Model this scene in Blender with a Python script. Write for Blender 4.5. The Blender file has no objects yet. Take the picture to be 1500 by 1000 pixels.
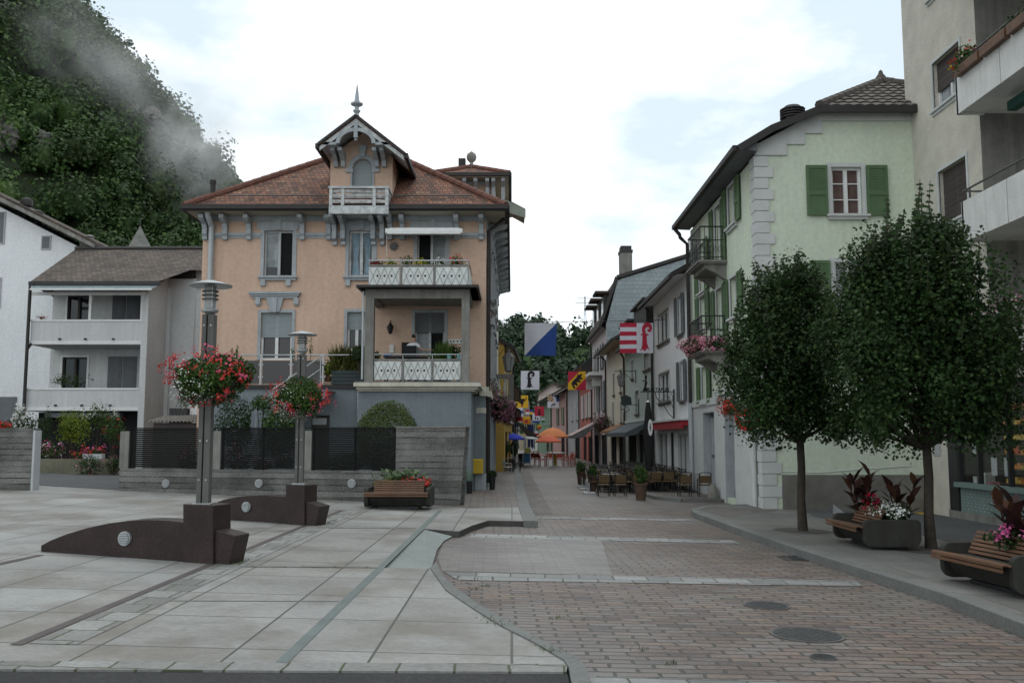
import bpy, bmesh, math, random
import numpy as np
from mathutils import Vector, Matrix
S = bpy.context.scene
COL = S.collection
rnd = random.Random(11)
nr = np.random.RandomState(5)
R = math.radians
PI = math.pi
FPX, HOR, EYE = 1380.0, 641.0, 1.6          # focal length in photo pixels, horizon row, eye height
TH = math.atan((HOR - 500) / FPX)
cam = bpy.data.cameras.new('camera')
cam.sensor_width = 36.0
cam.lens = 36.0 * FPX / 1500.0
cam.clip_start = 0.1
cam.clip_end = 2000
camo = bpy.data.objects.new('camera', cam)
COL.objects.link(camo)
camo.location = (0, 0, EYE)
camo.rotation_euler = (PI / 2 + TH, 0, 0)
S.camera = camo
SUN_EL, SUN_AZ = R(62), R(20)
w = bpy.data.worlds.new('World')
S.world = w
w.use_nodes = True
nt = w.node_tree
for n in list(nt.nodes):
 nt.nodes.remove(n)
out = nt.nodes.new('ShaderNodeOutputWorld')
bg = nt.nodes.new('ShaderNodeBackground')
bg.inputs['Strength'].default_value = 0.12
sky = nt.nodes.new('ShaderNodeTexSky')
sky.sky_type = 'NISHITA'
sky.sun_disc = False
sky.sun_elevation = SUN_EL
sky.sun_rotation = SUN_AZ
tc = nt.nodes.new('ShaderNodeTexCoord')
mp = nt.nodes.new('ShaderNodeMapping')
mp.inputs['Scale'].default_value = (1.0, 1.0, 2.2)
mp.inputs['Location'].default_value = (0.35, 0.1, 0.2)
nz = nt.nodes.new('ShaderNodeTexNoise')
nz.inputs['Scale'].default_value = 1.9
nz.inputs['Detail'].default_value = 9
nz.inputs['Roughness'].default_value = 0.55
rp = nt.nodes.new('ShaderNodeValToRGB')
rp.color_ramp.elements[0].position = 0.43
rp.color_ramp.elements[0].color = (5.5, 6.4, 7.0, 1)
rp.color_ramp.elements[1].position = 0.57
rp.color_ramp.elements[1].color = (10.6, 10.8, 10.8, 1)
mx = nt.nodes.new('ShaderNodeMix')
mx.data_type = 'RGBA'
mx.inputs['Factor'].default_value = 0.93
nt.links.new(tc.outputs['Generated'], mp.inputs['Vector'])
nt.links.new(mp.outputs[0], nz.inputs['Vector'])
nt.links.new(nz.outputs['Fac'], rp.inputs['Fac'])
nt.links.new(sky.outputs[0], mx.inputs['A'])
nt.links.new(rp.outputs[0], mx.inputs['B'])
nt.links.new(mx.outputs['Result'], bg.inputs['Color'])
nt.links.new(bg.outputs[0], out.inputs['Surface'])
sd = bpy.data.lights.new('sun', 'SUN')
sd.energy = 0.5
sd.angle = R(25)
sd.color = (1.0, 0.97, 0.93)
so = bpy.data.objects.new('sun', sd)
COL.objects.link(so)
so.rotation_euler = (PI / 2 - SUN_EL, 0, PI - SUN_AZ)   # from ahead, high up
S.view_settings.view_transform = 'Standard'
S.view_settings.look = 'None'
S.view_settings.exposure = 0.28
S.view_settings.gamma = 1.0
S.render.engine = 'CYCLES'
S.cycles.use_denoising = True
S.cycles.max_bounces = 6
S.cycles.diffuse_bounces = 3
S.cycles.volume_bounces = 6
S.cycles.transparent_max_bounces = 6
SL = 0.025                                     # the square falls gently to the right
def gz(x):
 return -SL * max(-45.0, min(30.0, x))
def ray(u, v):
 a = (u - 750) / FPX
 b = (500 - v) / FPX
 return Vector((a, math.cos(TH) - b * math.sin(TH), math.sin(TH) + b * math.cos(TH)))
def P(u, v, Y):
 d = ray(u, v)
 return Vector((0, 0, EYE)) + d * (Y / d.y)
def PX(u, v, X):
 d = ray(u, v)
 return Vector((0, 0, EYE)) + d * (X / d.x)
def G(u, v, dz=0.0):
 d = ray(u, v)
 t = (EYE - dz) / (-d.z - SL * d.x)
 return Vector((0, 0, EYE)) + d * t
def Zv(v, Y):
 return P(750, v, Y).z
def Xu(u, v, Y):
 return P(u, v, Y).x
def _nodes(name):
 m = bpy.data.materials.new(name)
 m.use_nodes = True
 t = m.node_tree
 b = t.nodes['Principled BSDF']
 return m, t, b
def _mixmul(t, a, fac_node_out, lo, hi):
 """multiply colour output a by a ramp lo..hi of a factor"""
 mr = t.nodes.new('ShaderNodeMapRange')
 mr.inputs['From Min'].default_value = 0.3
 mr.inputs['From Max'].default_value = 0.7
 mr.inputs['To Min'].default_value = lo
 mr.inputs['To Max'].default_value = hi
 t.links.new(fac_node_out, mr.inputs['Value'])
 m = t.nodes.new('ShaderNodeMix')
 m.data_type = 'RGBA'
 m.blend_type = 'MULTIPLY'
 m.inputs['Factor'].default_value = 1.0
 t.links.new(a, m.inputs['A'])
 t.links.new(mr.outputs[0], m.inputs['B'])
 return m.outputs['Result']
def _noise(t, vec, scale, detail=6, rough=0.6):
 n = t.nodes.new('ShaderNodeTexNoise')
 n.inputs['Scale'].default_value = scale
 n.inputs['Detail'].default_value = detail
 n.inputs['Roughness'].default_value = rough
 t.links.new(vec, n.inputs['Vector'])
 return n.outputs['Fac']
def _map(t, vec, scale=(1, 1, 1), rot=(0, 0, 0), loc=(0, 0, 0)):
 m = t.nodes.new('ShaderNodeMapping')
 m.inputs['Scale'].default_value = scale
 m.inputs['Rotation'].default_value = rot
 m.inputs['Location'].default_value = loc
 t.links.new(vec, m.inputs['Vector'])
 return m.outputs[0]
def _bump(t, b, h, strength, dist=0.01):
 bu = t.nodes.new('ShaderNodeBump')
 bu.inputs['Strength'].default_value = strength
 bu.inputs['Distance'].default_value = dist
 t.links.new(h, bu.inputs['Height'])
 t.links.new(bu.outputs[0], b.inputs['Normal'])
def _rgb(t, c):
 n = t.nodes.new('ShaderNodeRGB')
 n.outputs[0].default_value = (*c, 1)
 return n.outputs[0]
def pm(name, c, rough=0.8, var=0.15, sc=2.5, bump=0.0, bsc=40, metal=0.0, streak=0.0, streak_dir='z', spec=0.4, fine=0.08, blot=None):
 m, t, b = _nodes(name)
 co = t.nodes.new('ShaderNodeTexCoord').outputs['Object']
 col = _rgb(t, c)
 if var:
  col = _mixmul(t, col, _noise(t, co, sc), 1 - var, 1 + var)
 if fine:
  col = _mixmul(t, col, _noise(t, co, sc * 18, 3), 1 - fine, 1 + fine)
 if streak:
  scl = {'z': (5, 5, 0.35), 'x': (0.35, 5, 9), 'y': (5, 0.35, 9)}[streak_dir]
  col = _mixmul(t, col, _noise(t, _map(t, co, scl), 1.4, 5), 1 - streak, 1 + streak * 0.3)
 if blot:
  bm_ = t.nodes.new('ShaderNodeMix')
  bm_.data_type = 'RGBA'
  br_ = t.nodes.new('ShaderNodeMapRange')
  br_.inputs['From Min'].default_value = .5
  br_.inputs['From Max'].default_value = .72
  br_.inputs['To Max'].default_value = blot[1]
  t.links.new(_noise(t, _map(t, co, (1, 1, .45)), blot[2], 7, .7), br_.inputs['Value'])
  t.links.new(br_.outputs[0], bm_.inputs['Factor'])
  t.links.new(col, bm_.inputs['A'])
  bm_.inputs['B'].default_value = (*blot[0], 1)
  col = bm_.outputs['Result']
 t.links.new(col, b.inputs['Base Color'])
 b.inputs['Roughness'].default_value = rough
 b.inputs['Metallic'].default_value = metal
 b.inputs['Specular IOR Level'].default_value = spec
 if bump:
  _bump(t, b, _noise(t, co, bsc, 4), bump)
 return m
def leafmat(name, c1, c2, c3=None, rough=0.55, trans=0.25, nsc=0.9, nlo=0.72, nhi=1.3):
 m, t, b = _nodes(name)
 g = t.nodes.new('ShaderNodeNewGeometry')
 r = t.nodes.new('ShaderNodeValToRGB')
 e = r.color_ramp.elements
 e[0].color = (*c1, 1)
 e[1].color = (*c2, 1)
 if c3:
  x = e.new(0.82)
  x.color = (*c2, 1)
  e[-1].color = (*c3, 1)
 t.links.new(g.outputs['Random Per Island'], r.inputs['Fac'])
 co = t.nodes.new('ShaderNodeTexCoord').outputs['Object']
 col = _mixmul(t, r.outputs[0], _noise(t, co, nsc, 3), nlo, nhi)
 t.links.new(col, b.inputs['Base Color'])
 b.inputs['Roughness'].default_value = rough
 b.inputs['Specular IOR Level'].default_value = 0.18
 if trans:
  tr = t.nodes.new('ShaderNodeBsdfTranslucent')
  t.links.new(col, tr.inputs['Color'])
  ms = t.nodes.new('ShaderNodeMixShader')
  ms.inputs[0].default_value = trans
  t.links.new(b.outputs[0], ms.inputs[1])
  t.links.new(tr.outputs[0], ms.inputs[2])
  t.links.new(ms.outputs[0], t.nodes['Material Output'].inputs['Surface'])
 return m
def ramp_node(t, fac, stops):
 r = t.nodes.new('ShaderNodeValToRGB')
 e = r.color_ramp.elements
 e[0].position, e[0].color = stops[0][0], (*stops[0][1], 1)
 e[1].position, e[1].color = stops[-1][0], (*stops[-1][1], 1)
 for p_, c_ in stops[1:-1]:
  x = e.new(p_)
  x.color = (*c_, 1)
 t.links.new(fac, r.inputs['Fac'])
 return r.outputs[0]
def brickmat(name, stops, bw, bh, mortar, mcol, rough=0.7, offset=0.5, coord='Object', bump=0.5, rowdrop=0.0, big=0.25, bigsc=0.5,
    moss=None, rot=0.0, mot=0.16, bias=0.0, dist=0.012, wobble=1.0, worn=None, mfade=None):
 m, t, b = _nodes(name)
 co = t.nodes.new('ShaderNodeTexCoord').outputs[coord]
 co = _map(t, co, rot=(0, 0, rot))
 wob = t.nodes.new('ShaderNodeTexNoise')
 wob.inputs['Scale'].default_value = 6.0
 t.links.new(co, wob.inputs['Vector'])
 vm = t.nodes.new('ShaderNodeVectorMath')
 vm.operation = 'MULTIPLY_ADD'
 t.links.new(wob.outputs['Color'], vm.inputs[0])
 vm.inputs[1].default_value = (bw * 0.09 * wobble, bh * 0.16 * wobble, 0)
 t.links.new(co, vm.inputs[2])
 br = t.nodes.new('ShaderNodeTexBrick')
 br.inputs['Scale'].default_value = 1.0
 br.inputs['Brick Width'].default_value = bw
 br.inputs['Row Height'].default_value = bh
 br.inputs['Mortar Size'].default_value = mortar
 br.inputs['Mortar Smooth'].default_value = 0.25
 br.inputs['Bias'].default_value = bias
 br.inputs['Color1'].default_value = (0, 0, 0, 1)
 br.inputs['Color2'].default_value = (1, 1, 1, 1)
 br.inputs['Mortar'].default_value = (0.5, 0.5, 0.5, 1)
 br.offset = offset
 t.links.new(vm.outputs[0], br.inputs['Vector'])
 col = ramp_node(t, br.outputs['Color'], stops)
 col = _mixmul(t, col, _noise(t, co, 22, 4), 1 - mot, 1 + mot)
 col = _mixmul(t, col, _noise(t, co, bigsc, 5), 1 - big, 1 + big)
 if worn:
  wm = t.nodes.new('ShaderNodeMix')
  wm.data_type = 'RGBA'
  wr = t.nodes.new('ShaderNodeMapRange')
  wr.inputs['From Min'].default_value = worn[2]
  wr.inputs['From Max'].default_value = worn[3]
  wr.inputs['To Max'].default_value = worn[4]
  t.links.new(_noise(t, co, worn[1], 5, 0.65), wr.inputs['Value'])
  t.links.new(wr.outputs[0], wm.inputs['Factor'])
  t.links.new(col, wm.inputs['A'])
  wm.inputs['B'].default_value = (*worn[0], 1)
  col = wm.outputs['Result']
 mc = _rgb(t, mcol)
 if moss:
  mm = t.nodes.new('ShaderNodeMix')
  mm.data_type = 'RGBA'
  mr = t.nodes.new('ShaderNodeMapRange')
  mr.inputs['From Min'].default_value = 0.52
  mr.inputs['From Max'].default_value = 0.66
  t.links.new(_noise(t, co, 1.3, 6), mr.inputs['Value'])
  t.links.new(mr.outputs[0], mm.inputs['Factor'])
  t.links.new(mc, mm.inputs['A'])
  mm.inputs['B'].default_value = (*moss, 1)
  mc = mm.outputs['Result']
 mix = t.nodes.new('ShaderNodeMix')
 mix.data_type = 'RGBA'
 mfac = br.outputs['Fac']
 if mfade:
  fr_ = t.nodes.new('ShaderNodeMapRange')
  fr_.inputs['From Min'].default_value = mfade[1]
  fr_.inputs['From Max'].default_value = mfade[2]
  t.links.new(_noise(t, _map(t, co, (1, 3, 1)), mfade[0], 5, 0.65), fr_.inputs['Value'])
  fm_ = t.nodes.new('ShaderNodeMath')
  fm_.operation = 'MULTIPLY'
  t.links.new(fr_.outputs[0], fm_.inputs[0])
  t.links.new(mfac, fm_.inputs[1])
  mfac = fm_.outputs[0]
 t.links.new(mfac, mix.inputs['Factor'])
 t.links.new(col, mix.inputs['A'])
 t.links.new(mc, mix.inputs['B'])
 t.links.new(mix.outputs['Result'], b.inputs['Base Color'])
 b.inputs['Roughness'].default_value = rough
 b.inputs['Specular IOR Level'].default_value = 0.4
 inv = t.nodes.new('ShaderNodeMath')
 inv.operation = 'SUBTRACT'
 inv.inputs[0].default_value = 1.0
 t.links.new(br.outputs['Fac'], inv.inputs[1])
 h = inv.outputs[0]
 if rowdrop:            # tiles: every course falls away to its lower edge
  sx = t.nodes.new('ShaderNodeSeparateXYZ')
  t.links.new(co, sx.inputs[0])
  dv = t.nodes.new('ShaderNodeMath')
  dv.operation = 'DIVIDE'
  t.links.new(sx.outputs['Y'], dv.inputs[0])
  dv.inputs[1].default_value = bh
  fr = t.nodes.new('ShaderNodeMath')
  fr.operation = 'FRACT'
  t.links.new(dv.outputs[0], fr.inputs[0])
  ma = t.nodes.new('ShaderNodeMath')
  ma.operation = 'MULTIPLY_ADD'
  t.links.new(fr.outputs[0], ma.inputs[0])
  ma.inputs[1].default_value = -rowdrop
  t.links.new(h, ma.inputs[2])
  h = ma.outputs[0]
 ad = t.nodes.new('ShaderNodeMath')
 ad.operation = 'MULTIPLY_ADD'
 t.links.new(_noise(t, co, 30, 4), ad.inputs[0])
 ad.inputs[1].default_value = 0.5
 t.links.new(h, ad.inputs[2])
 _bump(t, b, ad.outputs[0], bump, dist)
 return m
M = {}
M['orange'] = pm('orange_render', (0.60, 0.425, 0.322), 0.9, 0.07, 0.45, 0.15, 60, streak=0.07, blot=((.40, .285, .22), .5, .55))
M['blue'] = pm('blue_grey_render', (0.205, 0.24, 0.258), 0.9, 0.09, 0.8, 0.12, 60, streak=0.1, blot=((.13, .15, .155), .6, .7))
M['stone_grey'] = pm('grey_painted_stone', (0.37, 0.40, 0.42), 0.85, 0.14, 3, 0.15, 50, streak=0.15)
M['cream'] = pm('cream_painted_stone', (0.58, 0.56, 0.47), 0.85, 0.12, 2, 0.1, 50, streak=0.18)
M['soffit'] = pm('painted_timber_soffit', (0.42, 0.39, 0.31), 0.85, 0.1, 3)
M['conc_grey'] = pm('weathered_cement', (0.23, 0.225, 0.205), 0.95, 0.22, 2.2, 0.2, 35, streak=0.3)
M['white_wood'] = pm('peeling_white_paint', (0.52, 0.54, 0.54), 0.8, 0.3, 7, 0.2, 40, streak=0.2, streak_dir='x')
M['peel'] = pm('peeling_paint_bare_wood', (0.43, 0.42, 0.41), 0.9, 0.5, 11, 0.3, 30, streak=0.4, streak_dir='x')
M['white_paint'] = pm('white_paint', (0.68, 0.69, 0.68), 0.6, 0.06, 4)
M['lightgrey_paint'] = pm('light_grey_paint', (0.42, 0.45, 0.46), 0.6, 0.08, 4)
M['white_panel'] = pm('white_fibre_board', (0.68, 0.71, 0.69), 0.75, 0.12, 3, streak=0.22)
M['metal_dark'] = pm('dark_metal', (0.035, 0.035, 0.037), 0.5, 0.2, 6, metal=0.3)
M['gutter'] = pm('brown_copper_gutter', (0.026, 0.023, 0.022), 0.6, 0.2, 4)
M['steel'] = pm('galvanised_steel', (0.42, 0.44, 0.45), 0.45, 0.12, 8, metal=0.6)
M['steel_pole'] = pm('weathered_steel_channel', (0.125, 0.125, 0.118), 0.62, 0.22, 4, metal=0.35, streak=0.25)
M['glass'] = pm('window_glass', (0.012, 0.015, 0.017), 0.06, 0.0, fine=0.0, spec=0.55)
M['glass_grey'] = pm('window_glass_with_net', (0.10, 0.115, 0.12), 0.18, 0.35, 2.5, fine=0.0, spec=0.5)
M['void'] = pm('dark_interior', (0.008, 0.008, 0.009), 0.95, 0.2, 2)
M['curtain'] = pm('pale_blue_curtain', (0.24, 0.34, 0.40), 0.9, 0.25, 6, streak=0.35)
M['curtain_brown'] = pm('brown_curtain', (0.13, 0.085, 0.075), 0.9, 0.25, 5, streak=0.3)
M['net'] = pm('net_curtain', (0.33, 0.36, 0.37), 0.9, 0.3, 4, streak=0.3)
M['roller'] = pm('grey_roller_shutter', (0.29, 0.33, 0.34), 0.7, 0.05, 3, streak=0.12, streak_dir='x')
M['blind_brown'] = pm('brown_roller_blind', (0.075, 0.062, 0.058), 0.7, 0.08, 3, streak=0.3, streak_dir='y')
M['bark'] = pm('dark_bark', (0.055, 0.046, 0.036), 0.95, 0.35, 9, 0.5, 40, streak=0.3)
M['granite'] = pm('dark_brown_polished_granite', (0.034, 0.0235, 0.0215), 0.38, 0.3, 2.6, 0.03, 90, fine=0.4, spec=.25)
M['lampglass'] = pm('lamp_glass', (0.25, 0.26, 0.25), 0.2, 0.2, 8)
M['concrete_dark'] = pm('dark_exposed_concrete', (0.034, 0.034, 0.028), 0.9, 0.25, 3, 0.4, 60, streak=0.2)
M['slat_wood'] = pm('oiled_hardwood_slat', (0.14, 0.072, 0.040), 0.55, 0.2, 3, 0.1, 60, streak=0.3, streak_dir='x')
M['yellow'] = pm('post_box_yellow', (0.62, 0.42, 0.02), 0.45, 0.05, 4)
M['black'] = pm('black_cloth', (0.012, 0.012, 0.013), 0.85, 0.15, 6)
M['black_metal'] = pm('black_metal', (0.014, 0.014, 0.015), 0.45, 0.15, 6)
M['terracotta'] = pm('brown_clay_pot', (0.085, 0.052, 0.035), 0.85, 0.2, 6, 0.2, 50)
M['wicker'] = pm('tan_wicker', (0.115, 0.074, 0.034), 0.8, 0.2, 10, 0.6, 120, fine=0.3)
M['table_top'] = pm('grey_table_top', (0.20, 0.20, 0.19), 0.35, 0.1, 6)
M['green_shut'] = pm('green_shutter_paint', (0.085, 0.150, 0.070), 0.6, 0.1, 4, streak=0.12)
M['grey_shut'] = pm('grey_shutter_paint', (0.14, 0.15, 0.16), 0.7, 0.1, 4, streak=0.12)
M['mint'] = pm('mint_render', (0.60, 0.675, 0.54), 0.92, 0.05, 0.5, 0.12, 60, streak=0.05, blot=((.43, .47, .39), .5, .5))
M['quoin'] = pm('grey_painted_quoin', (0.53, 0.55, 0.54), 0.9, 0.07, 3, 0.1, 60)
M['plinth'] = pm('stained_cement_plinth', (0.17, 0.165, 0.145), 0.95, 0.35, 1.3, 0.3, 30)
M['roughcast'] = pm('cream_roughcast', (0.55, 0.525, 0.45), 0.95, 0.12, 2.0, 1.0, 14, fine=0.15)
M['parapet'] = pm('white_parapet_panel', (0.68, 0.68, 0.66), 0.8, 0.08, 2, streak=0.12)
M['white_render'] = pm('white_render', (0.74, 0.76, 0.77), 0.92, 0.05, 0.5, 0.1, 60, streak=0.035, blot=((.5, .51, .51), .5, .4))
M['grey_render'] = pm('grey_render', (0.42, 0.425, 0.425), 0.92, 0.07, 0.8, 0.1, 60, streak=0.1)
M['grey_render_light'] = pm('pale_grey_render', (0.55, 0.565, 0.565), 0.92, 0.06, 0.8, 0.1, 60, streak=0.1)
M['asphalt'] = pm('asphalt', (0.040, 0.040, 0.041), 0.9, 0.2, 2, 0.8, 180, fine=0.35)
M['asphalt_old'] = pm('old_asphalt', (0.085, 0.088, 0.09), 0.9, 0.15, 1.2, 0.6, 150, fine=0.2)
M['soil'] = pm('soil', (0.04, 0.03, 0.022), 1, 0.3, 8)
M['earth'] = pm('ground_soil', (0.07, 0.065, 0.05), 1, 0.3, 1)
M['red_cloth'] = pm('red_cloth', (0.33, 0.022, 0.035), 0.85, 0.12, 3)
M['rock'] = pm('limestone_rock', (0.12, 0.115, 0.10), 0.95, 0.4, 0.5, 0.5, 3)
M['cast_iron'] = pm('cast_iron', (0.05, 0.052, 0.053), 0.55, 0.25, 14, 0.5, 60, metal=0.3)
ORG = {}
V3 = Vector
def org(o):
 return ORG.get(o.name, Vector((0, 0, 0)))
def tag(o, label=None, cat=None, group=None, kind=None):
 if label:
  o['label'] = label
 if cat:
  o['category'] = cat
 if group:
  o['group'] = group
 if kind:
  o['kind'] = kind
 return o
def thing(name, label, cat, loc=(0, 0, 0), rz=0.0, group=None):
 o = bpy.data.objects.new(name, None)
 o.empty_display_size = 0.2
 COL.objects.link(o)
 o.location = loc
 o.rotation_euler = (0, 0, rz)
 tag(o, label, cat, group)
 ORG[o.name] = Vector(loc) if rz == 0 else Vector((0, 0, 0))
 return o
def local(o):
 """parts of o are given in o's own coordinates"""
 ORG[o.name] = Vector((0, 0, 0))
 return o
class MB:
 def __init__(s):
  s.v, s.f, s.m, s.cur = [], [], [], 0
 def add(s, vs, fs):
  n = len(s.v)
  s.v += [tuple(p) for p in vs]
  for f in fs:
   s.f.append([i + n for i in f])
   s.m.append(s.cur)
  return s
 def box(s, a, b):
  x0, x1 = sorted((a[0], b[0])); y0, y1 = sorted((a[1], b[1])); z0, z1 = sorted((a[2], b[2]))
  return s.add([(x0, y0, z0), (x1, y0, z0), (x1, y1, z0), (x0, y1, z0), (x0, y0, z1), (x1, y0, z1), (x1, y1, z1), (x0, y1, z1)],
      [(3, 2, 1, 0), (4, 5, 6, 7), (0, 1, 5, 4), (1, 2, 6, 5), (2, 3, 7, 6), (3, 0, 4, 7)])
 def obox(s, c, size, rz=0.0, rx=0.0, ry=0.0):
  m = Matrix.Translation(c) @ Matrix.Rotation(rz, 4, 'Z') @ Matrix.Rotation(ry, 4, 'Y') @ Matrix.Rotation(rx, 4, 'X')
  hx, hy, hz = size[0] / 2, size[1] / 2, size[2] / 2
  vs = [m @ Vector(p) for p in [(-hx, -hy, -hz), (hx, -hy, -hz), (hx, hy, -hz), (-hx, hy, -hz), (-hx, -hy, hz), (hx, -hy, hz), (hx, hy, hz), (-hx, hy, hz)]]
  return s.add(vs, [(3, 2, 1, 0), (4, 5, 6, 7), (0, 1, 5, 4), (1, 2, 6, 5), (2, 3, 7, 6), (3, 0, 4, 7)])
 def prism(s, pts, off):
  n = len(pts)
  off = Vector(off)
  a = [Vector(p) for p in pts]
  return s.add(a + [p + off for p in a],
      [list(range(n - 1, -1, -1)), list(range(n, 2 * n))] + [(i, (i + 1) % n, n + (i + 1) % n, n + i) for i in range(n)])
 def poly(s, pts):
  return s.add(pts, [list(range(len(pts)))])
 def bar(s, p, q, wd, ht=None, up=(0, 0, 1)):
  p, q = Vector(p), Vector(q)
  ht = ht or wd
  d = (q - p).normalized()
  up = Vector(up)
  if abs(d.dot(up)) > 0.95:
   up = Vector((0, 1, 0))
  a = d.cross(up).normalized() * wd / 2
  b = a.cross(d).normalized() * ht / 2
  vs = [p - a - b, p + a - b, p + a + b, p - a + b, q - a - b, q + a - b, q + a + b, q - a + b]
  return s.add(vs, [(0, 1, 2, 3), (7, 6, 5, 4), (0, 4, 5, 1), (1, 5, 6, 2), (2, 6, 7, 3), (3, 7, 4, 0)])
 def tube(s, pts, r, n=8, cap=True):
  pts = [Vector(p) for p in pts]
  rs = r if isinstance(r, (list, tuple)) else [r] * len(pts)
  vs, fs = [], []
  prev = None
  for i, p in enumerate(pts):
   d = (pts[min(i + 1, len(pts) - 1)] - pts[max(i - 1, 0)]).normalized()
   if prev is None:
    a = d.orthogonal().normalized()
   else:
    a = prev - d * prev.dot(d)
    a = a.normalized() if a.length > 1e-6 else d.orthogonal().normalized()
   prev = a
   b = d.cross(a)
   for k in range(n):
    t = 2 * PI * k / n
    vs.append(p + (a * math.cos(t) + b * math.sin(t)) * rs[i])
  for i in range(len(pts) - 1):
   for k in range(n):
    fs.append((i * n + k, i * n + (k + 1) % n, (i + 1) * n + (k + 1) % n, (i + 1) * n + k))
  if cap:
   fs.append(list(range(n - 1, -1, -1)))
   fs.append([(len(pts) - 1) * n + k for k in range(n)])
  return s.add(vs, fs)
 def lathe(s, c, prof, n=20):
  c = Vector(c)
  vs, fs = [], []
  for r_, z_ in prof:
   for k in range(n):
    t = 2 * PI * k / n
    vs.append(c + Vector((r_ * math.cos(t), r_ * math.sin(t), z_)))
  for i in range(len(prof) - 1):
   for k in range(n):
    fs.append((i * n + k, i * n + (k + 1) % n, (i + 1) * n + (k + 1) % n, (i + 1) * n + k))
  fs.append(list(range(n - 1, -1, -1)))
  fs.append([(len(prof) - 1) * n + k for k in range(n)])
  return s.add(vs, fs)
 def disc(s, c, r, axis, th, n=20):
  """a short cylinder centred at c along axis"""
  c, axis = Vector(c), Vector(axis).normalized()
  a = axis.orthogonal().normalized()
  b = axis.cross(a)
  ring = [c + (a * math.cos(2 * PI * k / n) + b * math.sin(2 * PI * k / n)) * r - axis * th / 2 for k in range(n)]
  return s.prism(ring, axis * th)
 def build(s, name, mats, par=None, smooth=False, loc=None, bevel=0.0, uv=False):
  me = bpy.data.meshes.new(name)
  if par is not None:
   o0 = org(par)
  elif loc is not None:
   o0 = Vector(loc)
  else:
   xs = [p[0] for p in s.v]; ys = [p[1] for p in s.v]; zs = [p[2] for p in s.v]
   o0 = Vector(((min(xs) + max(xs)) / 2, (min(ys) + max(ys)) / 2, min(zs)))
  me.from_pydata([(p[0] - o0.x, p[1] - o0.y, p[2] - o0.z) for p in s.v], [], s.f)
  mats = mats if isinstance(mats, (list, tuple)) else [mats]
  for mm in mats:
   me.materials.append(mm)
  if len(mats) > 1:
   me.polygons.foreach_set('material_index', s.m)
  if smooth:
   me.polygons.foreach_set('use_smooth', [True] * len(me.polygons))
  me.update()
  if uv:
   ul = me.uv_layers.new(name='UVMap')
   for p in me.polygons:
    n = p.normal
    u = Vector((-n.y, n.x, 0))
    u = u.normalized() if u.length > 1e-4 else Vector((1, 0, 0))
    vv = n.cross(u)
    for li in p.loop_indices:
     q = me.vertices[me.loops[li].vertex_index].co + o0
     ul.data[li].uv = (q.dot(u), q.dot(vv))
  o = bpy.data.objects.new(name, me)
  COL.objects.link(o)
  if par is not None:
   o.parent = par
  else:
   o.location = o0
  ORG[o.name] = o0
  if smooth:
   md = o.modifiers.new('edges', 'EDGE_SPLIT')
   md.split_angle = R(40)
  if bevel:
   md = o.modifiers.new('bevel', 'BEVEL')
   md.width = bevel
   md.segments = 2
   md.limit_method = 'ANGLE'
  return o
def copy_tree(root, loc, rz=None, label=None):
 r = root.copy()
 COL.objects.link(r)
 r.location = loc
 if rz is not None:
  r.rotation_euler = (0, 0, rz)
 if label:
  r['label'] = label
 for ch in list(root.children):
  c = ch.copy()
  COL.objects.link(c)
  c.parent = r
  for g in list(ch.children):
   d = g.copy()
   COL.objects.link(d)
   d.parent = c
 return r
LEAF = [(0, 0, 0), (0.32, 0.35, 0.06), (0.22, 0.75, 0.02), (0, 1, -0.06), (-0.22, 0.75, 0.02), (-0.32, 0.35, 0.06)]
MAPLE = [(0, 0, 0), (0.42, 0.12, 0.05), (0.30, 0.38, 0.04), (0.55, 0.66, -0.02), (0.2, 0.66, 0.03), (0, 1.05, -0.05), (-0.2, 0.66, 0.03), (-0.55, 0.66, -0.02), (-0.30, 0.38, 0.04), (-0.42, 0.12, 0.05)]
QUAD = [(-0.5, -0.5, 0), (0.5, -0.5, 0.08), (0.5, 0.5, 0), (-0.5, 0.5, 0.08)]
CLUMP = [(-0.5, -0.3, 0), (0.0, -0.55, 0.1), (0.5, -0.25, 0), (0.55, 0.2, 0.12), (0.1, 0.55, 0.0), (-0.45, 0.35, 0.1)]
PETAL = [(0.5 * math.cos(2 * PI * k / 5), 0.5 * math.sin(2 * PI * k / 5), 0.12) for k in range(5)]
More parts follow.
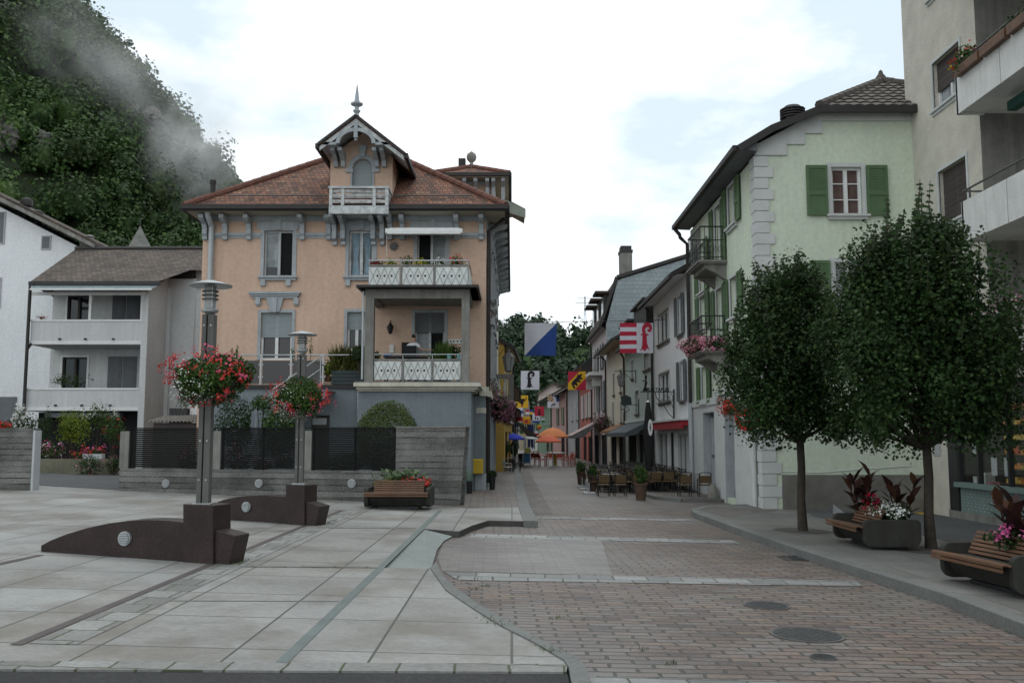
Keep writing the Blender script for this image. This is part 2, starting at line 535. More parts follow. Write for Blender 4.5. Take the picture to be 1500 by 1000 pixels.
class LV:
 """many small loose faces in one mesh"""
 def __init__(s):
  s.parts = []
 def scatter(s, tmpl, pts, sizes, normals, jitter=0.5, mi=0, tips=None):
  t = np.array(tmpl, float)
  pts = np.asarray(pts, float)
  N = len(pts)
  if N == 0:
   return
  nrm = np.asarray(normals, float) + nr.normal(0, jitter, (N, 3))
  nrm /= np.linalg.norm(nrm, axis=1)[:, None] + 1e-9
  rv = nr.normal(0, 1, (N, 3)) if tips is None else np.asarray(tips, float) + nr.normal(0, 0.35, (N, 3))
  tx = np.cross(rv, nrm)
  tx /= np.linalg.norm(tx, axis=1)[:, None] + 1e-9
  ty = np.cross(nrm, tx)
  sz = np.broadcast_to(np.asarray(sizes, float), (N,))[:, None, None]
  v = pts[:, None, :] + sz * (t[None, :, 0:1] * tx[:, None, :] + t[None, :, 1:2] * ty[:, None, :] + t[None, :, 2:3] * nrm[:, None, :])
  s.parts.append((v.reshape(-1, 3), N, len(t), mi))
 def mesh(s, verts, faces, mi=0):
  """same-size faces"""
  f = np.asarray(faces, int)
  s.parts.append((np.asarray(verts, float), f, f.shape[1], mi))
 def build(s, name, mats, par=None, loc=None, smooth=False):
  o0 = org(par) if par is not None else Vector(loc if loc is not None else (0, 0, 0))
  V = np.concatenate([p[0] for p in s.parts]) - np.array(o0)
  loops, starts, tot, mi = [], [], [], []
  vo, lo = 0, 0
  for v, n, k, m_ in s.parts:
   if isinstance(n, (int, np.integer)):
    idx = np.arange(n * k)
    cnt = n
   else:
    idx = n.reshape(-1)
    cnt = len(n)
   loops.append(idx + vo)
   starts.append(np.arange(cnt) * k + lo)
   tot.append(np.full(cnt, k))
   mi.append(np.full(cnt, m_))
   vo += len(v)
   lo += cnt * k
  loops, starts, tot, mi = map(np.concatenate, (loops, starts, tot, mi))
  me = bpy.data.meshes.new(name)
  me.vertices.add(len(V))
  me.vertices.foreach_set('co', V.astype(np.float32).ravel())
  me.loops.add(len(loops))
  me.loops.foreach_set('vertex_index', loops.astype(np.int32))
  me.polygons.add(len(starts))
  me.polygons.foreach_set('loop_start', starts.astype(np.int32))
  me.polygons.foreach_set('loop_total', tot.astype(np.int32))
  for mm in (mats if isinstance(mats, (list, tuple)) else [mats]):
   me.materials.append(mm)
  me.polygons.foreach_set('material_index', mi.astype(np.int32))
  if smooth:
   me.polygons.foreach_set('use_smooth', [True] * len(starts))
  me.update()
  me.validate()
  o = bpy.data.objects.new(name, me)
  COL.objects.link(o)
  if par is not None:
   o.parent = par
  else:
   o.location = o0
  ORG[o.name] = o0
  return o
def blob(n, c, rad, lo=0.55, flat=1.0, lump=0.25, k=5):
 """n points through the outer shell of a lumpy ellipsoid, and outward normals"""
 d = nr.normal(0, 1, (n, 3))
 d /= np.linalg.norm(d, axis=1)[:, None]
 ph = nr.uniform(0, 6.28, (k, 1))
 ax = nr.normal(0, 1, (k, 3))
 lum = 1 + lump * np.mean(np.sin(2.3 * ax @ d.T + ph), axis=0) * 2
 r = (lo + (1 - lo) * nr.uniform(0, 1, n) ** 0.6) * lum
 p = d * r[:, None] * np.asarray(rad) + np.asarray(c)
 nn = d / np.asarray(rad)
 nn /= np.linalg.norm(nn, axis=1)[:, None]
 return p, nn
def wall_holes(mb, O, U, N, a0, a1, z0, z1, holes, depth):
 """front face of a wall through O along U, cut by rectangular holes (a,b,c,d) with reveals going in by depth"""
 O, U, N = Vector(O), Vector(U), Vector(N)
 def pt(a, z, d=0.0):
  q = O + U * a - N * d
  return (q.x, q.y, z)
 As = sorted(set([a0, a1] + [h[0] for h in holes] + [h[2] for h in holes]))
 Zs = sorted(set([z0, z1] + [h[1] for h in holes] + [h[3] for h in holes]))
 As = [a for a in As if a0 - 1e-6 <= a <= a1 + 1e-6]
 Zs = [z for z in Zs if z0 - 1e-6 <= z <= z1 + 1e-6]
 for i in range(len(As) - 1):
  for j in range(len(Zs) - 1):
   ca, cz = (As[i] + As[i + 1]) / 2, (Zs[j] + Zs[j + 1]) / 2
   if any(h[0] < ca < h[2] and h[1] < cz < h[3] for h in holes):
    continue
   mb.add([pt(As[i], Zs[j]), pt(As[i + 1], Zs[j]), pt(As[i + 1], Zs[j + 1]), pt(As[i], Zs[j + 1])], [(0, 1, 2, 3)])
 for a, c, b, d in [(h[0], h[1], h[2], h[3]) for h in holes]:
  mb.add([pt(a, c), pt(b, c), pt(b, d), pt(a, d), pt(a, c, depth), pt(b, c, depth), pt(b, d, depth), pt(a, d, depth)],
      [(0, 4, 5, 1), (1, 5, 6, 2), (2, 6, 7, 3), (3, 7, 4, 0)])
def ubox(mb, O, U, N, a0, a1, z0, z1, d0, d1):
 """box along a wall: a along U, d out along N"""
 O, U, N = Vector(O), Vector(U), Vector(N)
 vs = []
 for z in (z0, z1):
  for a, d in ((a0, d0), (a1, d0), (a1, d1), (a0, d1)):
   q = O + U * a + N * d
   vs.append((q.x, q.y, z))
 mb.add(vs, [(3, 2, 1, 0), (4, 5, 6, 7), (0, 1, 5, 4), (1, 2, 6, 5), (2, 3, 7, 6), (3, 0, 4, 7)])
def frame_bm(O, U, N, a0, a1, z0, z1, d0, d1, t, mull=1, bars=0, tm=None):
 mb = MB()
 ubox(mb, O, U, N, a0, a0 + t, z0, z1, d0, d1)
 ubox(mb, O, U, N, a1 - t, a1, z0, z1, d0, d1)
 ubox(mb, O, U, N, a0 + t, a1 - t, z0, z0 + t, d0, d1)
 ubox(mb, O, U, N, a0 + t, a1 - t, z1 - t, z1, d0, d1)
 w_ = (a1 - a0)
 tm = tm or t * 1.5
 for k in range(mull):
  c = a0 + w_ * (k + 1) / (mull + 1)
  ubox(mb, O, U, N, c - tm / 2, c + tm / 2, z0 + t, z1 - t, d0, d1 + 0.012)
 for k in range(bars):
  z = z0 + (z1 - z0) * (k + 1) / (bars + 1)
  ubox(mb, O, U, N, a0 + t, a1 - t, z - 0.012, z + 0.012, d0, d1 - 0.008)
 return mb
def window(par, O, U, N, a0, a1, z0, z1, depth=0.14, t=0.05, mull=1, bars=0, fm=None, pane=None, blind=0.0, blindm=None,
     sur=0.0, surm=None, sill=0.0, sillm=None, shut=0.0, shutm=None, curtain=None, open_half=None, shut_frame=True, name='window'):
 """a window in an opening: frame with pane, blind, surround, sill and shutters as sub-parts"""
 fm = fm or M['white_paint']
 fr = frame_bm(O, U, N, a0, a1, z0, z1, -depth, -depth + 0.05, t, mull, bars).build(name, fm, par)
 mb = MB()
 ubox(mb, O, U, N, a0, a1, z0, z1, -depth - 0.03, -depth - 0.015)
 mb.build('pane', pane or M['glass'], fr)
 if curtain is not None:
  mb = MB()
  n_ = 24
  for k in range(n_):
   aa, bb = a0 + t + (a1 - a0 - 2 * t) * k / n_, a0 + t + (a1 - a0 - 2 * t) * (k + 1) / n_
   ubox(mb, O, U, N, aa, bb, z0 + t, z1 - t, -depth - 0.014, -depth - 0.002 + 0.008 * (k % 2))
  mb.build('curtain', curtain, fr)
 if blind:
  mb = MB()
  zz = z1 - (z1 - z0) * blind
  ns = max(3, int((z1 - zz) / 0.055))
  for k in range(ns):
   za = zz + (z1 - zz) * k / ns
   zb = zz + (z1 - zz) * (k + 1) / ns
   ubox(mb, O, U, N, a0 + 0.012, a1 - 0.012, za, zb - 0.006, -depth + 0.055, -depth + 0.068 + 0.003 * (k % 2))
  mb.build('roller_shutter', blindm or M['roller'], fr)
 if sur:
  mb = MB()
  ubox(mb, O, U, N, a0 - sur, a0, z0, z1 + sur, -0.02, 0.03)
  ubox(mb, O, U, N, a1, a1 + sur, z0, z1 + sur, -0.02, 0.03)
  ubox(mb, O, U, N, a0, a1, z1, z1 + sur, -0.02, 0.03)
  mb.build('surround', surm or M['stone_grey'], fr)
 if sill:
  mb = MB()
  e = max(sur, 0.06) + 0.05
  ubox(mb, O, U, N, a0 - e, a1 + e, z0 - 0.05, z0, -depth, sill)
  ubox(mb, O, U, N, a0 - e + 0.04, a1 + e - 0.04, z0 - 0.12, z0 - 0.05, -0.02, sill - 0.05)
  mb.build('sill', sillm or M['stone_grey'], fr)
 if shut:
  for sgn in (-1, 1):
   mb = MB()
   if sgn < 0:
    s0, s1 = a0 - sur - shut - 0.01, a0 - sur - 0.01
   else:
    s0, s1 = a1 + sur + 0.01, a1 + sur + 0.01 + shut
   zb, zt = z0 - 0.02, z1 + 0.03
   ubox(mb, O, U, N, s0, s1, zb, zt, 0.045, 0.065)
   zm = zb + (zt - zb) * 0.44
   for (p0, p1, q0, q1) in ((s0, s0 + 0.06, zb, zt), (s1 - 0.06, s1, zb, zt), (s0 + 0.06, s1 - 0.06, zb, zb + 0.08), (s0 + 0.06, s1 - 0.06, zt - 0.08, zt), (s0 + 0.06, s1 - 0.06, zm - 0.05, zm + 0.05)):
    ubox(mb, O, U, N, p0, p1, q0, q1, 0.062, 0.085)
   ns = int((zt - zm) / 0.06)
   for k in range(ns):
    za = zm + 0.05 + (zt - 0.08 - zm - 0.05) * k / ns
    ubox(mb, O, U, N, s0 + 0.06, s1 - 0.06, za, za + 0.03, 0.062, 0.074)
   mb.build('shutter', shutm or M['green_shut'], fr)
 return fr
def hip_roof(mb, x0, x1, y0, y1, z, pitch, ridge_axis=None, th=0.0):
 """hip roof over a rectangle at eave height z"""
 wx, wy = x1 - x0, y1 - y0
 if wx <= wy:
  k = wx / 2
  a, b = (x0 + k, y0 + k, z + k * pitch), (x0 + k, y1 - k, z + k * pitch)
  mb.add([(x0, y0, z), (x1, y0, z), (x1, y1, z), (x0, y1, z), a, b], [(0, 1, 4), (1, 2, 5, 4), (2, 3, 5), (3, 0, 4, 5)])
 else:
  k = wy / 2
  a, b = (x0 + k, y0 + k, z + k * pitch), (x1 - k, y0 + k, z + k * pitch)
  mb.add([(x0, y0, z), (x1, y0, z), (x1, y1, z), (x0, y1, z), a, b], [(0, 1, 5, 4), (1, 2, 5), (2, 3, 4, 5), (3, 0, 4)])
 return a, b
def ridge_tiles(mb, p, q, r=0.10, n=None):
 p, q = Vector(p), Vector(q)
 L = (q - p).length
 n = n or max(2, int(L / 0.34))
 for k in range(n):
  a = p.lerp(q, k / n)
  b = p.lerp(q, (k + 1.12) / n)
  mb.tube([a, b], [r * 1.12, r], 8)
TILE_RED = brickmat('red_clay_tile', [(0, (0.070, 0.040, 0.030)), (0.3, (0.165, 0.070, 0.043)), (0.62, (0.225, 0.100, 0.058)), (0.85, (0.120, 0.064, 0.046)), (1, (0.25, 0.14, 0.085))],
     0.145, 0.20, 0.010, (0.022, 0.014, 0.011), 0.85, 0.5, 'UV', 0.9, 0.9, 0.3, 0.7, dist=0.03)
TILE_BROWN = brickmat('brown_clay_tile', [(0, (0.055, 0.042, 0.034)), (0.5, (0.085, 0.066, 0.053)), (1, (0.12, 0.092, 0.072))],
       0.20, 0.22, 0.010, (0.02, 0.017, 0.014), 0.85, 0.5, 'UV', 0.9, 0.9, 0.3, 0.5, dist=0.03)
TILE_GREY = brickmat('grey_brown_interlocking_tile', [(0, (0.065, 0.056, 0.049)), (0.5, (0.10, 0.087, 0.077)), (1, (0.14, 0.123, 0.108))],
      0.24, 0.30, 0.022, (0.015, 0.013, 0.011), 0.85, 0.5, 'UV', 1.0, 1.2, 0.3, 0.6, dist=0.05)
SLATE = brickmat('pale_blue_slate_shingle', [(0, (0.24, 0.29, 0.30)), (1, (0.30, 0.35, 0.36))], 0.3, 0.26, 0.006, (0.12, 0.14, 0.15), 0.75, 0.5, 'UV', 0.6, 0.9, 0.12, 0.3, dist=0.02)
SLAB = brickmat('concrete_slab_paving', [(0, (0.225, 0.221, 0.205)), (0.4, (0.262, 0.260, 0.246)), (0.75, (0.288, 0.289, 0.277)), (1, (0.243, 0.232, 0.210))],
    0.95, 1.12, 0.011, (0.06, 0.063, 0.052), 0.52, 0.0, 'Object', 0.35, 0, 0.2, 0.75, moss=(0.06, 0.07, 0.04), mot=0.15, dist=0.006, wobble=0.03, worn=((0.140, 0.122, 0.098), 0.9, 0.47, 0.66, 0.72))
SETT_ST = [(0, (0.080, 0.066, 0.062)), (0.2, (0.150, 0.108, 0.088)), (0.38, (0.118, 0.098, 0.091)), (0.52, (0.176, 0.124, 0.096)), (0.66, (0.142, 0.118, 0.107)), (0.8, (0.168, 0.148, 0.134)), (0.9, (0.192, 0.140, 0.106)), (1, (0.112, 0.078, 0.066))]
BRICK = brickmat('worn_clay_paver_courses', SETT_ST, 0.31, 0.125, 0.013, (0.055, 0.050, 0.043), 0.55, 0.42, 'Object', 0.9, 0, 0.25, 0.45, moss=(0.040, 0.052, 0.022), rot=R(-1.6), mot=0.3, dist=0.018, wobble=2.4, worn=((0.175, 0.166, 0.155), 0.22, 0.45, 0.60, 0.8))
COBBLE = brickmat('small_stone_setts', [(0, (0.12, 0.105, 0.095)), (0.5, (0.165, 0.145, 0.13)), (1, (0.2, 0.18, 0.165))], 0.12, 0.11, 0.012, (0.06, 0.055, 0.048), 0.7, 0.5, 'Object', 0.7, 0, 0.25, 0.5, mot=0.25)
BAND = brickmat('light_granite_band', [(0, (0.16, 0.165, 0.163)), (0.5, (0.225, 0.23, 0.226)), (1, (0.29, 0.295, 0.286))], 0.40, 0.30, 0.010, (0.075, 0.072, 0.064), 0.7, 0.5, 'Object', 0.5, 0, 0.15, 1.0, moss=(0.06, 0.075, 0.03), mot=0.16)
STRIPST = brickmat('light_sett_strip', [(0, (0.165, 0.163, 0.152)), (0.5, (0.215, 0.215, 0.204)), (1, (0.27, 0.272, 0.26))], 0.36, 0.36, 0.010, (0.07, 0.075, 0.045), 0.75, 0.5, 'Object', 0.5, 0, 0.2, 1.0, moss=(0.06, 0.085, 0.025), mot=0.18)
KERB = pm('granite_kerb', (0.150, 0.156, 0.148), 0.75, 0.16, 1.6, 0.25, 70, fine=0.18)
KERBDARK = pm('dark_kerb_face', (0.060, 0.058, 0.054), 0.85, 0.25, 3, 0.3, 60)
GREENST = pm('greenish_stone_strip', (0.125, 0.155, 0.145), 0.6, 0.2, 3, 0.1, 60)
RAMP = pm('pale_green_grey_ramp_slab', (0.205, 0.235, 0.222), 0.7, 0.12, 1.2, 0.15, 80, fine=0.14)
BROWNST = pm('dark_porphyry_strip', (0.085, 0.070, 0.068), 0.7, 0.25, 3, 0.2, 60)
SIDEWALK = brickmat('sidewalk_slabs', [(0, (0.120, 0.117, 0.107)), (0.5, (0.145, 0.142, 0.132)), (1, (0.17, 0.167, 0.156))], 1.35, 1.1, 0.008, (0.07, 0.068, 0.06), 0.75, 0.5, 'Object', 0.3, 0, 0.28, 0.6, mot=0.14, wobble=0.05)
def sheet(name, pts, mat, dz=None, thick=0.0, sidemat=None):
 """flat paving: pts are (x, y) on the sloping square, or full points"""
 q = [Vector((p[0], p[1], gz(p[0]) + dz)) if dz is not None else Vector(p) for p in pts]
 mb = MB()
 if thick:
  n = len(q)
  lo = [p - Vector((0, 0, thick)) for p in q]
  mb.add(q + lo, [list(range(n))])
  mb.cur = 1
  mb.add(q + lo, [(i, n + i, n + (i + 1) % n, (i + 1) % n) for i in range(n)])
  o = mb.build(name, [mat, sidemat or mat], loc=(0, 0, 0))
 else:
  mb.poly(q)
  o = mb.build(name, mat, loc=(0, 0, 0))
 bm = bmesh.new(); bm.from_mesh(o.data)
 bmesh.ops.remove_doubles(bm, verts=bm.verts, dist=1e-5)
 bmesh.ops.recalc_face_normals(bm, faces=bm.faces)
 big = max(bm.faces, key=lambda f: f.calc_area())
 if big.normal.z < 0:
  bmesh.ops.reverse_faces(bm, faces=bm.faces)
 bm.to_mesh(o.data); bm.free()
 return tag(o, kind='structure')
mb = MB()
xs = [-900, -300, -120, -60, -40, -20, 0, 12, 40, 120, 400, 900]
ys = [-60, 0, 30, 60, 120, 300, 900, 1600]
for j, y in enumerate(ys):
 for i, x in enumerate(xs):
  mb.v.append((x, y, gz(x) - 0.12))
for j in range(len(ys) - 1):
 for i in range(len(xs) - 1):
  n = len(xs)
  mb.f.append([j * n + i, j * n + i + 1, (j + 1) * n + i + 1, (j + 1) * n + i]); mb.m.append(0)
tag(mb.build('ground', M['earth'], loc=(0, 0, 0)), kind='structure')
def g2(u, v, dz=0.0):
 p = G(u, v, dz)
 return (p.x, p.y)
PZ = 0.10     # the square stands a kerb's height above the paved street
k_in = [g2(*p, PZ) for p in ((833, 972), (783, 942), (733, 917), (690, 890), (653, 865), (630, 832))]
k_out = [g2(*p, PZ) for p in ((866, 1002), (862, 985), (850, 966), (793, 938), (745, 912), (700, 885), (665, 860), (648, 843), (639, 824))]
yA = k_in[0][1]
_p0 = g2(0, 967.5, PZ)
yAl = yA + (yA - _p0[1]) / (k_in[0][0] - _p0[0]) * (-45 - k_in[0][0])
sheet('street', [(-2.5, 1.5), (14, 1.5), (14, 36), (9, 150), (-3, 150), (-3, 18)], BRICK, 0.0)
ramp_tl, ramp_bl = g2(622, 774, PZ), g2(560, 831, PZ)
edge = [g2(*p, PZ) for p in ((672, 778), (692, 769), (715, 762), (780, 763))]
yF = 30.0
sheet('plaza', [(-45, yAl)] + k_in + [ramp_bl, ramp_tl] + edge + [g2(768, 742, PZ), g2(684, 744, PZ), (-1.4, 20.8), (-9.4, 23.1), (-12.2, 24.2), (-45, 24.2)], SLAB, PZ, 0.2, KERBDARK)
r1, r2, r3, r4, r5, r6 = ramp_bl, k_in[-1], g2(640, 806, 0.02), g2(650, 792, 0.02), g2(672, 780, 0.02), ramp_tl
z = lambda p, d: (p[0], p[1], gz(p[0]) + d)
sheet('ramp', [z(r1, PZ - 0.03), z(r2, PZ - 0.055), z(r3, 0.03), z(r4, 0.02), z(r5, 0.02), z(r6, PZ - 0.012)], RAMP)
mb = MB()
kin2 = [g2(838, 1004, PZ)] + [g2(834, 985, PZ)] + k_in
def resample(pts, n):
 pts = [Vector((p[0], p[1], 0)) for p in pts]
 d = [0]
 for a, b in zip(pts, pts[1:]):
  d.append(d[-1] + (b - a).length)
 res = []
 for k in range(n):
  t = d[-1] * k / (n - 1)
  i = max(j for j in range(len(d)) if d[j] <= t + 1e-9)
  i = min(i, len(pts) - 2)
  f_ = (t - d[i]) / max(1e-9, d[i + 1] - d[i])
  res.append(pts[i].lerp(pts[i + 1], f_))
 return res
A, B = resample(kin2, 25), resample(k_out, 25)
for i in range(24):
 gap = 0.006 if i % 3 == 2 else 0.0
 a0, a1, b0, b1 = A[i], A[i + 1], B[i], B[i + 1]
 a1 = a1 - (a1 - a0).normalized() * gap
 b1 = b1 - (b1 - b0).normalized() * gap
 top = [Vector((p.x, p.y, gz(p.x) + PZ + 0.012)) for p in (a0, a1, b1, b0)]
 mb.prism([p - Vector((0, 0, 0.2)) for p in top], (0, 0, 0.2))
tag(mb.build('kerb', KERB, loc=(0, 0, 0)), kind='structure')
sheet('road', [(-45, 1.0), (G(838, 1004, PZ).x, 1.0), g2(836, 1004, PZ), (k_in[0][0] - 0.02, yA - 0.22), (-45, yAl - 0.22)], M['asphalt'], PZ - 0.012, 0.2)
sheet('sett_edging', [(-45, yAl - 0.22), (k_in[0][0] - 0.03, yA - 0.22), (k_in[0][0] - 0.005, yA), (-45, yAl)], STRIPST, PZ + 0.002, 0.1)
def gstrip(name, u0, v0, u1, v1, wd, mat, dz, ext0=0.0, ext1=0.0, side=0.0):
 a, b = Vector(g2(u0, v0, dz)), Vector(g2(u1, v1, dz))
 d = (b - a).normalized()
 a, b = a - d * ext0, b + d * ext1
 n = Vector((-d.y, d.x))
 a, b = a + n * side, b + n * side
 pts = [a - n * wd / 2, b - n * wd / 2, b + n * wd / 2, a + n * wd / 2]
 return sheet(name, pts, mat, dz)
gstrip('stone_strip', 413, 969, 645, 747, 0.085, GREENST, PZ + 0.004)
gstrip('dark_stone_strip', 0, 953, 500, 747, 0.085, BROWNST, PZ + 0.005, -0.2, 0)
gstrip('dark_stone_strip', -60, 838, 60, 812, 0.10, BROWNST, PZ + 0.005)
gstrip('sett_strip', 0, 953, 500, 747, 0.33, STRIPST, PZ + 0.004, -0.25, 0, side=-0.23)
gstrip('sett_strip', 333, 828, 558, 830, 0.11, STRIPST, PZ + 0.006)
gstrip('sett_strip', 480, 772, 610, 773, 0.13, STRIPST, PZ + 0.006)
gstrip('stone_strip', 225, 879, 497, 880, 0.03, GREENST, PZ + 0.003)
sheet('pavement', [g2(684, 744, PZ), g2(768, 742, PZ), (0.22, 33), (0.25, 50), (0.9, 64), (2.2, 90), (1.0, 95), (-1.4, 60), (-1.4, 20.8)], BRICK, PZ + 0.002, 0.2, KERBDARK)
mb = MB()
for (p, q) in ((g2(779, 764, PZ), g2(769, 742, PZ)), (g2(769, 742, PZ), (0.24, 33)), ((0.24, 33), (0.27, 50)), ((0.27, 50), (0.95, 64)), ((0.95, 64), (2.25, 90))):
 a, b = Vector((*p, gz(p[0]) + PZ)), Vector((*q, gz(q[0]) + PZ))
 mb.bar(a - Vector((0.02, 0, 0.08)), b - Vector((0.02, 0, 0.08)), 0.26, 0.2)
tag(mb.build('kerb', KERB, loc=(0, 0, 0)), kind='structure')
gstrip('gutter_channel', 793, 752, 768, 690, 0.5, COBBLE, 0.006)
def band(name, pts, dz=0.005):
 return sheet(name, [g2(*p, dz) for p in pts], BAND, dz)
WORN = brickmat('smooth_worn_grey_pavers', [(0, (0.15, 0.135, 0.128)), (.5, (0.178, 0.164, 0.154)), (1, (0.20, 0.187, 0.175))], 0.31, 0.125, 0.006, (0.10, 0.094, 0.086), 0.5, 0.42, 'Object', 0.35, 0, 0.18, 0.6, rot=R(-1.6), mot=0.18, wobble=1.5)
sheet('worn_street_patch', [g2(*p, 0.003) for p in ((648, 836), (641, 815), (652, 794), (690, 784), (880, 788), (884, 800), (888, 815), (892, 830), (898, 842))], WORN, 0.003)
band('granite_band', [(650, 837), (1255, 850), (1262, 858), (672, 849)])
band('granite_band', [(690, 781), (1072, 791), (1088, 796), (688, 786)])
band('granite_band', [(782, 756), (1010, 760), (1022, 763), (782, 759)])
band('granite_band', [(860, 989), (1250, 1001), (1250, 1012), (866, 1000)])
rk = [(1800, 1016), (1500, 914), (1379, 868), (1257, 831), (1173, 805), (1071, 770), (1016, 750), (1012, 746), (1030, 741), (1062, 739), (1098, 738)]
RZ = 0.12
rko = [g2(*p, RZ) for p in rk]
sheet('sidewalk', [(p[0] + 0.03, p[1]) for p in rko[:7]] + rko[7:] + [(5.87, 22.3), (9.6, 22.3), (9.6, 4), (rko[0][0], 4)], SIDEWALK, RZ, 0.2, KERB)
mb = MB()
for i in range(len(rk) - 1):
 a, b = Vector(rko[i]), Vector(rko[i + 1])
 n_ = max(1, int((b - a).length / 1.0))
 for k in range(n_):
  p, q = a.lerp(b, k / n_), a.lerp(b, (k + 1) / n_)
  q = q - (q - p).normalized() * 0.008
  dd = (q - p).normalized(); nn = Vector((dd.y, -dd.x)) * 0.16
  top = [Vector((c.x, c.y, gz(c.x) + RZ + 0.008)) for c in (p, q, q + nn, p + nn)]
  mb.prism([c - Vector((0, 0, 0.2)) for c in top], (0, 0, 0.2))
tag(mb.build('kerb', KERB, loc=(0, 0, 0), bevel=0.012), kind='structure')
sheet('asphalt_path', [(6.9, 4), (9.55, 4), (9.55, 21.9), (6.6, 21.9), (6.3, 19.8), (7.0, 17.5)], M['asphalt_old'], RZ + 0.004)
sheet('yellow_line', [g2(1322, 744, RZ + 0.008), g2(1362, 751, RZ + 0.008), g2(1362, 755, RZ + 0.008), g2(1322, 747, RZ + 0.008)], M['yellow'], RZ + 0.008)
sheet('cobbles', [g2(*p, RZ + 0.004) for p in ((1030, 747), (1105, 742), (1140, 748), (1060, 756))], COBBLE, RZ + 0.004)
PITM = pm('worn_tree_pit', (.075, .072, .064), .95, .3, 3, .4, 60)
for u_, v_, r_ in ((1176, 777, .5), (1364, 806, .55)):
 c = g2(u_, v_, RZ); sheet('tree_pit', [(c[0] + r_ * math.cos(k * PI / 12), c[1] + r_ * math.sin(k * PI / 12)) for k in range(24)], PITM, RZ + 0.004)
sheet('lane', [(-45, 24.2), (-12.2, 24.2), (-9.4, 23.1), (-9.4, 30), (-11, 33.5), (-45, 33.5)], M['asphalt_old'], 0.11, 0.15)
sheet('garden_soil', [(-9.4, 23.1), (-1.4, 20.8), (-0.8, 28), (-9.2, 28), (-9.4, 33)], M['soil'], 0.10, 0.15)
def cover(name, u, v, r, label, slots=0):
 c = G(u, v, 0.0)
 t = thing(name, label, 'drain cover', (c.x, c.y, gz(c.x)))
 tilt = Vector((SL, 0, 1)).normalized()
 mb = MB(); mb.disc((c.x, c.y, c.z + 0.004), r, tilt, 0.012, 40); mb.build('rim', M['steel_pole'], t)
 mb = MB(); mb.disc((c.x, c.y, c.z + 0.009), r * 0.9, tilt, 0.010, 40)
 n = 15
 for k in range(n):
  for j in range(n):
   x, y = (k - n / 2 + .5) / n * 1.7 * r, (j - n / 2 + .5) / n * 1.7 * r
   if x * x + y * y < (0.82 * r) ** 2 and (k + j) % 2:
    mb.obox((c.x + x, c.y + y, c.z + 0.0145 - SL * x), (r * 0.09, r * 0.09, 0.004))
 mb.build('plate', M['cast_iron'], t)
cover('manhole_cover', 1182, 930, 0.31, 'large round cast-iron manhole cover in the foreground of the brick street')
cover('manhole_cover', 1123, 887, 0.23, 'medium worn manhole cover just above the large round one in the brick street')
cover('water_valve_cover', 1206, 963, 0.10, 'smallest iron valve cover in the brick street below the large manhole cover')
def grate(u, v, rz, label):
 c = G(u, v, 0)
 t = thing('storm_drain_grate', label, 'drain grate', (c.x, c.y, gz(c.x)))
 mb = MB()
 for s in (-1, 1):
  mb.box((c.x - 0.25, c.y + s * 0.23 - 0.02, c.z - 0.02), (c.x + 0.25, c.y + s * 0.23 + 0.02, c.z + 0.012))
  mb.box((c.x + s * 0.23 - 0.02, c.y - 0.21, c.z - 0.02), (c.x + s * 0.23 + 0.02, c.y + 0.21, c.z + 0.0115))
 mb.build('frame', M['cast_iron'], t)
 mb = MB()
 for k in range(7):
  x = c.x - 0.18 + k * 0.06
  mb.box((x - 0.012, c.y - 0.21, c.z - 0.02), (x + 0.012, c.y + 0.21, c.z + 0.009))
 mb.build('bar', M['cast_iron'], t)
 mb = MB(); mb.box((c.x - 0.21, c.y - 0.21, c.z + 0.001), (c.x + 0.21, c.y + 0.21, c.z + 0.003)); mb.build('pit', M['void'], t)
grate(1170, 818, 0, 'square storm drain grate against the right-hand kerb')
lv = LV()
for _ in range(16):
 t_ = rnd.random()
 u, v = 655 + 330 * t_ + rnd.uniform(-10, 60) * (1 - t_), 842 + 110 * t_ ** 1.3 + rnd.uniform(-2, 26)
 if rnd.random() < 0.45:
  u, v = 650 + rnd.uniform(0, 70), 845 + rnd.uniform(0, 22)
 c = G(u, v, 0)
 n = rnd.randint(5, 14)
 pts = np.array(c) + nr.normal(0, 1, (n, 3)) * [0.035, 0.02, 0.004] + [0, 0, 0.004]
 lv.scatter([(-0.12, 0, 0), (0.12, 0, 0), (0.07, 0.6, 0.05), (0, 1, 0.2), (-0.07, 0.6, 0.05)], pts, nr.uniform(0.012, 0.034, n), nr.normal(0, 1, (n, 3)) * [1, 1, .3], 0.2, tips=np.tile([0, 0, 1.0], (n, 1)))
for (u0, v0, u1, v1, dz) in ((340, 826, 372, 816, PZ), (470, 770, 490, 762, PZ), (833, 965, 700, 898, PZ)):
 for _ in range(6):
  f_ = rnd.random()
  c = G(u0 + (u1 - u0) * f_, v0 + (v1 - v0) * f_, dz + 0.012)
  n = 16
  pts = np.array(c) + nr.normal(0, 1, (n, 3)) * [0.05, 0.03, 0.003]
  lv.scatter([(-0.12, 0, 0), (0.12, 0, 0), (0.07, 0.6, 0.05), (0, 1, 0.2), (-0.07, 0.6, 0.05)], pts, nr.uniform(0.012, 0.03, n), nr.normal(0, 1, (n, 3)) * [1, 1, .3], 0.2, tips=np.tile([0, 0, 1.0], (n, 1)))
tag(lv.build('weeds', leafmat('weed_green', (0.05, 0.085, 0.02), (0.10, 0.14, 0.035))), 'low green weeds growing in the joints of the brick street by the curved kerb', 'weeds', kind='stuff')
YF = 27.6
O_ = Vector((0, YF, 0)); UX = Vector((1, 0, 0)); NF = Vector((0, -1, 0))
xl, xr = Xu(293.5, 463, YF), Xu(711.8, 480, YF)
zE = Zv(308, 26.85)                # eave
zW = zE + 0.02                     # wall top
house = thing('corner_house', 'orange three-storey corner house with red tiled hip roof and gabled dormer', 'house', ((xl + xr) / 2, YF, 0))
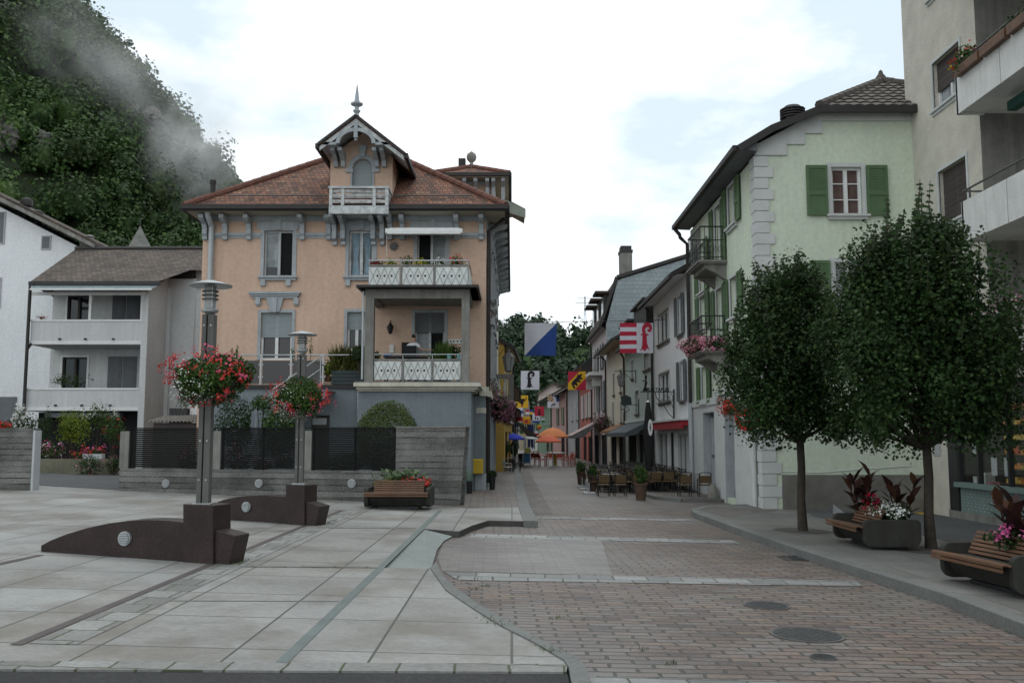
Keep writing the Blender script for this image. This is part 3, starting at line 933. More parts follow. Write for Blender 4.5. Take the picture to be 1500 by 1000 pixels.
def fr(u0, v0, u1, v1, Y=YF):
 return (Xu(u0, (v0 + v1) / 2, Y), Zv(v1, Y), Xu(u1, (v0 + v1) / 2, Y), Zv(v0, Y))
zFl = 3.06
W1 = fr(387, 338, 429.5, 405); W2 = fr(511, 338, 547, 405); W3 = fr(611, 341, 653.5, 420)
W4 = fr(382, 458, 427.5, 527); W5 = fr(508.5, 457, 536, 513); W6 = fr(607.5, 458, 651, 556)
W6 = (W6[0], zFl + 0.12, W6[2], W6[3])
mb = MB()
wall_holes(mb, O_, UX, NF, xl, xr, -0.2, zW, [W1, W2, W3, W4, W5, W6], 0.2)
mb.box((xl, YF + 0.28, -0.2), (xr, YF + 14.1, zW - 0.01))
mb.add([(xl, YF, -.2), (xl, YF + .28, -.2), (xl, YF + .28, zW), (xl, YF, zW), (xr, YF, -.2), (xr, YF + .28, -.2), (xr, YF + .28, zW), (xr, YF, zW)], [(0, 3, 2, 1), (4, 5, 6, 7)])
wallH = mb.build('wall', M['orange'], house)
sg = M['stone_grey']
fgrey = M['lightgrey_paint']
w1 = window(house, O_, UX, NF, *[W1[0], W1[2], W1[1], W1[3]], depth=0.13, t=0.05, mull=1, fm=fgrey, sur=0.10, sill=0.13)
mb = MB(); ubox(mb, O_, UX, NF, W1[0] + 0.05, (W1[0] + W1[2]) / 2 - 0.04, W1[1] + 0.3, W1[3] - 0.05, -0.142, -0.134); mb.build('curtain', M['net'], w1)
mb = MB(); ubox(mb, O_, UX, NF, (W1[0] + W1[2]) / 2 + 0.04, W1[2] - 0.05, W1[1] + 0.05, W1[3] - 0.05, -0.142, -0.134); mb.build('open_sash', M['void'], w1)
w2 = window(house, O_, UX, NF, W2[0], W2[2], W2[1], W2[3], depth=0.13, t=0.06, mull=1, fm=M['white_wood'], sur=0.10, sill=0.13)
for s in (0, 1):                       # curtains tied in the middle
 c0 = W2[0] + 0.06 if s == 0 else (W2[0] + W2[2]) / 2 + 0.05
 c1 = (W2[0] + W2[2]) / 2 - 0.05 if s == 0 else W2[2] - 0.06
 mb = MB(); n_ = 12
 for k in range(n_):
  z0, z1 = W2[1] + 0.05 + (W2[3] - W2[1] - 0.1) * k / n_, W2[1] + 0.05 + (W2[3] - W2[1] - 0.1) * (k + 1) / n_
  def pinch(z):
   f_ = (z - W2[1]) / (W2[3] - W2[1])
   return 0.42 + 0.58 * min(1, abs(f_ - 0.38) * 2.2 + (0.12 if f_ < .38 else 0))
  wd = (c1 - c0) / 2; c = (c0 + c1) / 2
  a0_, a1_ = pinch(z0), pinch(z1)
  y = YF + 0.136
  mb.add([(c - wd * a0_, y, z0), (c + wd * a0_, y, z0), (c + wd * a1_, y, z1), (c - wd * a1_, y, z1)], [(0, 1, 2, 3)])
 mb.build('curtain', M['curtain'], w2)
w3 = window(house, O_, UX, NF, W3[0], W3[2], W3[1], W3[3], depth=0.13, t=0.05, mull=1, fm=M['white_wood'], sur=0.10)
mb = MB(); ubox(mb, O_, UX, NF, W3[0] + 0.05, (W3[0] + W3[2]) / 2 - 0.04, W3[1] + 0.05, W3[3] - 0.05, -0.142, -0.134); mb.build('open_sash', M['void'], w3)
mb = MB(); ubox(mb, O_, UX, NF, (W3[0] + W3[2]) / 2 + 0.04, W3[2] - 0.05, W3[1] + 0.6, W3[3] - 0.05, -0.142, -0.134); mb.build('curtain', M['net'], w3)
w4 = window(house, O_, UX, NF, W4[0], W4[2], W4[1], W4[3], depth=0.13, t=0.06, mull=1, fm=M['white_paint'], sur=0.09, blind=0.52)
w5 = window(house, O_, UX, NF, W5[0], W5[2], W5[1], W5[3], depth=0.13, t=0.06, mull=1, fm=M['white_paint'], sur=0.09, blind=0.46)
w6 = window(house, O_, UX, NF, W6[0], W6[2], W6[1], W6[3], depth=0.13, t=0.05, mull=1, fm=M['white_wood'], sur=0.09, blind=0.28, blindm=M['grey_shut'], name='balcony_door')
mb = MB(); ubox(mb, O_, UX, NF, W6[0] + 0.05, (W6[0] + W6[2]) / 2 - 0.04, W6[1] + 0.05, W6[3] - 0.6, -0.142, -0.134); mb.build('curtain', M['net'], w6)
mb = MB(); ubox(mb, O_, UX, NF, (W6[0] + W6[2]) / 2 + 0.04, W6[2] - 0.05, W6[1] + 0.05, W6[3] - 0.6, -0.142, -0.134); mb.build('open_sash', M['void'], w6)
def block(u0, v0, u1, v1, d1, name=None, d0=-0.02):
 mb = MB(); a = fr(u0, v0, u1, v1); ubox(mb, O_, UX, NF, a[0], a[2], a[1], a[3], d0, d1)
 return mb
for u0, u1 in ((377, 438), (498, 559), (601, 664)):
 mb = block(u0, 325, u1, 336, 0.045)
 a = fr((u0 + u1) / 2 - 5, 322, (u0 + u1) / 2 + 5, 337); ubox(mb, O_, UX, NF, a[0], a[2], a[1], a[3], 0.045, 0.08)
 mb.build('lintel', sg, house)
for (ua, ub) in ((386, 423), (510, 545)):
 for u in (ua, ub):
  mb = block(u - 3.5, 411, u + 3.5, 419, 0.09); mb.build('sill_bracket', sg, house)
mb = block(366, 428, 441, 431, 0.16)
a = fr(368, 431, 439, 434); ubox(mb, O_, UX, NF, a[0], a[2], a[1], a[3], -0.02, 0.12)
a = fr(371, 434, 436, 437); ubox(mb, O_, UX, NF, a[0], a[2], a[1], a[3], -0.02, 0.08)
p0, p1, p2, p3 = P(391, 437, YF), P(416, 437, YF), P(410, 457, YF), P(397, 457, YF)
mb.prism([(p.x, YF - 0.09, p.z) for p in (p0, p1, p2, p3)], (0, 0.11, 0))
p0, p1, p2, p3 = P(400, 437, YF), P(407, 437, YF), P(406, 458, YF), P(401, 458, YF)
mb.prism([(p.x, YF - 0.13, p.z) for p in (p0, p1, p2, p3)], (0, 0.038, 0))
mb.build('window_pediment', sg, house)
for u in (378.5, 434.5):
 mb = block(u - 3.5, 437, u + 3.5, 446, 0.09); a = fr(u - 2.5, 446, u + 2.5, 448); ubox(mb, O_, UX, NF, a[0], a[2], a[1], a[3], -0.02, 0.06)
 mb.build('pediment_bracket', sg, house)
zb0, zb1 = Zv(349, YF), Zv(341.5, YF)
mb = MB()
for (a, b) in ((xl, W1[0] - .1), (W1[2] + .1, W2[0] - .1), (W2[2] + .1, W3[0] - .1), (W3[2] + .1, xr)):
 ubox(mb, O_, UX, NF, a, b, zb0, zb0 + 0.05, -0.02, 0.035)
 ubox(mb, O_, UX, NF, a, b, zb0 + 0.06, zb1, -0.02, 0.06)
ubox(mb, O_, UX, NF, xl, xr, Zv(324, YF), zW - 0.005, -0.02, 0.035)
mb.build('band_course', sg, house)
def bracket(x, zt, zb, w_=0.13, deep=0.55, yw=YF, name='bracket', m=None, axis='y', sgn=-1):
 prof = [(0, zt), (deep, zt), (deep, zt - 0.10), (deep * 0.8, zt - 0.16), (deep * 0.42, zt - 0.22), (deep * 0.30, zt - 0.36), (deep * 0.34, zb + 0.16), (0.13, zb + 0.10), (0.13, zb), (0, zb)]
 mb = MB()
 if axis == 'y':
  mb.prism([(x - w_ / 2, yw + sgn * d, z) for d, z in prof], (w_, 0, 0))
 else:
  mb.prism([(yw + sgn * d, x - w_ / 2, z) for d, z in prof], (0, w_, 0))
 return mb.build(name, m or sg, house)
zt = zE - 0.06
for u in (302, 331.5, 366, 444, 482.5, 572, 590, 669, 705):
 bracket(Xu(u, 335, YF), zt, zb0 - 0.06, 0.14)
for u in (491.5, 504, 548, 561):
 bracket(Xu(u, 335, YF), zE - 0.1, zb0 - 0.22, 0.13, 0.8)
ex0, ex1 = Xu(269, 306, 26.85), Xu(741, 306, 26.85)
ey0, ey1 = 26.85, YF + 14.8
PITCH = 0.70
mb = MB()
hip_a, hip_b = hip_roof(mb, ex0, ex1, ey0, ey1, zE + 0.12, PITCH)
roof = mb.build('roof', TILE_RED, house, uv=True)
mb = MB()
for c in ((ex0, ey0), (ex1, ey0)):
 ridge_tiles(mb, (c[0], c[1], zE + 0.15), Vector(hip_a) + Vector((0, 0, 0.04)), 0.10)
ridge_tiles(mb, Vector(hip_a) + Vector((0, 0, 0.04)), Vector(hip_b) + Vector((0, 0, 0.04)), 0.10)
mb.build('ridge_tiles', pm('ridge_clay', (0.135, 0.058, 0.042), 0.85, 0.25, 5), roof, smooth=True)
mb = MB(); mb.box((ex0 + 0.03, ey0 + 0.03, zE), (ex1 - 0.03, ey1 - 0.03, zE + 0.06)); mb.build('soffit', M['soffit'], house)
mb = MB()
for (p, q) in (((ex0 - .05, ey0), (ex1 + .05, ey0)), ((ex1, ey0), (ex1, ey1)), ((ex0, ey0), (ex0, ey1))):
 d = Vector((q[0] - p[0], q[1] - p[1], 0)).normalized(); n_ = Vector((d.y, -d.x, 0))
 if p[0] == ex0 and q[0] == ex0:
  n_ = -n_
 mb.bar(Vector((*p, zE + 0.09)) + n_ * 0.05, Vector((*q, zE + 0.09)) + n_ * 0.05, 0.12, 0.13)
 mb.bar(Vector((*p, zE + 0.03)) + n_ * 0.0, Vector((*q, zE + 0.03)) + n_ * 0.0, 0.05, 0.10)
mb.build('gutter', M['gutter'], house)
mb = MB()                                # snow guard rail along the eave
for dz in (0.0,):
 y = ey0 + 0.55; z_ = zE + 0.12 + 0.55 * PITCH + 0.08
 mb.tube([(ex0 + 1.1, y, z_), (Xu(483, 300, YF), y, z_)], 0.02, 6)
 mb.tube([(Xu(578, 300, YF), y, z_), (ex1 - 1.0, y, z_)], 0.02, 6)
mb.build('snow_guard', M['steel_pole'], roof)
p = P(313, 290, 27.6)
mb = MB(); mb.lathe((p.x, 27.5, zE + 0.45), [(0.075, 0), (0.075, 0.5), (0.095, 0.5), (0.095, 0.62), (0.06, 0.63)], 12); mb.build('vent_pipe', M['gutter'], roof, smooth=True)
YD = 27.5
dx0, dx1 = Xu(484, 250, YD), Xu(575, 250, YD)
dxm = (Xu(529, 200, YD))
yov = 26.6
za = Zv(173, yov)
xg0, xg1 = Xu(466.5, 223, yov), Xu(594, 223, yov)
ze = Zv(222, yov)
ks = (za - ze) / ((xg1 - xg0) / 2)
zd0 = zE - 0.02
dorm = MB()
top = lambda x: za - 0.14 - abs(x - dxm) * ks
zwin0, zwin1 = Zv(277, YD), Zv(248, YD)
xwin0, xwin1 = Xu(516.5, 250, YD), Xu(546, 250, YD)
rw = (xwin1 - xwin0) / 2; xwc = (xwin0 + xwin1) / 2
arc = [(xwc + rw * math.cos(PI * k / 10), zwin1 + rw * 1.05 * math.sin(PI * k / 10)) for k in range(11)]
dorm.poly([(x, YD, z_) for x, z_ in [(dx0, zd0), (xwin0, zd0), (xwin0, zwin1)] + arc[::-1][1:6] + [(xwc, top(dxm)), (dx0, top(dx0))]])
dorm.poly([(x, YD, z_) for x, z_ in [(xwc, top(dxm))] + arc[::-1][5:] + [(xwin1, zd0), (dx1, zd0), (dx1, top(dx1))]])
yback = 31.5
dorm.add([(dx0, YD, zd0), (dx0, yback, zd0), (dx0, yback, top(dx0)), (dx0, YD, top(dx0)), (dx1, YD, zd0), (dx1, yback, zd0), (dx1, yback, top(dx1)), (dx1, YD, top(dx1))], [(0, 3, 2, 1), (4, 5, 6, 7)])
n_ = len(arc)
dorm.add([(x, YD, z_) for x, z_ in arc] + [(x, YD + .15, z_) for x, z_ in arc], [(i, i + 1, n_ + i + 1, n_ + i) for i in range(n_ - 1)])
dormer = dorm.build('dormer', M['orange'], house)
mb = MB(); mb.poly([(x, YD + 0.1, z_) for x, z_ in [(xwin0 - .02, zd0 + .3), (xwin0 - .02, zwin1)] + arc[::-1] + [(xwin1 + .02, zd0 + .3)]])
mb.build('window', M['roller'], dormer)
mb = MB()
for k in range(10):
 (x0, z0), (x1, z1) = arc[k], arc[k + 1]
 s = 1.0 + 0.13 / rw
 q = [(x0, z0), (x1, z1), (xwc + (x1 - xwc) * s, zwin1 + (z1 - zwin1) * s), (xwc + (x0 - xwc) * s, zwin1 + (z0 - zwin1) * s)]
 mb.prism([(x, YD - 0.05, z_) for x, z_ in q], (0, 0.06, 0))
for s in (-1, 1):
 mb.box((xwc + s * rw, YD - 0.04, zwin0), (xwc + s * (rw + 0.05), YD + 0.01, zwin1))
 mb.box((xwc + s * (rw - 0.02), YD - 0.06, zwin1 - 0.1), (xwc + s * (rw + 0.2), YD + 0.01, zwin1))
mb.build('window_surround', sg, dormer)
p0, p1, p2, p3 = P(525.5, 214, YD), P(538, 214, YD), P(534.5, 231, YD), P(528.5, 231, YD)
mb = MB(); mb.prism([(q.x, YD - 0.1, q.z) for q in (p0, p1, p2, p3)], (0, 0.11, 0)); mb.build('keystone', sg, dormer)
mb = MB()
for s in (-1, 1):
 xe = xg0 if s < 0 else xg1
 zz = za - abs(xe - dxm) * ks
 a = [(dxm, yov - .1, za + .05), (xe, yov - .1, zz + .05), (xe, yback, zz + .05), (dxm, yback, za + .05)]
 mb.add(a + [(q[0], q[1], q[2] - 0.07) for q in a], [(0, 1, 2, 3), (7, 6, 5, 4), (0, 4, 5, 1), (1, 5, 6, 2), (2, 6, 7, 3)])
droof = mb.build('dormer_roof', TILE_RED, dormer, uv=True)
mb = MB()                       # dark verge flashing and the gutters along the dormer eaves
for s in (-1, 1):
 xe = xg0 if s < 0 else xg1
 zz = za - abs(xe - dxm) * ks
 mb.bar((dxm, yov - 0.12, za + 0.045), (xe, yov - 0.12, zz + 0.045), 0.05, 0.07)
 mb.bar((xe + s * 0.03, yov - .1, zz + .0), (xe + s * 0.03, 29.0, zz + .0), 0.10, 0.14)
mb.build('verge_flashing', M['gutter'], dormer)
mb = MB()                       # bargeboards
for s in (-1, 1):
 xe = xg0 + 0.04 if s < 0 else xg1 - 0.04
 f = lambda x, d: za - d - abs(x - dxm) * ks
 mb.prism([(dxm, yov - .06, f(dxm, 0.03)), (xe, yov - .06, f(xe, 0.03)), (xe, yov - .06, f(xe, 0.16)), (dxm, yov - .06, f(dxm, 0.18))], (0, 0.05, 0))
mb.build('bargeboard', M['white_wood'], dormer)
mb = MB()                       # boarded underside
for s in (-1, 1):
 xe = xg0 + 0.05 if s < 0 else xg1 - 0.05
 f = lambda x, d: za - d - abs(x - dxm) * ks
 mb.add([(dxm, yov, f(dxm, .03)), (xe, yov, f(xe, .03)), (xe, YD + .6, f(xe, .03)), (dxm, YD + .6, f(dxm, .03))], [(0, 1, 2, 3)])
mb.build('gable_soffit', M['white_wood'], dormer)
mb = MB()                       # the arch with its pendant
NA = 14
xa, za0, za1 = 0.47, Zv(211, yov), Zv(193, yov)
for k in range(NA):
 t0, t1 = PI * k / NA, PI * (k + 1) / NA
 q = []
 for (t, rr) in ((t0, 1.0), (t1, 1.0), (t1, 1.24), (t0, 1.24)):
  q.append((dxm + xa * rr * math.cos(t), yov - 0.075, za0 + (za1 - za0) * math.sin(t) * (rr if rr == 1 else 1.27)))
 mb.prism(q, (0, 0.10, 0))
mb.box((dxm - 0.055, yov - .09, Zv(203, yov)), (dxm + 0.055, yov + .05, Zv(181, yov)))
mb.lathe((dxm, yov, Zv(207, yov)), [(0.01, 0), (0.05, 0.03), (0.05, 0.06), (0.03, 0.09)], 10)
for s in (-1, 1):
 mb.box((dxm + s * 0.56, yov - .06, za0 - 0.04), (dxm + s * 0.98, YD, za0 + 0.04))
mb.build('gable_arch', sg, dormer)
for u in (493.5, 504, 553, 563.5):
 x = Xu(u, 230, YD)
 bm_ = MB(); zt_, zb_ = za0 - 0.04, Zv(246, YD)
 prof = [(0, zt_), (0.75, zt_), (0.75, zt_ - .1), (0.5, zt_ - .16), (0.22, zt_ - .25), (0.15, zt_ - .4), (0.13, zb_ + .05), (0.08, zb_), (0, zb_)]
 bm_.prism([(x - 0.06, YD - d, z_) for d, z_ in prof], (0.12, 0, 0)); bm_.build('gable_bracket', sg, dormer)
mb = MB()
zf = za + 0.05
mb.lathe((dxm, yov + 0.05, zf), [(0.11, -0.12), (0.09, 0.0), (0.06, 0.1), (0.11, 0.17), (0.10, 0.2), (0.06, 0.22), (0.06, 0.30), (0.17, 0.36), (0.18, 0.40), (0.10, 0.42), (0.07, 0.50), (0.045, 0.72), (0.012, 0.97), (0.004, 0.98)], 14)
mb.build('finial', sg, dormer, smooth=True)
by0 = 26.62
bx0, bx1 = Xu(482, 290, by0), Xu(569, 290, by0)
mb = MB()
mb.box((bx0, by0, Zv(313, by0)), (bx1, by0 + 0.04, Zv(301, by0)))
mb.box((bx0, by0 + .04, Zv(313, by0) + 0.02), (bx0 + .04, YD, Zv(301, by0)))
mb.box((bx1 - .04, by0 + .04, Zv(313, by0) + 0.02), (bx1, YD, Zv(301, by0)))
mb.box((bx0 + .04, by0 + .04, Zv(310, by0)), (bx1 - .04, YD, Zv(306, by0)))
balc = mb.build('dormer_balcony', M['white_wood'], dormer)
mb = MB()
for (v0, v1) in ((277, 282), (284, 290), (292, 297)):
 mb.box((bx0 + .06, by0 + .02, Zv(v1, by0)), (bx1 - .06, by0 + .05, Zv(v0, by0)))
 for bx in (bx0 + .02, bx1 - .05):
  mb.box((bx, by0 + .07, Zv(v1, by0)), (bx + .03, YD, Zv(v0, by0)))
mb.build('balcony_board', M['peel'], dormer)
mb = MB()
for u in (484.5, 502, 548, 566.5):
 x = Xu(u, 290, by0); mb.box((x - .045, by0 - .01, Zv(301, by0)), (x + .045, by0 + .065, Zv(276, by0)))
mb.box((bx0 - .02, by0 - .03, Zv(276, by0)), (bx1 + .02, by0 + .09, Zv(273, by0)))
for bx in (bx0 - .01, bx1 - .06):
 mb.box((bx, by0 + .09, Zv(276, by0)), (bx + .07, YD, Zv(273, by0)))
mb.build('balcony_rail', M['white_wood'], dormer)
YL = 25.4
lx0, lx1 = Xu(524, 620, YL), Xu(690, 640, YL)
zc0, zc1 = Zv(573, YL), Zv(561, YL)
mb = MB()
mb.box((lx0, YL, -0.2), (lx1, YF - 0.005, zc0))
base = mb.build('ground_floor_wall', M['blue'], house)
cx0, cx1 = lx0 - 0.05, Xu(704, 567, YL - 0.25)
mb = MB()
mb.box((cx0 - .04, YL - 0.26, zc1 - 0.10), (cx1, YF - 0.01, zc1 + 0.0))
mb.box((cx0 + .02, YL - 0.16, zc1 - 0.17), (cx1 - .08, YF - 0.01, zc1 - 0.10))
mb.box((cx0 + .04, YL - 0.08, zc0), (cx1 - .15, YF - 0.01, zc1 - 0.17))
mb.build('cornice', M['cream'], house)
mb = MB(); mb.box((cx0 - .02, YL - .22, zc1), (cx1 - .04, YF - .01, zc1 + 0.035)); mb.build('loggia_floor', M['conc_grey'], house)
zs0, zs1 = Zv(437, YL), Zv(418, YL - .25)
px = [(Xu(534, 500, YL), Xu(547, 500, YL)), (Xu(676, 500, YL), Xu(687.5, 500, YL))]
for a, b in px:
 mb = MB(); mb.box((a, YL, zc1 + .035), (b, YL + (b - a), zs0)); mb.build('pillar', M['conc_grey'], house)
mb = MB(); mb.box((px[0][0], YL, zs0), (px[1][1], YL + .26, Zv(424, YL))); mb.box((px[0][0], YL + .26, zs0 + .04), (px[0][0] + .22, YF - .01, Zv(424, YL))); mb.box((px[1][1] - .22, YL + .26, zs0 + .04), (px[1][1], YF - .01, Zv(424, YL)))
mb.build('beam', M['conc_grey'], house)
mb = MB(); zt_ = Zv(424, YL)
mb.prism([(px[0][0] - .16, YL - .28, zt_ + .06), (px[1][1] + .22, YL - .28, zt_ + .06), (px[1][1] + .02, YL - .02, zt_ + .004), (px[0][0] - .02, YL - .02, zt_ + .004)], (0, 0, 0.005))
mb.box((px[0][0] - .12, YL - .24, zt_ + 0.065), (px[1][1] + .2, YF - .01, zs1 - .06))
mb.build('balcony_slab', M['conc_grey'], house)
mb = MB(); mb.box((px[0][0] - .2, YL - .32, zs1 - .06), (px[1][1] + .26, YF - .012, zs1 + .01)); mb.build('slab_edge_flashing', M['gutter'], house)
mb = MB(); mb.box((px[0][0] + .22, YL + .26, zs0 + 0.1), (px[1][1] - .22, YF - .01, zs0 + .14)); mb.build('loggia_ceiling', M['conc_grey'], house)
LATT = pm('dark_lattice_line', (0.17, 0.185, 0.18), 0.8, 0.1, 5)
def panel(u0, u1, v0, v1, Y, par):
 a = (Xu(u0, (v0 + v1) / 2, Y), Zv(v1, Y), Xu(u1, (v0 + v1) / 2, Y), Zv(v0, Y))
 mb = MB(); mb.box((a[0], Y, a[1]), (a[2], Y + .02, a[3])); pn = mb.build('railing_board', M['white_panel'], par)
 mb = MB(); w_, h_ = a[2] - a[0], a[3] - a[1]
 step = w_ / 4.0
 for k in range(-2, 6):
  for s in (1, -1):
   x0 = a[0] + step * (k + (0 if s > 0 else 1)); pts = []
   x1 = x0 + s * step
   q0, q1 = Vector((x0, Y - .008, a[1])), Vector((x1, Y - .008, a[1] + h_ * .95))
   t0, t1 = 0.0, 1.0
   for lim, sg_ in ((a[0], 1), (a[2], -1)):
    d0, d1 = (q0.x - lim) * sg_, (q1.x - lim) * sg_
    if d0 < 0 and d1 < 0:
     t0, t1 = 1, 0
    elif d0 < 0:
     t0 = max(t0, d0 / (d0 - d1))
    elif d1 < 0:
     t1 = min(t1, d0 / (d0 - d1))
   if t1 - t0 > 0.02:
    mb.bar(q0.lerp(q1, t0), q0.lerp(q1, t1), 0.008, 0.008, up=(0, 1, 0))
 mb.build('lattice', LATT, pn)
 mb = MB()
 for k in range(3):
  mb.disc((a[0] + w_ * (0.27 + 0.235 * k), Y - 0.003, a[1] + h_ * .5), 0.028, (0, 1, 0), 0.008, 12)
 mb.build('hole', M['void'], pn)
def railing(Y, panels, v0, v1, vr, ux0, ux1, yback, posts, ret):
 for (a, b) in panels:
  panel(a, b, v0, v1, Y, house)
 mb = MB(); x0, x1 = Xu(ux0, vr, Y), Xu(ux1, vr, Y); zr = Zv(vr, Y)
 mb.tube([(x0, yback, zr), (x0, Y, zr), (x1, Y, zr), (x1, yback, zr)], 0.018, 8)
 for u in posts:
  x = Xu(u, (v0 + vr) / 2, Y); mb.tube([(x, Y + .03, Zv(v1 + 3, Y)), (x, Y + .03, zr)], 0.014, 6)
 mb.build('hand_rail', M['steel'], house)
 mb = MB()
 for u in posts[1:-1]:
  x = Xu(u, (v0 + v1) / 2, Y); mb.box((x - .03, Y - .015, Zv(v1 + 2, Y)), (x + .03, Y + .028, Zv(v0 - 3, Y)))
 mb.box((x0, Y - .02, Zv(v0 - 1, Y)), (x1, Y + .04, Zv(v0 - 3.5, Y)))
 mb.build('railing_frame', M['conc_grey'], house)
 if ret:
  mb = MB(); mb.box((x1 - .01, Y + .05, Zv(v1, Y)), (x1 + .01, yback, Zv(v0, Y))); mb.build('railing_board', M['white_panel'], house)
railing(YL - .05, ((541, 585), (589.5, 634.5), (638, 685)), 391, 417, 381.5, 540.5, 686, YF - .02, (541, 587.3, 636.3, 685.5), True)
railing(YL + .05, ((548, 588), (592, 631.6), (635, 674.5)), 529, 556, 519, 547.5, 675.5, YL + .4, (548, 590, 633.3, 675), False)
mb = MB(); mb.box((lx1, YF - .45, -.2), (xr, YF - .003, zc0 - .05)); mb.build('pilaster', M['blue'], house)
mb = MB(); mb.box((lx1 + .07, YF - .475, Zv(605, YF - .45)), (xr + .02, YF - .2, Zv(597, YF - .45))); mb.build('pilaster_band', M['cream'], house)
mb = MB(); mb.box((lx1 + .05, YF - .5, -.2), (xr + .03, YF - .2, Zv(694, YF - .45))); mb.build('pilaster_base', M['stone_grey'], house)
mb = MB(); mb.box((cx1 - .1, YF - .55, zc0 - .05), (xr + .06, YF - .0, zc0 + .1)); mb.box((cx1 - .1, YF - .5, zc0 + .1), (xr + .03, YF - .0, zc0 + .22)); mb.build('cornice', M['cream'], house)
YT = 26.2
tx0 = Xu(304, 600, YT)
mb = MB()
DR = fr(455, 608, 482, 700, YT); DR = (DR[0], 0.2, DR[2], DR[3])
wall_holes(mb, (0, YT, 0), UX, NF, tx0, lx0, -.2, zFl - .1, [DR], .15)
mb.add([(tx0, YT, -.2), (tx0, YF - .01, -.2), (tx0, YF - .01, zFl - .1), (tx0, YT, zFl - .1)], [(0, 3, 2, 1)])
mb.build('terrace_wall', M['blue'], house)
mb = MB(); mb.box((tx0 - .05, YT - .08, zFl - .1), (lx0 - .005, YF - .012, zFl)); mb.build('terrace_floor', M['gutter'], house)
mb = MB(); mb.box((DR[0], YT + .1, DR[1]), (DR[2], YT + .14, DR[3])); cd = mb.build('cellar_door', M['blind_brown'], house)
mb = MB(); mb.box((DR[0] + .02, YT + .07, DR[3] - .26), (DR[2] - .1, YT + .098, DR[3] - .08))
for k in range(9):
 x = DR[0] + .05 + k * .04; mb.box((x, YT + .06, DR[3] - .25), (x + .015, YT + .068, DR[3] - .09))
mb.build('vent_grille', M['lightgrey_paint'], cd)
SMOKE = pm('brown_smoked_panel', (0.030, 0.027, 0.028), 0.18, 0.15, 2, spec=0.5)
zr = Zv(520, YT)
for (ua, ub) in ((318, 380), (384.5, 424.5), (429, 471.5)):
 mb = MB(); mb.box((Xu(ua, 545, YT), YT - .02, Zv(562, YT)), (Xu(ub, 545, YT), YT - .008, Zv(528, YT))); mb.build('terrace_panel', SMOKE, house)
mb = MB()
mb.tube([(tx0, YT - .03, zr), (lx0 - .02, YT - .03, zr)], .02, 8)
for u in (318, 382.5, 426.7, 473.5):
 x = Xu(u, 545, YT)
 mb.box((x - .02, YT - .05, Zv(568, YT)), (x + .02, YT - .02, zr))
 for v in (534, 552):
  mb.disc((x - .05, YT - .03, Zv(v, YT)), .02, (0, 1, 0), .03, 8); mb.disc((x + .05, YT - .03, Zv(v, YT)), .02, (0, 1, 0), .03, 8)
mb.build('terrace_railing', M['steel'], house)
mb = MB(); ys = YT - .9
mb.tube([P(473, 520, ys), P(373, 589, ys)], .018, 8); mb.tube([P(469, 541, ys), P(412, 580, ys)], .015, 8)
for u, v in ((470, 522), (420, 556), (376, 587)):
 p = P(u, v, ys); mb.tube([p, (p.x, p.y, p.z - .95)], .014, 6)
mb.build('stair_handrail', M['steel'], house)
mb = MB()
for k in range(12):
 p = P(473 - k * 8.4, 571 + k * 5.8, ys)
 mb.box((p.x - .17, ys - .02, p.z - .03), (p.x + .17, YT - .01, p.z))
pa, pb = P(478, 571, ys), P(372, 645, ys)
mb.prism([(pa.x, ys - .05, pa.z), (pb.x, ys - .05, pb.z), (pb.x, ys - .05, pb.z - .2), (pa.x, ys - .05, pa.z - .2)], (0, .04, 0))
mb.build('stair', M['blue'], house)
mb = MB(); x = Xu(311.5, 350, YF); mb.tube([(x, YF - .55, zE + .02), (x, YF - .5, zE - .1), (x, YF - .12, zE - .35), (x, YF - .12, 3.2)], .085, 10); mb.build('downpipe', M['lightgrey_paint'], house, smooth=True)
mb = MB(); x = Xu(533, 480, YL); mb.tube([(x - .03, YL + .02, zs0 + .2), (x - .03, YL + .02, zc1 + .1)], .03, 8); mb.build('downpipe', M['lightgrey_paint'], house, smooth=True)
mb = MB(); mb.tube([(ex1 - .05, YF + .25, zE - .02), (ex1 - .2, YF + .2, zE - .15), (xr + .08, YF + .12, zE - .42), (xr + .07, YF + .12, 0.3)], .06, 8); mb.build('downpipe', M['gutter'], house, smooth=True)
mb = MB(); x = Xu(532, 590, YL); mb.tube([(x - .2, YL + .4, zc0), (x - .2, YT - .08, 0.3)], .03, 8); mb.build('downpipe', M['lightgrey_paint'], house, smooth=True)
mb = MB(); ubox(mb, O_, UX, NF, Xu(657, 500, YF - .05), Xu(685, 500, YF - .05), Zv(503.5, YF), Zv(497, YF), .01, .05); sp = mb.build('number_plate', M['white_panel'], house)
mb = MB()
for u in (660, 665, 670.2, 675.6):
 p = P(u, 500, YF); mb.disc((p.x, YF - .055, p.z), .025, (0, 1, 0), .01, 10)
mb.build('hole', M['void'], sp)
p = P(577, 361, YF)
mb = MB(); mb.disc((p.x, YF - .03, p.z), .08, (0, 1, 0), .04, 16)
for k in range(9):
 t = 2 * PI * k / 9
 mb.bar((p.x + .07 * math.cos(t), YF - .03, p.z + .07 * math.sin(t)), (p.x + .135 * math.cos(t), YF - .03, p.z + .135 * math.sin(t)), .045, .02, up=(0, 1, 0))
mb.build('sun_ornament', M['steel_pole'], house)
p = P(573, 482, YF)
mb = MB(); mb.lathe((p.x, YF - .2, p.z - .12), [(.02, -.05), (.06, 0), (.10, .16), (.10, .18), (.05, .24), (.015, .30)], 8); mb.tube([(p.x, YF - .2, p.z + .18), (p.x, YF - .1, p.z + .26), (p.x, YF, p.z + .1)], .012, 6); mb.build('wall_lantern', M['black_metal'], house)
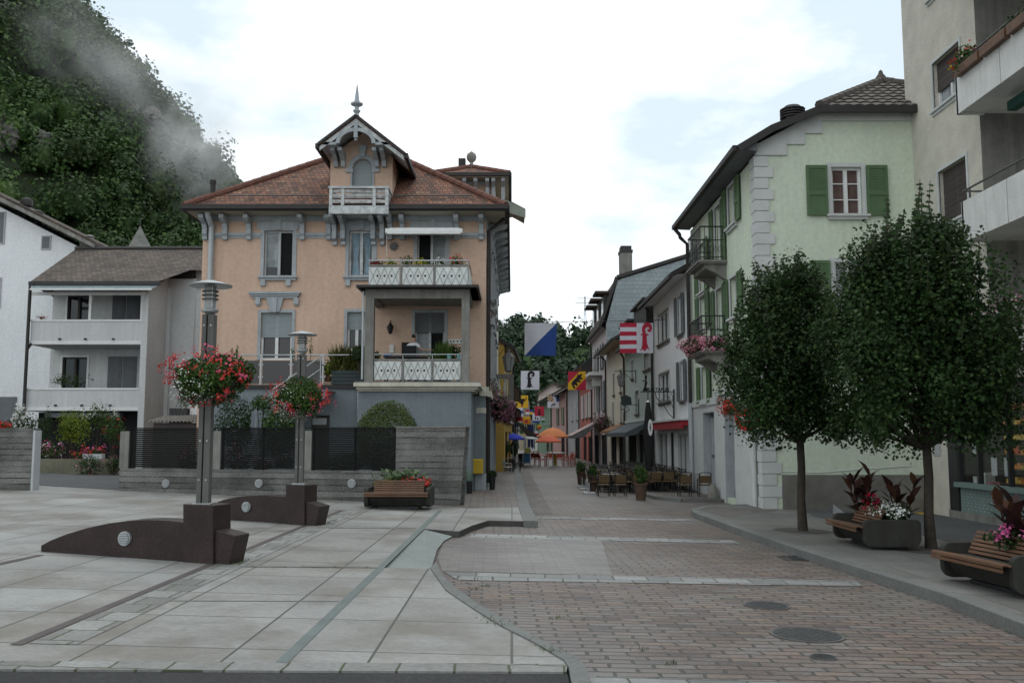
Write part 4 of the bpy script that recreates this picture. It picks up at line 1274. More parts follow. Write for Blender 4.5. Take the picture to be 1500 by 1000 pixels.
p = P(574, 511, YF); mb = MB(); ubox(mb, O_, UX, NF, p.x - .06, p.x + .06, p.z - .12, p.z + .12, 0.0, .04); mb.disc((p.x, YF - .042, p.z + .02), .03, (0, 1, 0), .01, 10); mb.build('thermometer', M['white_paint'], house)
mb = MB(); a = P(566, 336, 27.0); b = P(678, 336, 27.0)
mb.box((a.x, 26.75, Zv(341, 26.75)), (b.x, 27.05, Zv(334.5, 26.75))); mb.box((a.x + .1, 27.05, Zv(337, 27.)), (b.x - .1, YF, Zv(333, 27.)))
mb.box((a.x + .05, 26.70, Zv(343, 26.75)), (b.x - .05, 26.748, Zv(338, 26.75)))
mb.build('awning_cassette', M['white_paint'], house)
mb = MB(); x = Xu(566.5, 345, 26.9); mb.tube([(x, 26.9, Zv(341, 26.9)), (x, 26.95, Zv(375, 26.9))], .008, 5); mb.build('awning_crank', M['white_paint'], house)
NS = Vector((1, 0, 0)); US = Vector((0, 1, 0)); OS = Vector((xr, 0, 0))
mb = MB()
ubox(mb, OS, US, NS, YF + .3, YF + 14.0, -.2, 2.9, 0.0, .05)
mb.build('street_wall_base', M['blue'], house)
mb = MB(); ubox(mb, OS, US, NS, YF + .0, YF + 14.05, zc0 - .05, zc0 + .12, .0, .16); ubox(mb, OS, US, NS, YF + .0, YF + 14.05, zc0 + .12, zc0 + .24, 0, .1); mb.build('cornice', M['cream'], house)
mb = MB(); ubox(mb, OS, US, NS, YF + 9.5, YF + 14.1, zc0 + .24, zE - .02, 0.0, .16); ubox(mb, OS, US, NS, YF + .25, YF + 1.1, zc0 + .24, zE - 1.2, 0.0, .05); mb.build('street_pilaster', M['cream'], house)
for k in range(12):
 bracket(YF + .9 + k * 1.12, zE - .05, zE - .95, .16, .62, xr, 'bracket', None, 'x', 1)
 if k % 2:
  bracket(YF + .9 + k * 1.12 + .25, zE - .05, zE - .95, .16, .62, xr, 'bracket', None, 'x', 1)
mb = MB(); ubox(mb, OS, US, NS, YF + .2, YF + 14, zE - .36, zE - .02, 0, .05); mb.build('frieze', sg, house)
for k in range(4):
 y0 = YF + 2.0 + k * 2.4
 for (z0, z1) in ((3.5, 5.0), (6.0, 7.3)):
  window(house, OS + Vector((0.14, 0, 0)), US, NS, y0, y0 + 1.0, z0, z1, depth=.10, fm=fgrey, sur=.1, sill=.12, pane=M['glass'])
  mb = MB(); ubox(mb, OS, US, NS, y0 - .2, y0 + 1.2, z1 + .14, z1 + .34, 0, .22); mb.build('window_hood', sg, house)
 mb = MB(); ubox(mb, OS, US, NS, YF + 1.3 + k * 2.8, YF + 3.4 + k * 2.8, .5, 2.5, .0, .06); sw = mb.build('shop_window', M['glass'], house)
 fbm = frame_bm(OS, US, NS, YF + 1.25 + k * 2.8, YF + 3.45 + k * 2.8, .45, 2.55, .03, .1, .06, 1); fbm.build('frame', M['stone_grey'], sw)
yb0, yb1, xb = 34.8, 38.2, 0.05
mb = MB(); mb.box((xr + .1, yb0, zc0 - .02), (xb, yb1, zc0 + .16)); mb.box((xr + .1, yb0 + .06, zc0 - .14), (xb - .07, yb1 - .06, zc0 - .02)); mb.build('balcony', M['cream'], house)
mb = MB()
mb.box((xr + .16, yb0 + .02, zc0 + .95), (xb + .02, yb0 + .22, zc0 + 1.1)); mb.box((xb - .2, yb0 + .22, zc0 + .95), (xb + .02, yb1, zc0 + 1.1))
mb.box((xr + .16, yb0 + .03, zc0 + .16), (xb - .0, yb0 + .2, zc0 + .28)); mb.box((xb - .18, yb0 + .2, zc0 + .16), (xb, yb1, zc0 + .28))
for yy in (yb0 + .03, yb1 - .2):
 mb.box((xb - .19, yy, zc0 + .28), (xb + .01, yy + .18, zc0 + .95))
mb.build('balustrade', M['conc_grey'], house)
def baluster(x, y):
 mb = MB(); mb.lathe((x, y, zc0 + .28), [(.07, 0), (.07, .06), (.04, .1), (.085, .26), (.06, .42), (.035, .52), (.07, .62), (.07, .67)], 10); mb.build('baluster', M['cream'], house, smooth=True)
for x in (xr + .28, xr + .5):
 baluster(x, yb0 + .12)
for k in range(12):
 baluster(xb - .1, yb0 + .45 + k * .23)
wx0, wx1 = Xu(640, 275, 35.0), xr + .12
wy0, wy1 = 35.0, 40.5
zw = Zv(259, 34.4)
mb = MB(); mb.box((wx0, wy0, zE + .2), (wx1, wy1, zw)); wing = mb.build('rear_wing', M['orange'], house)
mb = MB()
a, b = hip_roof(mb, Xu(630, 258, 34.4), Xu(746, 258, 34.4), 34.4, 41.1, zw + .12, .45)
wr = mb.build('wing_roof', TILE_RED, wing, uv=True)
mb = MB()
x0_, x1_ = Xu(630, 258, 34.4), Xu(746, 258, 34.4)
for c in ((x0_, 34.4), (x1_, 34.4), (x1_, 41.1)):
 ridge_tiles(mb, (c[0], c[1], zw + .15), Vector(a if c[1] < 40 else b) + Vector((0, 0, .04)), .09)
mb.build('wing_ridge_tiles', pm('ridge_clay_wing', (0.135, 0.06, 0.045), .85, .25, 5), wing, smooth=True)
mb = MB(); mb.lathe((a[0], a[1], a[2] - .05), [(.16, 0), (.12, .08), (.07, .14), (.07, .24), (.17, .34), (.2, .46), (.17, .58), (.06, .66), (.02, .70)], 14); mb.build('ball_finial', M['conc_grey'], wing, smooth=True)
mb = MB(); p = P(677, 243, 36.2); mb.box((p.x - .14, 36, zw + .3), (p.x + .14, 36.3, p.z + .25)); mb.build('wing_vent', M['gutter'], wing)
mb = MB(); mb.box((x0_ + .03, 34.43, zw), (x1_ - .03, 41.07, zw + .06)); mb.build('wing_soffit', M['soffit'], wing)
mb = MB()
mb.bar((x0_, 34.36, zw + .09), (x1_, 34.36, zw + .09), .1, .12); mb.bar((x1_ + .04, 34.36, zw + .09), (x1_ + .04, 41.1, zw + .09), .1, .12)
mb.build('wing_gutter', M['gutter'], wing)
mb = MB()
za_, zb_ = Zv(300, wy0), Zv(266, wy0)
mb.box((wx0, wy0 - .04, zb_ - .15), (wx1, wy0 - .002, zw - .01)); mb.box((wx0, wy0 - .05, za_), (wx1, wy0 - .002, za_ + .25))
for u in (681, 697, 714, 723, 737):
 x = Xu(u, 280, wy0)
 prof = [(0, zw - .02), (.5, zw - .02), (.5, zw - .14), (.2, zw - .3), (.12, za_ + .15), (0, za_ + .1)]
 mb.prism([(x - .07, wy0 - .05 - d, z_) for d, z_ in prof], (.14, 0, 0))
mb.build('wing_frieze', sg, wing)
mb = MB()
q0, q1, q2, q3 = Vector((xr + .45, 35.2, Zv(289, 35.2))), Vector((Xu(770, 306, 35.2), 35.2, Zv(306, 35.2))), Vector((Xu(768, 306, 37.4), 37.6, Zv(306, 35.2))), Vector((xr + .45, 37.6, Zv(289, 35.2)))
mb.add([q0, q1, q2, q3, q0 - Vector((0, 0, .03)), q1 - Vector((0, 0, .03)), q2 - Vector((0, 0, .03)), q3 - Vector((0, 0, .03))], [(0, 1, 2, 3), (7, 6, 5, 4), (0, 4, 5, 1), (1, 5, 6, 2), (2, 6, 7, 3), (3, 7, 4, 0)])
mb.add([q0, q1, q1 - Vector((0, 0, .35)), q0 - Vector((-.05, 0, .55))], [(0, 1, 2, 3)])
mb.build('side_awning', pm('faded_green_canvas', (0.26, 0.29, 0.25), .9, .15, 3), house)
GREEN = leafmat('mid_green_leaf', (0.026, 0.058, 0.013), (0.055, 0.108, 0.024), (0.095, 0.155, 0.038))
GREEN_DK = leafmat('dark_green_leaf', (0.016, 0.038, 0.012), (0.032, 0.066, 0.020), (0.06, 0.10, 0.03))
GREEN_LT = leafmat('yellow_green_leaf', (0.085, 0.13, 0.015), (0.17, 0.22, 0.025), (0.24, 0.28, 0.04))
GREEN_BX = leafmat('clipped_box_leaf', (0.060, 0.088, 0.024), (0.115, 0.150, 0.045), (0.17, 0.20, 0.07))
RED_FL = leafmat('red_petal', (0.42, 0.03, 0.025), (0.62, 0.06, 0.045), (0.66, 0.13, 0.11), trans=0.2)
PINK_FL = leafmat('pink_petal', (0.45, 0.12, 0.22), (0.62, 0.28, 0.38), (0.70, 0.45, 0.52), trans=0.2)
HOT_FL = leafmat('magenta_petal', (0.45, 0.04, 0.20), (0.66, 0.16, 0.36), (0.75, 0.40, 0.55), trans=0.2)
WHITE_FL = leafmat('white_petal', (0.55, 0.57, 0.53), (0.72, 0.73, 0.70), trans=0.2)
DRED_FL = leafmat('deep_red_petal', (0.30, 0.008, 0.03), (0.48, 0.015, 0.06), trans=0.2)
YEL_FL = leafmat('yellow_petal', (0.55, 0.40, 0.02), (0.62, 0.5, 0.06), trans=0.2)
DULL_PINK = leafmat('faded_mauve_petal', (0.16, 0.06, 0.09), (0.28, 0.12, 0.17), (0.36, 0.2, 0.25), trans=0.2)
def foliage_part(par, c, rad, n, size, mat, name='foliage', tmpl=LEAF, lo=0.45, jit=0.6, lump=0.3, core=None):
 lv = LV()
 p, nn = blob(n, c, rad, lo, lump=lump)
 lv.scatter(tmpl, p, nr.uniform(size * .6, size * 1.3, n), nn + [0, 0, .25], jit)
 return lv.build(name, mat, par)
def blossoms(par, c, rad, n, size, mat, name='blossom', lo=0.9, cluster=4, spread=0.04, up=0.0, keep=None, lump=0.3):
 p, nn = blob(n, c, rad, lo, lump=lump)
 if up:
  k = nn[:, 2] > up
  p, nn = p[k], nn[k]
 if keep is not None:
  k = keep(p); p, nn = p[k], nn[k]
 p = np.repeat(p, cluster, 0) + nr.normal(0, spread, (len(p) * cluster, 3))
 nn = np.repeat(nn, cluster, 0)
 if len(p) == 0:
  return None
 lv = LV()
 lv.scatter(PETAL, p, nr.uniform(size * .7, size * 1.3, len(p)), nn, 0.45)
 return tag(lv.build(name, mat, par), kind='stuff')
def shrub(name, label, cat, c, rad, n, size, mat, group=None, fl=(), stem=0.0, pot=None, **kw):
 """c is the middle of the crown; things stand on the ground below it"""
 base = (c[0], c[1], c[2] - rad[2] - stem)
 t = thing(name, label, cat, base, group=group)
 foliage_part(t, c, rad, n, size, mat, **kw)
 mb = MB()
 for k in range(4):
  a = k * 1.7
  mb.tube([(c[0] + .03 * math.cos(a), c[1] + .03 * math.sin(a), base[2]), (c[0] + rad[0] * .35 * math.cos(a), c[1] + rad[1] * .35 * math.sin(a), c[2])], [.022, .008], 6)
 mb.build('stem', M['bark'], t)
 for f in fl:
  blossoms(t, c, (rad[0] * 1.03, rad[1] * 1.03, rad[2] * 1.03), *f)
 if pot:
  h, r_, m_ = pot
  mb = MB(); mb.lathe((c[0], c[1], base[2] - h), [(r_ * .72, 0), (r_ * .95, h * .85), (r_ * 1.05, h * .86), (r_ * 1.05, h), (r_ * .85, h), (r_ * .85, h * .94)], 18); mb.build('pot', m_, t, smooth=True)
  t_loc = Vector(t.location)
 return t
CONC = brickmat('board_marked_concrete', [(0, (0.085, 0.083, 0.076)), (0.35, (0.125, 0.124, 0.116)), (0.7, (0.160, 0.159, 0.150)), (1, (0.110, 0.108, 0.099))],
    9.0, 0.135, 0.012, (0.030, 0.029, 0.026), 0.9, 0.37, 'UV', 0.9, 0, 0.5, 0.8, mot=0.35, dist=0.015, mfade=(0.9, .42, .62), worn=((0.22, 0.22, 0.21), 1.1, .5, .68, .7))
FA = Vector((P(174, 722, 23.2).x, 23.2, 0)); FB = Vector((P(674, 745, 20.8).x, 20.8, 0))
FU = (FB - FA).normalized(); FN = Vector((FU.y, -FU.x, 0))
def FL_(u, v, off=0.0):
 d = ray(u, v); o = Vector((0, 0, EYE))
 base = FA + FN * off
 t = (base - o).dot(FN) / d.dot(FN)
 return o + d * t
def fa(u, v, off=0.0):
 q = FL_(u, v, off)
 return (q - FA).dot(FU), q.z
fence = thing('garden_fence', 'board-marked concrete garden wall with black slatted fence panels between short posts', 'fence', (FA + FU * 4.3) + Vector((0, 0, .1)))
zft = FL_(400, 627).z; zlow = FL_(400, 688).z
mb = MB()
aL, aR = 0.0, fa(579.5, 680)[0]
ubox(mb, FA, FU, FN, aL, aR, -.15, zlow, -.24, 0); mb.build('low_wall', CONC, fence, uv=True)
mb = MB()
a1t, a1b = fa(682, 628)[0], fa(673, 745)[0]
Q = lambda a, z_, d: (FA + FU * a + FN * d) + Vector((0, 0, z_))
mb.prism([Q(aR + .001, -.15, 0), Q(a1b, -.15, 0), Q(a1t, zft, 0), Q(aR + .001, zft, 0)], tuple(-FN * .26))
mb.build('high_wall', CONC, fence, uv=True)
mb = MB(); ubox(mb, FA, FU, FN, aR - .01, a1t + .02, zft, zft + .03, -.27, .02); mb.build('coping', M['conc_grey'], fence)
for (u0, u1) in ((174, 187), (310, 321.5), (443, 455)):
 mb = MB(); ubox(mb, FA, FU, FN, fa(u0, 660)[0], fa(u1, 660)[0], zlow, zft - .06, -.2, -.03); mb.build('post', M['conc_grey'], fence)
SLAT = pm('black_slat', (0.010, 0.011, 0.011), 0.8, 0.2, 6, spec=.15)
for (u0, u1, mids) in ((187, 310, ()), (321.5, 443, (382,)), (455, 579.5, (517,))):
 a0, a1 = fa(u0, 660)[0] + .02, fa(u1, 660)[0] - .02
 mb = MB()
 n_ = 19
 for k in range(n_):
  z_ = zlow + .03 + (zft - zlow - .03) * k / n_
  ubox(mb, FA, FU, FN, a0 + .03, a1 - .03, z_, z_ + .040, -.12, -.06)
 for a in [a0, a1 - .03] + [fa(m_, 660)[0] for m_ in mids]:
  ubox(mb, FA, FU, FN, a, a + .03, zlow, zft, -.13, -.05)
 mb.build('slat_panel', SLAT, fence)
mb = MB(); ubox(mb, FA, FU, FN, fa(180, 627)[0], aR - .02, zft, zft + .022, -.16, -.02); mb.build('top_rail', SLAT, fence)
def vent_light(par, c, n, r, name='recessed_lamp'):
 mb = MB(); mb.disc(c, r, n, .04, 24); o = mb.build(name, M['steel'], par)
 mb = MB(); nn_ = Vector(n).normalized(); mb.disc(Vector(c) + nn_ * .006, r * .84, n, .04, 24); mb.build('lamp_face', M['grey_shut'], o)
 mb = MB(); c = Vector(c); n = Vector(n).normalized(); a = n.cross(Vector((0, 0, 1))).normalized()
 for k in range(7):
  h = (k - 3) * r * .23
  w_ = math.sqrt(max(0, (r * .82) ** 2 - h * h))
  mb.bar(c + n * .03 + a * -w_ + Vector((0, 0, h)), c + n * .03 + a * w_ + Vector((0, 0, h)), .010, r * .12)
 mb.build('louvre', M['lightgrey_paint'], o)
for u in (244, 380, 516):
 q = FL_(u, 707.5); vent_light(fence, q + FN * .02, FN, .098)
g = G(46, 718, PZ); yw = g.y
lw = thing('concrete_wall', 'short board-marked concrete wall with faint graffiti at the left edge of the square', 'wall', (P(10, 700, yw).x, yw, gz(-11.5) + .1))
mb = MB(); mb.box((-18, yw, 0), (g.x, yw + .3, Zv(627, yw))); mb.build('wall', CONC, lw, uv=True)
mb = MB(); mb.box((g.x - .02, yw - .012, gz(g.x) + PZ), (g.x + .03, yw + .29, Zv(630, yw))); mb.build('end_face', M['lightgrey_paint'], lw)  # paler thin slab over the wall's right end face
mb = MB(); pts = [P(10 + 0, 0, yw)]
gr = [(14, 662), (18, 652), (26, 650), (32, 654), (34, 660), (31, 664), (25, 666), (21, 660), (23, 655), (22, 670)]
mb.tube([(P(a, b, yw).x, yw - .004, P(a, b, yw).z) for a, b in gr], .006, 5); mb.build('graffiti', M['conc_grey'], lw)
YG = 36.0
gh = thing('grey_balcony_house', 'grey two-storey house with recessed white-edged balconies and brown tiled roof', 'house', (Xu(125, 600, YG), YG, gz(-16)))
GX0, GX1 = Xu(38, 520, YG), Xu(206, 520, YG)
yb = YG + 1.9
zr0, zr1 = Zv(413, YG), Zv(365, 41.0)
mb = MB()
gO = (0, yb, 0)
gd = lambda u0, v0, u1, v1: (Xu(u0, (v0 + v1) / 2, yb), Zv(v1, yb), Xu(u1, (v0 + v1) / 2, yb), Zv(v0, yb))
D1, D2, D3, D4 = gd(99, 433, 131, 470), gd(165, 432, 205, 470), gd(91, 523, 127, 572), gd(158, 522, 200, 572)
wall_holes(mb, gO, UX, NF, GX0, GX1 + .4, 0, zr0 + .1, [D1, D3], .15)
mb.box((GX0, yb + .3, 0), (Xu(297, 390, 38), 44, zr0))
mb.build('wall', M['grey_render_light'], gh)
for D in (D1, D3):
 window(gh, gO, UX, NF, D[0], D[2], D[1], D[3], depth=.1, t=.06, mull=1, fm=M['gutter'], sur=.08, surm=M['white_paint'], pane=M['glass'])
for D in (D2, D4):
 mb = MB(); xm = (D[0] + D[2]) / 2
 for (a, b) in ((D[0], xm - .02), (xm + .02, D[2])):
  ubox(mb, gO, UX, NF, a, b, D[1], D[3], 0, .04)
  for k in range(16):
   z_ = D[1] + .1 + (D[3] - D[1] - .2) * k / 16
   ubox(mb, gO, UX, NF, a + .06, b - .06, z_, z_ + .05, .04, .055)
 mb.build('shutter', M['grey_shut'], gh)
for (vt, vb, ul, ur, post) in ((468, 503, 45, 208, True), (568, 600, 38, 204, False)):
 x0, x1 = Xu(ul, (vt + vb) / 2, YG), Xu(ur, (vt + vb) / 2, YG)
 z0, z1 = Zv(vb, YG), Zv(vt, YG)
 mb = MB(); mb.box((x0, YG, z0 + .1), (x1, YG + .14, z1 - .07)); mb.build('balcony_parapet', M['grey_render_light'], gh)
 mb = MB(); mb.box((x0 - .02, YG - .03, z1 - .07), (x1 + .02, YG + .17, z1)); mb.box((x0 - .02, YG - .03, z0 - .03), (x1 + .02, YG + .05, z0 + .1)); mb.build('parapet_trim', M['white_paint'], gh)
 mb = MB(); mb.box((x0, YG + .05, z0 - .05), (x1, yb, z0 + .08)); mb.build('balcony_floor', M['grey_render'], gh)
 for k, fr_ in enumerate((.27, .5, .75)):
  x = x0 + (x1 - x0) * fr_; mb = MB(); mb.tube([(x, YG - .12, z0 + .16), (x, YG + .05, z0 + .18)], .04, 6); mb.build('drain_spout', M['metal_dark'], gh)
mb = MB()
x0, x1 = Xu(206, 520, YG), Xu(215, 520, YG)
mb.box((x0, YG - .05, 0), (x1, YG + .4, Zv(424, YG))); mb.build('corner_pier', M['grey_render_light'], gh)
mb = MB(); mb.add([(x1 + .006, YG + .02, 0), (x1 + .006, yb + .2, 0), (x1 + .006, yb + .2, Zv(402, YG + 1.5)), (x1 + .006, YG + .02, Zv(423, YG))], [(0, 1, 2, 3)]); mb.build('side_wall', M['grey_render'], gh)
mb = MB(); mb.box((x1 + .012, 38.05, 0), (Xu(283, 500, 38.05), 43, Zv(408, 38.05))); mb.build('stair_wall', M['grey_render_light'], gh)
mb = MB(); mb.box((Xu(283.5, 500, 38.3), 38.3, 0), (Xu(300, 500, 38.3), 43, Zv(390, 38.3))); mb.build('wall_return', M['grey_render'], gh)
mb = MB(); mb.box((x1 - .1, 37.99, Zv(408, 38)), (Xu(282, 400, 38), 43, Zv(399, 38))); mb.build('fascia', M['gutter'], gh)
mb = MB()
xa0, xa1 = Xu(49, 412, YG), Xu(236, 412, YG)
xb0, xb1 = Xu(111, 365, 41.0), Xu(298, 365, 41.0)
mb.add([(xa0, YG - .2, zr0), (xa1, YG - .2, zr0), (xa1 + .55, 37.6, zr0 + .75), (Xu(300, 395, 37.6), 37.6, zr0 + .75), (xb1 + .2, 41, zr1), (xb0, 41, zr1)], [(0, 1, 2, 3, 4, 5)])
mb.add([(xa0, YG - .2, zr0), (xb0, 41, zr1), (xb0, 41, zr0 - .3), (xa0, YG - .2, zr0 - .15)], [(0, 1, 2, 3)])
mb.add([(xb0, 41, zr1), (xb1 + 2, 41, zr1), (xb1 + 2, 46, zr0), (xb0, 46, zr0)], [(0, 1, 2, 3)])
rf = mb.build('roof', TILE_BROWN, gh, uv=True)
mb = MB(); ridge_tiles(mb, (xb0, 41, zr1 + .02), (xb1 + .2, 41, zr1 + .02), .10); mb.build('ridge_tiles', M['gutter'], rf)
mb = MB(); mb.box((xa0 - .05, YG - .28, zr0 - .16), (xa1 + .05, YG - .18, zr0 - .02)); mb.build('gutter', M['metal_dark'], gh)
mb = MB()                                  # glazed canopy of white frames
zc_ = Zv(424, YG - .7)
for k in range(5):
 x = Xu(45 + k * 43, 420, YG - .7)
 mb.bar((x, YG - .75, zc_), (x + .12, YG - .2, zr0 - .2), .05, .05)
mb.bar((Xu(45, 424, YG - .75), YG - .75, zc_), (Xu(222, 424, YG - .75), YG - .75, zc_), .06, .06)
mb.bar((Xu(45, 424, YG), YG - .06, zc_ - .06), (Xu(215, 424, YG), YG - .06, zc_ - .06), .1, .12)
for u in (132, 208):
 x = Xu(u, 446, YG); mb.bar((x, YG + .05, Zv(468, YG)), (x, YG + .05, zc_ - .1), .1, .1)
cn = mb.build('canopy_frame', M['white_paint'], gh)
mb = MB(); mb.add([(Xu(45, 424, YG - .75), YG - .74, zc_ + .03), (Xu(222, 424, YG - .75), YG - .74, zc_ + .03), (xa1, YG - .2, zr0 - .16), (xa0, YG - .2, zr0 - .16)], [(0, 1, 2, 3)]); mb.build('canopy_glass', pm('wired_canopy_glass', (.25, .31, .31), .2, .2, 3), cn)
mb = MB()
x = Xu(39.5, 520, YG - .1); mb.tube([(Xu(52, 413, YG - .25), YG - .25, zr0 - .12), (x, YG - .12, zr0 - .16), (x, YG - .12, zr0 - .6), (x, YG - .12, .3)], .065, 8); mb.tube([(Xu(45, 505, YG - .05), YG + .0, Zv(503, YG)), (x, YG - .1, Zv(512, YG))], .05, 6); mb.build('downpipe', M['gutter'], gh, smooth=True)
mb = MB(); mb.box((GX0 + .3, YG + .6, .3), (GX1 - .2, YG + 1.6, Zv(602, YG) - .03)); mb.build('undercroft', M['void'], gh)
mb = MB(); mb.box((Xu(62, 607, YG), YG + .2, Zv(611, YG)), (Xu(172, 607, YG), YG + .55, Zv(604, YG))); mb.build('undercroft_blind', M['grey_shut'], gh)
YW = 41.5
wh = thing('white_gable_house', 'white rendered house with a dark raked roof edge at the left of the picture', 'house', (Xu(20, 600, YW), YW, gz(-22)))
mb = MB()
pts = [P(-160, 600, YW), P(128, 600, YW), P(128, 368, YW), P(0, 303, YW), P(-160, 222, YW)]
poly = [(pts[0].x, YW, 0), (pts[1].x, YW, 0), (pts[2].x, YW, pts[2].z), (pts[4].x, YW, pts[4].z)]
mb.prism(poly, (0, 9, 0)); mb.build('wall', M['white_render'], wh)
mb = MB(); mb.box((pts[0].x, YW - .06, 0), (Xu(24, 600, YW), YW - .003, Zv(581, YW))); mb.build('dark_plinth', M['grey_shut'], wh)
mb = MB()
e0, e1 = P(-170, 207, YW - .6), P(137, 360, YW - .6)
mb.prism([(e0.x, YW - .6, e0.z), (e1.x, YW - .6, e1.z), (e1.x, YW - .6, e1.z + .22), (e0.x, YW - .6, e0.z + .22)], (0, 10, 0)); r_ = mb.build('roof', TILE_BROWN, wh, uv=True)
mb = MB(); mb.prism([(e0.x, YW - .63, e0.z - .1), (e1.x + .05, YW - .63, e1.z - .1), (e1.x + .05, YW - .63, e1.z + .08), (e0.x, YW - .63, e0.z + .08)], (0, .03, 0)); mb.build('bargeboard', M['conc_grey'], wh)
for (u0, v0, u1, v1) in ((63, 347, 73, 364), (-20, 312, 5, 356), (-20, 408, -1, 450)):
 a = (Xu(u0, v0, YW), Zv(v1, YW), Xu(u1, v1, YW), Zv(v0, YW))
 mb = MB(); ubox(mb, (0, YW, 0), UX, NF, a[0], a[2], a[1], a[3], .002, .03); f_ = mb.build('window', M['grey_shut'], wh)
 frame_bm((0, YW, 0), UX, NF, a[0] - .05, a[2] + .05, a[1] - .05, a[3] + .05, .0, .05, .05, 0).build('frame', M['grey_render'], f_)
for (u, v, h) in ((31, 307, .55), (39, 300, .8), (55, 318, .45)):
 p = P(u, v, YW + 1.5)
 mb = MB(); mb.lathe((p.x, p.y, p.z - .8), [(.16, 0), (.16, .7), (.24, .74), (.27, .9), (.24, 1.05), (.1, 1.12)], 12); mb.build('chimney_cowl', M['gutter'], wh, smooth=True)
mb = MB(); p = P(131, 356, YW + .4)
mb.box((p.x - .3, p.y - .3, p.z - .6), (p.x + .3, p.y + .3, p.z + .05)); mb.lathe((p.x, p.y, p.z + .05), [(.2, 0), (.2, .2), (.26, .22), (.1, .32)], 10); mb.build('chimney', M['conc_grey'], wh)
p0 = P(204, 366, 75)
sp = thing('church_spire', 'slender grey pointed spire showing above the brown roof before the wooded hill', 'spire', (p0.x, 75, 12))
mb = MB(); mb.lathe((p0.x, 75, 11), [(1.2, 0), (1.2, p0.z - 11.3), (1.05, p0.z - 11), (.02, Zv(331, 75) - 11)], 6); mb.build('spire', pm('mossy_stone_spire', (.15, .15, .135), .9, .3, 2, .3, 6), sp)
mb = MB(); mb.tube([(p0.x, 75, Zv(331, 75) - .1), (p0.x, 75, Zv(318, 75))], .035, 6); mb.build('finial_rod', M['metal_dark'], sp)
ys_ = 31.0
sh = thing('garden_shed', 'low dark shed with corrugated roof between the grey house and the orange house', 'shed', (Xu(255, 640, ys_), ys_ + 1, gz(-10)))
x0, x1 = Xu(214, 640, ys_), Xu(297, 640, ys_)
mb = MB(); mb.box((x0 + .15, ys_ + .2, 0), (x1, ys_ + 2.2, Zv(619, ys_))); mb.build('wall', M['blind_brown'], sh)
mb = MB(); n_ = 60; za_, zb_ = Zv(617, ys_), Zv(606, ys_ + 2.4)
vs = []
for k in range(n_ + 1):
 x = x0 + (x1 - x0) * k / n_; h = .03 * math.sin(k * PI / 2)
 vs += [(x, ys_, za_ + h), (x, ys_ + 2.4, zb_ + h)]
mb.add(vs, [(2 * k, 2 * k + 2, 2 * k + 3, 2 * k + 1) for k in range(n_)]); mb.build('roof', M['conc_grey'], sh)
p = P(272, 600, 33); mb = MB(); mb.box((p.x - .5, 32.8, p.z - .5), (p.x + .1, 33.4, p.z + .05)); mb.build('crate_stack', M['metal_dark'], sh)
mb = MB(); mb.box((p.x + .15, 33.0, p.z - .25), (p.x + .7, 33.05, p.z + .35)); mb.build('white_board', M['white_paint'], sh)
gp = G(110, 694, .1); yq = gp.y
mb = MB(); mb.box((Xu(48, 680, yq), yq, gz(-15)), (Xu(168, 680, yq), yq + .3, Zv(672, yq))); tag(mb.build('low_garden_wall', pm('mossy_wall', (.16, .155, .11), .95, .3, 2, .3, 30)), 'low mossy garden wall along the lane behind the concrete walls', 'wall')
yv = yq + .9
def S_(u, v, Y):
 p = P(u, v, Y); return (p.x, p.y, p.z)
k_ = yv / FPX
shrub('acacia_shrub', 'bright yellow-green feathery shrub behind the low garden wall', 'shrub', S_(104, 628, yv), (24 * k_, .5, 30 * k_), 2600, .06, GREEN_LT, stem=.9, jit=.9, lo=.2, lump=.5)
shrub('conifer', 'narrow dark green conifer left of the yellow-green shrub', 'conifer', S_(69, 635, yv + .5), (7 * k_, .2, 36 * k_), 900, .05, GREEN_DK, stem=.1)
shrub('rose_bush', 'climbing rose bush with a few pale blooms right of the yellow-green shrub', 'rose', S_(143, 612, yv + .3), (26 * k_, .4, 20 * k_), 1100, .055, GREEN, stem=1.0, lump=.7, jit=.9, lo=.1, fl=((26, .05, WHITE_FL),))
shrub('leafy_bush', 'dark leafy bush hanging in front of the grey house beside the fence', 'bush', S_(166, 628, yv), (14 * k_, .4, 22 * k_), 900, .06, GREEN, stem=.6, fl=((12, .06, RED_FL),))
shrub('hollyhock', 'tall white flowering plant behind the left concrete wall', 'flower', S_(29, 612, yw + 1.4), (.09, .09, .32), 160, .06, GREEN, stem=1.2, fl=((60, .06, WHITE_FL),))
shrub('geranium', 'red geranium peeping over the left concrete wall at the picture edge', 'flower', S_(2, 624, yw + .7), (.14, .14, .1), 120, .06, GREEN, stem=1.3, fl=((40, .05, RED_FL),))
shrub('bush', 'mixed dark green bush behind the hollyhock', 'bush', S_(36, 625, yv), (30 * k_, .5, 22 * k_), 1400, .06, GREEN_DK, stem=.8)
shrub('flower_bush', 'low pink flowering bush at the foot of the conifer', 'flower bush', S_(74, 660, yv - .2), (22 * k_, .25, 12 * k_), 800, .05, GREEN, fl=((34, .045, PINK_FL), (20, .04, HOT_FL), (8, .05, WHITE_FL)))
shrub('flower_bush', 'low dark bush with pale roses in front of the garden wall beside the lane', 'flower bush', S_(131, 681, yq - .4), (17 * k_, .25, 13 * k_), 800, .05, GREEN_DK, fl=((14, .045, PINK_FL),))
shrub('flower_bush', 'small dark rose bush against the left end of the slatted fence', 'flower bush', S_(166, 680, yq - .3), (10 * k_, .2, 14 * k_), 500, .05, GREEN_DK, fl=((8, .05, PINK_FL),))
t = thing('flower_trough', 'white trough of red and pink geraniums standing on the low garden wall', 'flower box', S_(138, 671, yq + .15))
c = Vector(S_(138, 668, yq + .15))
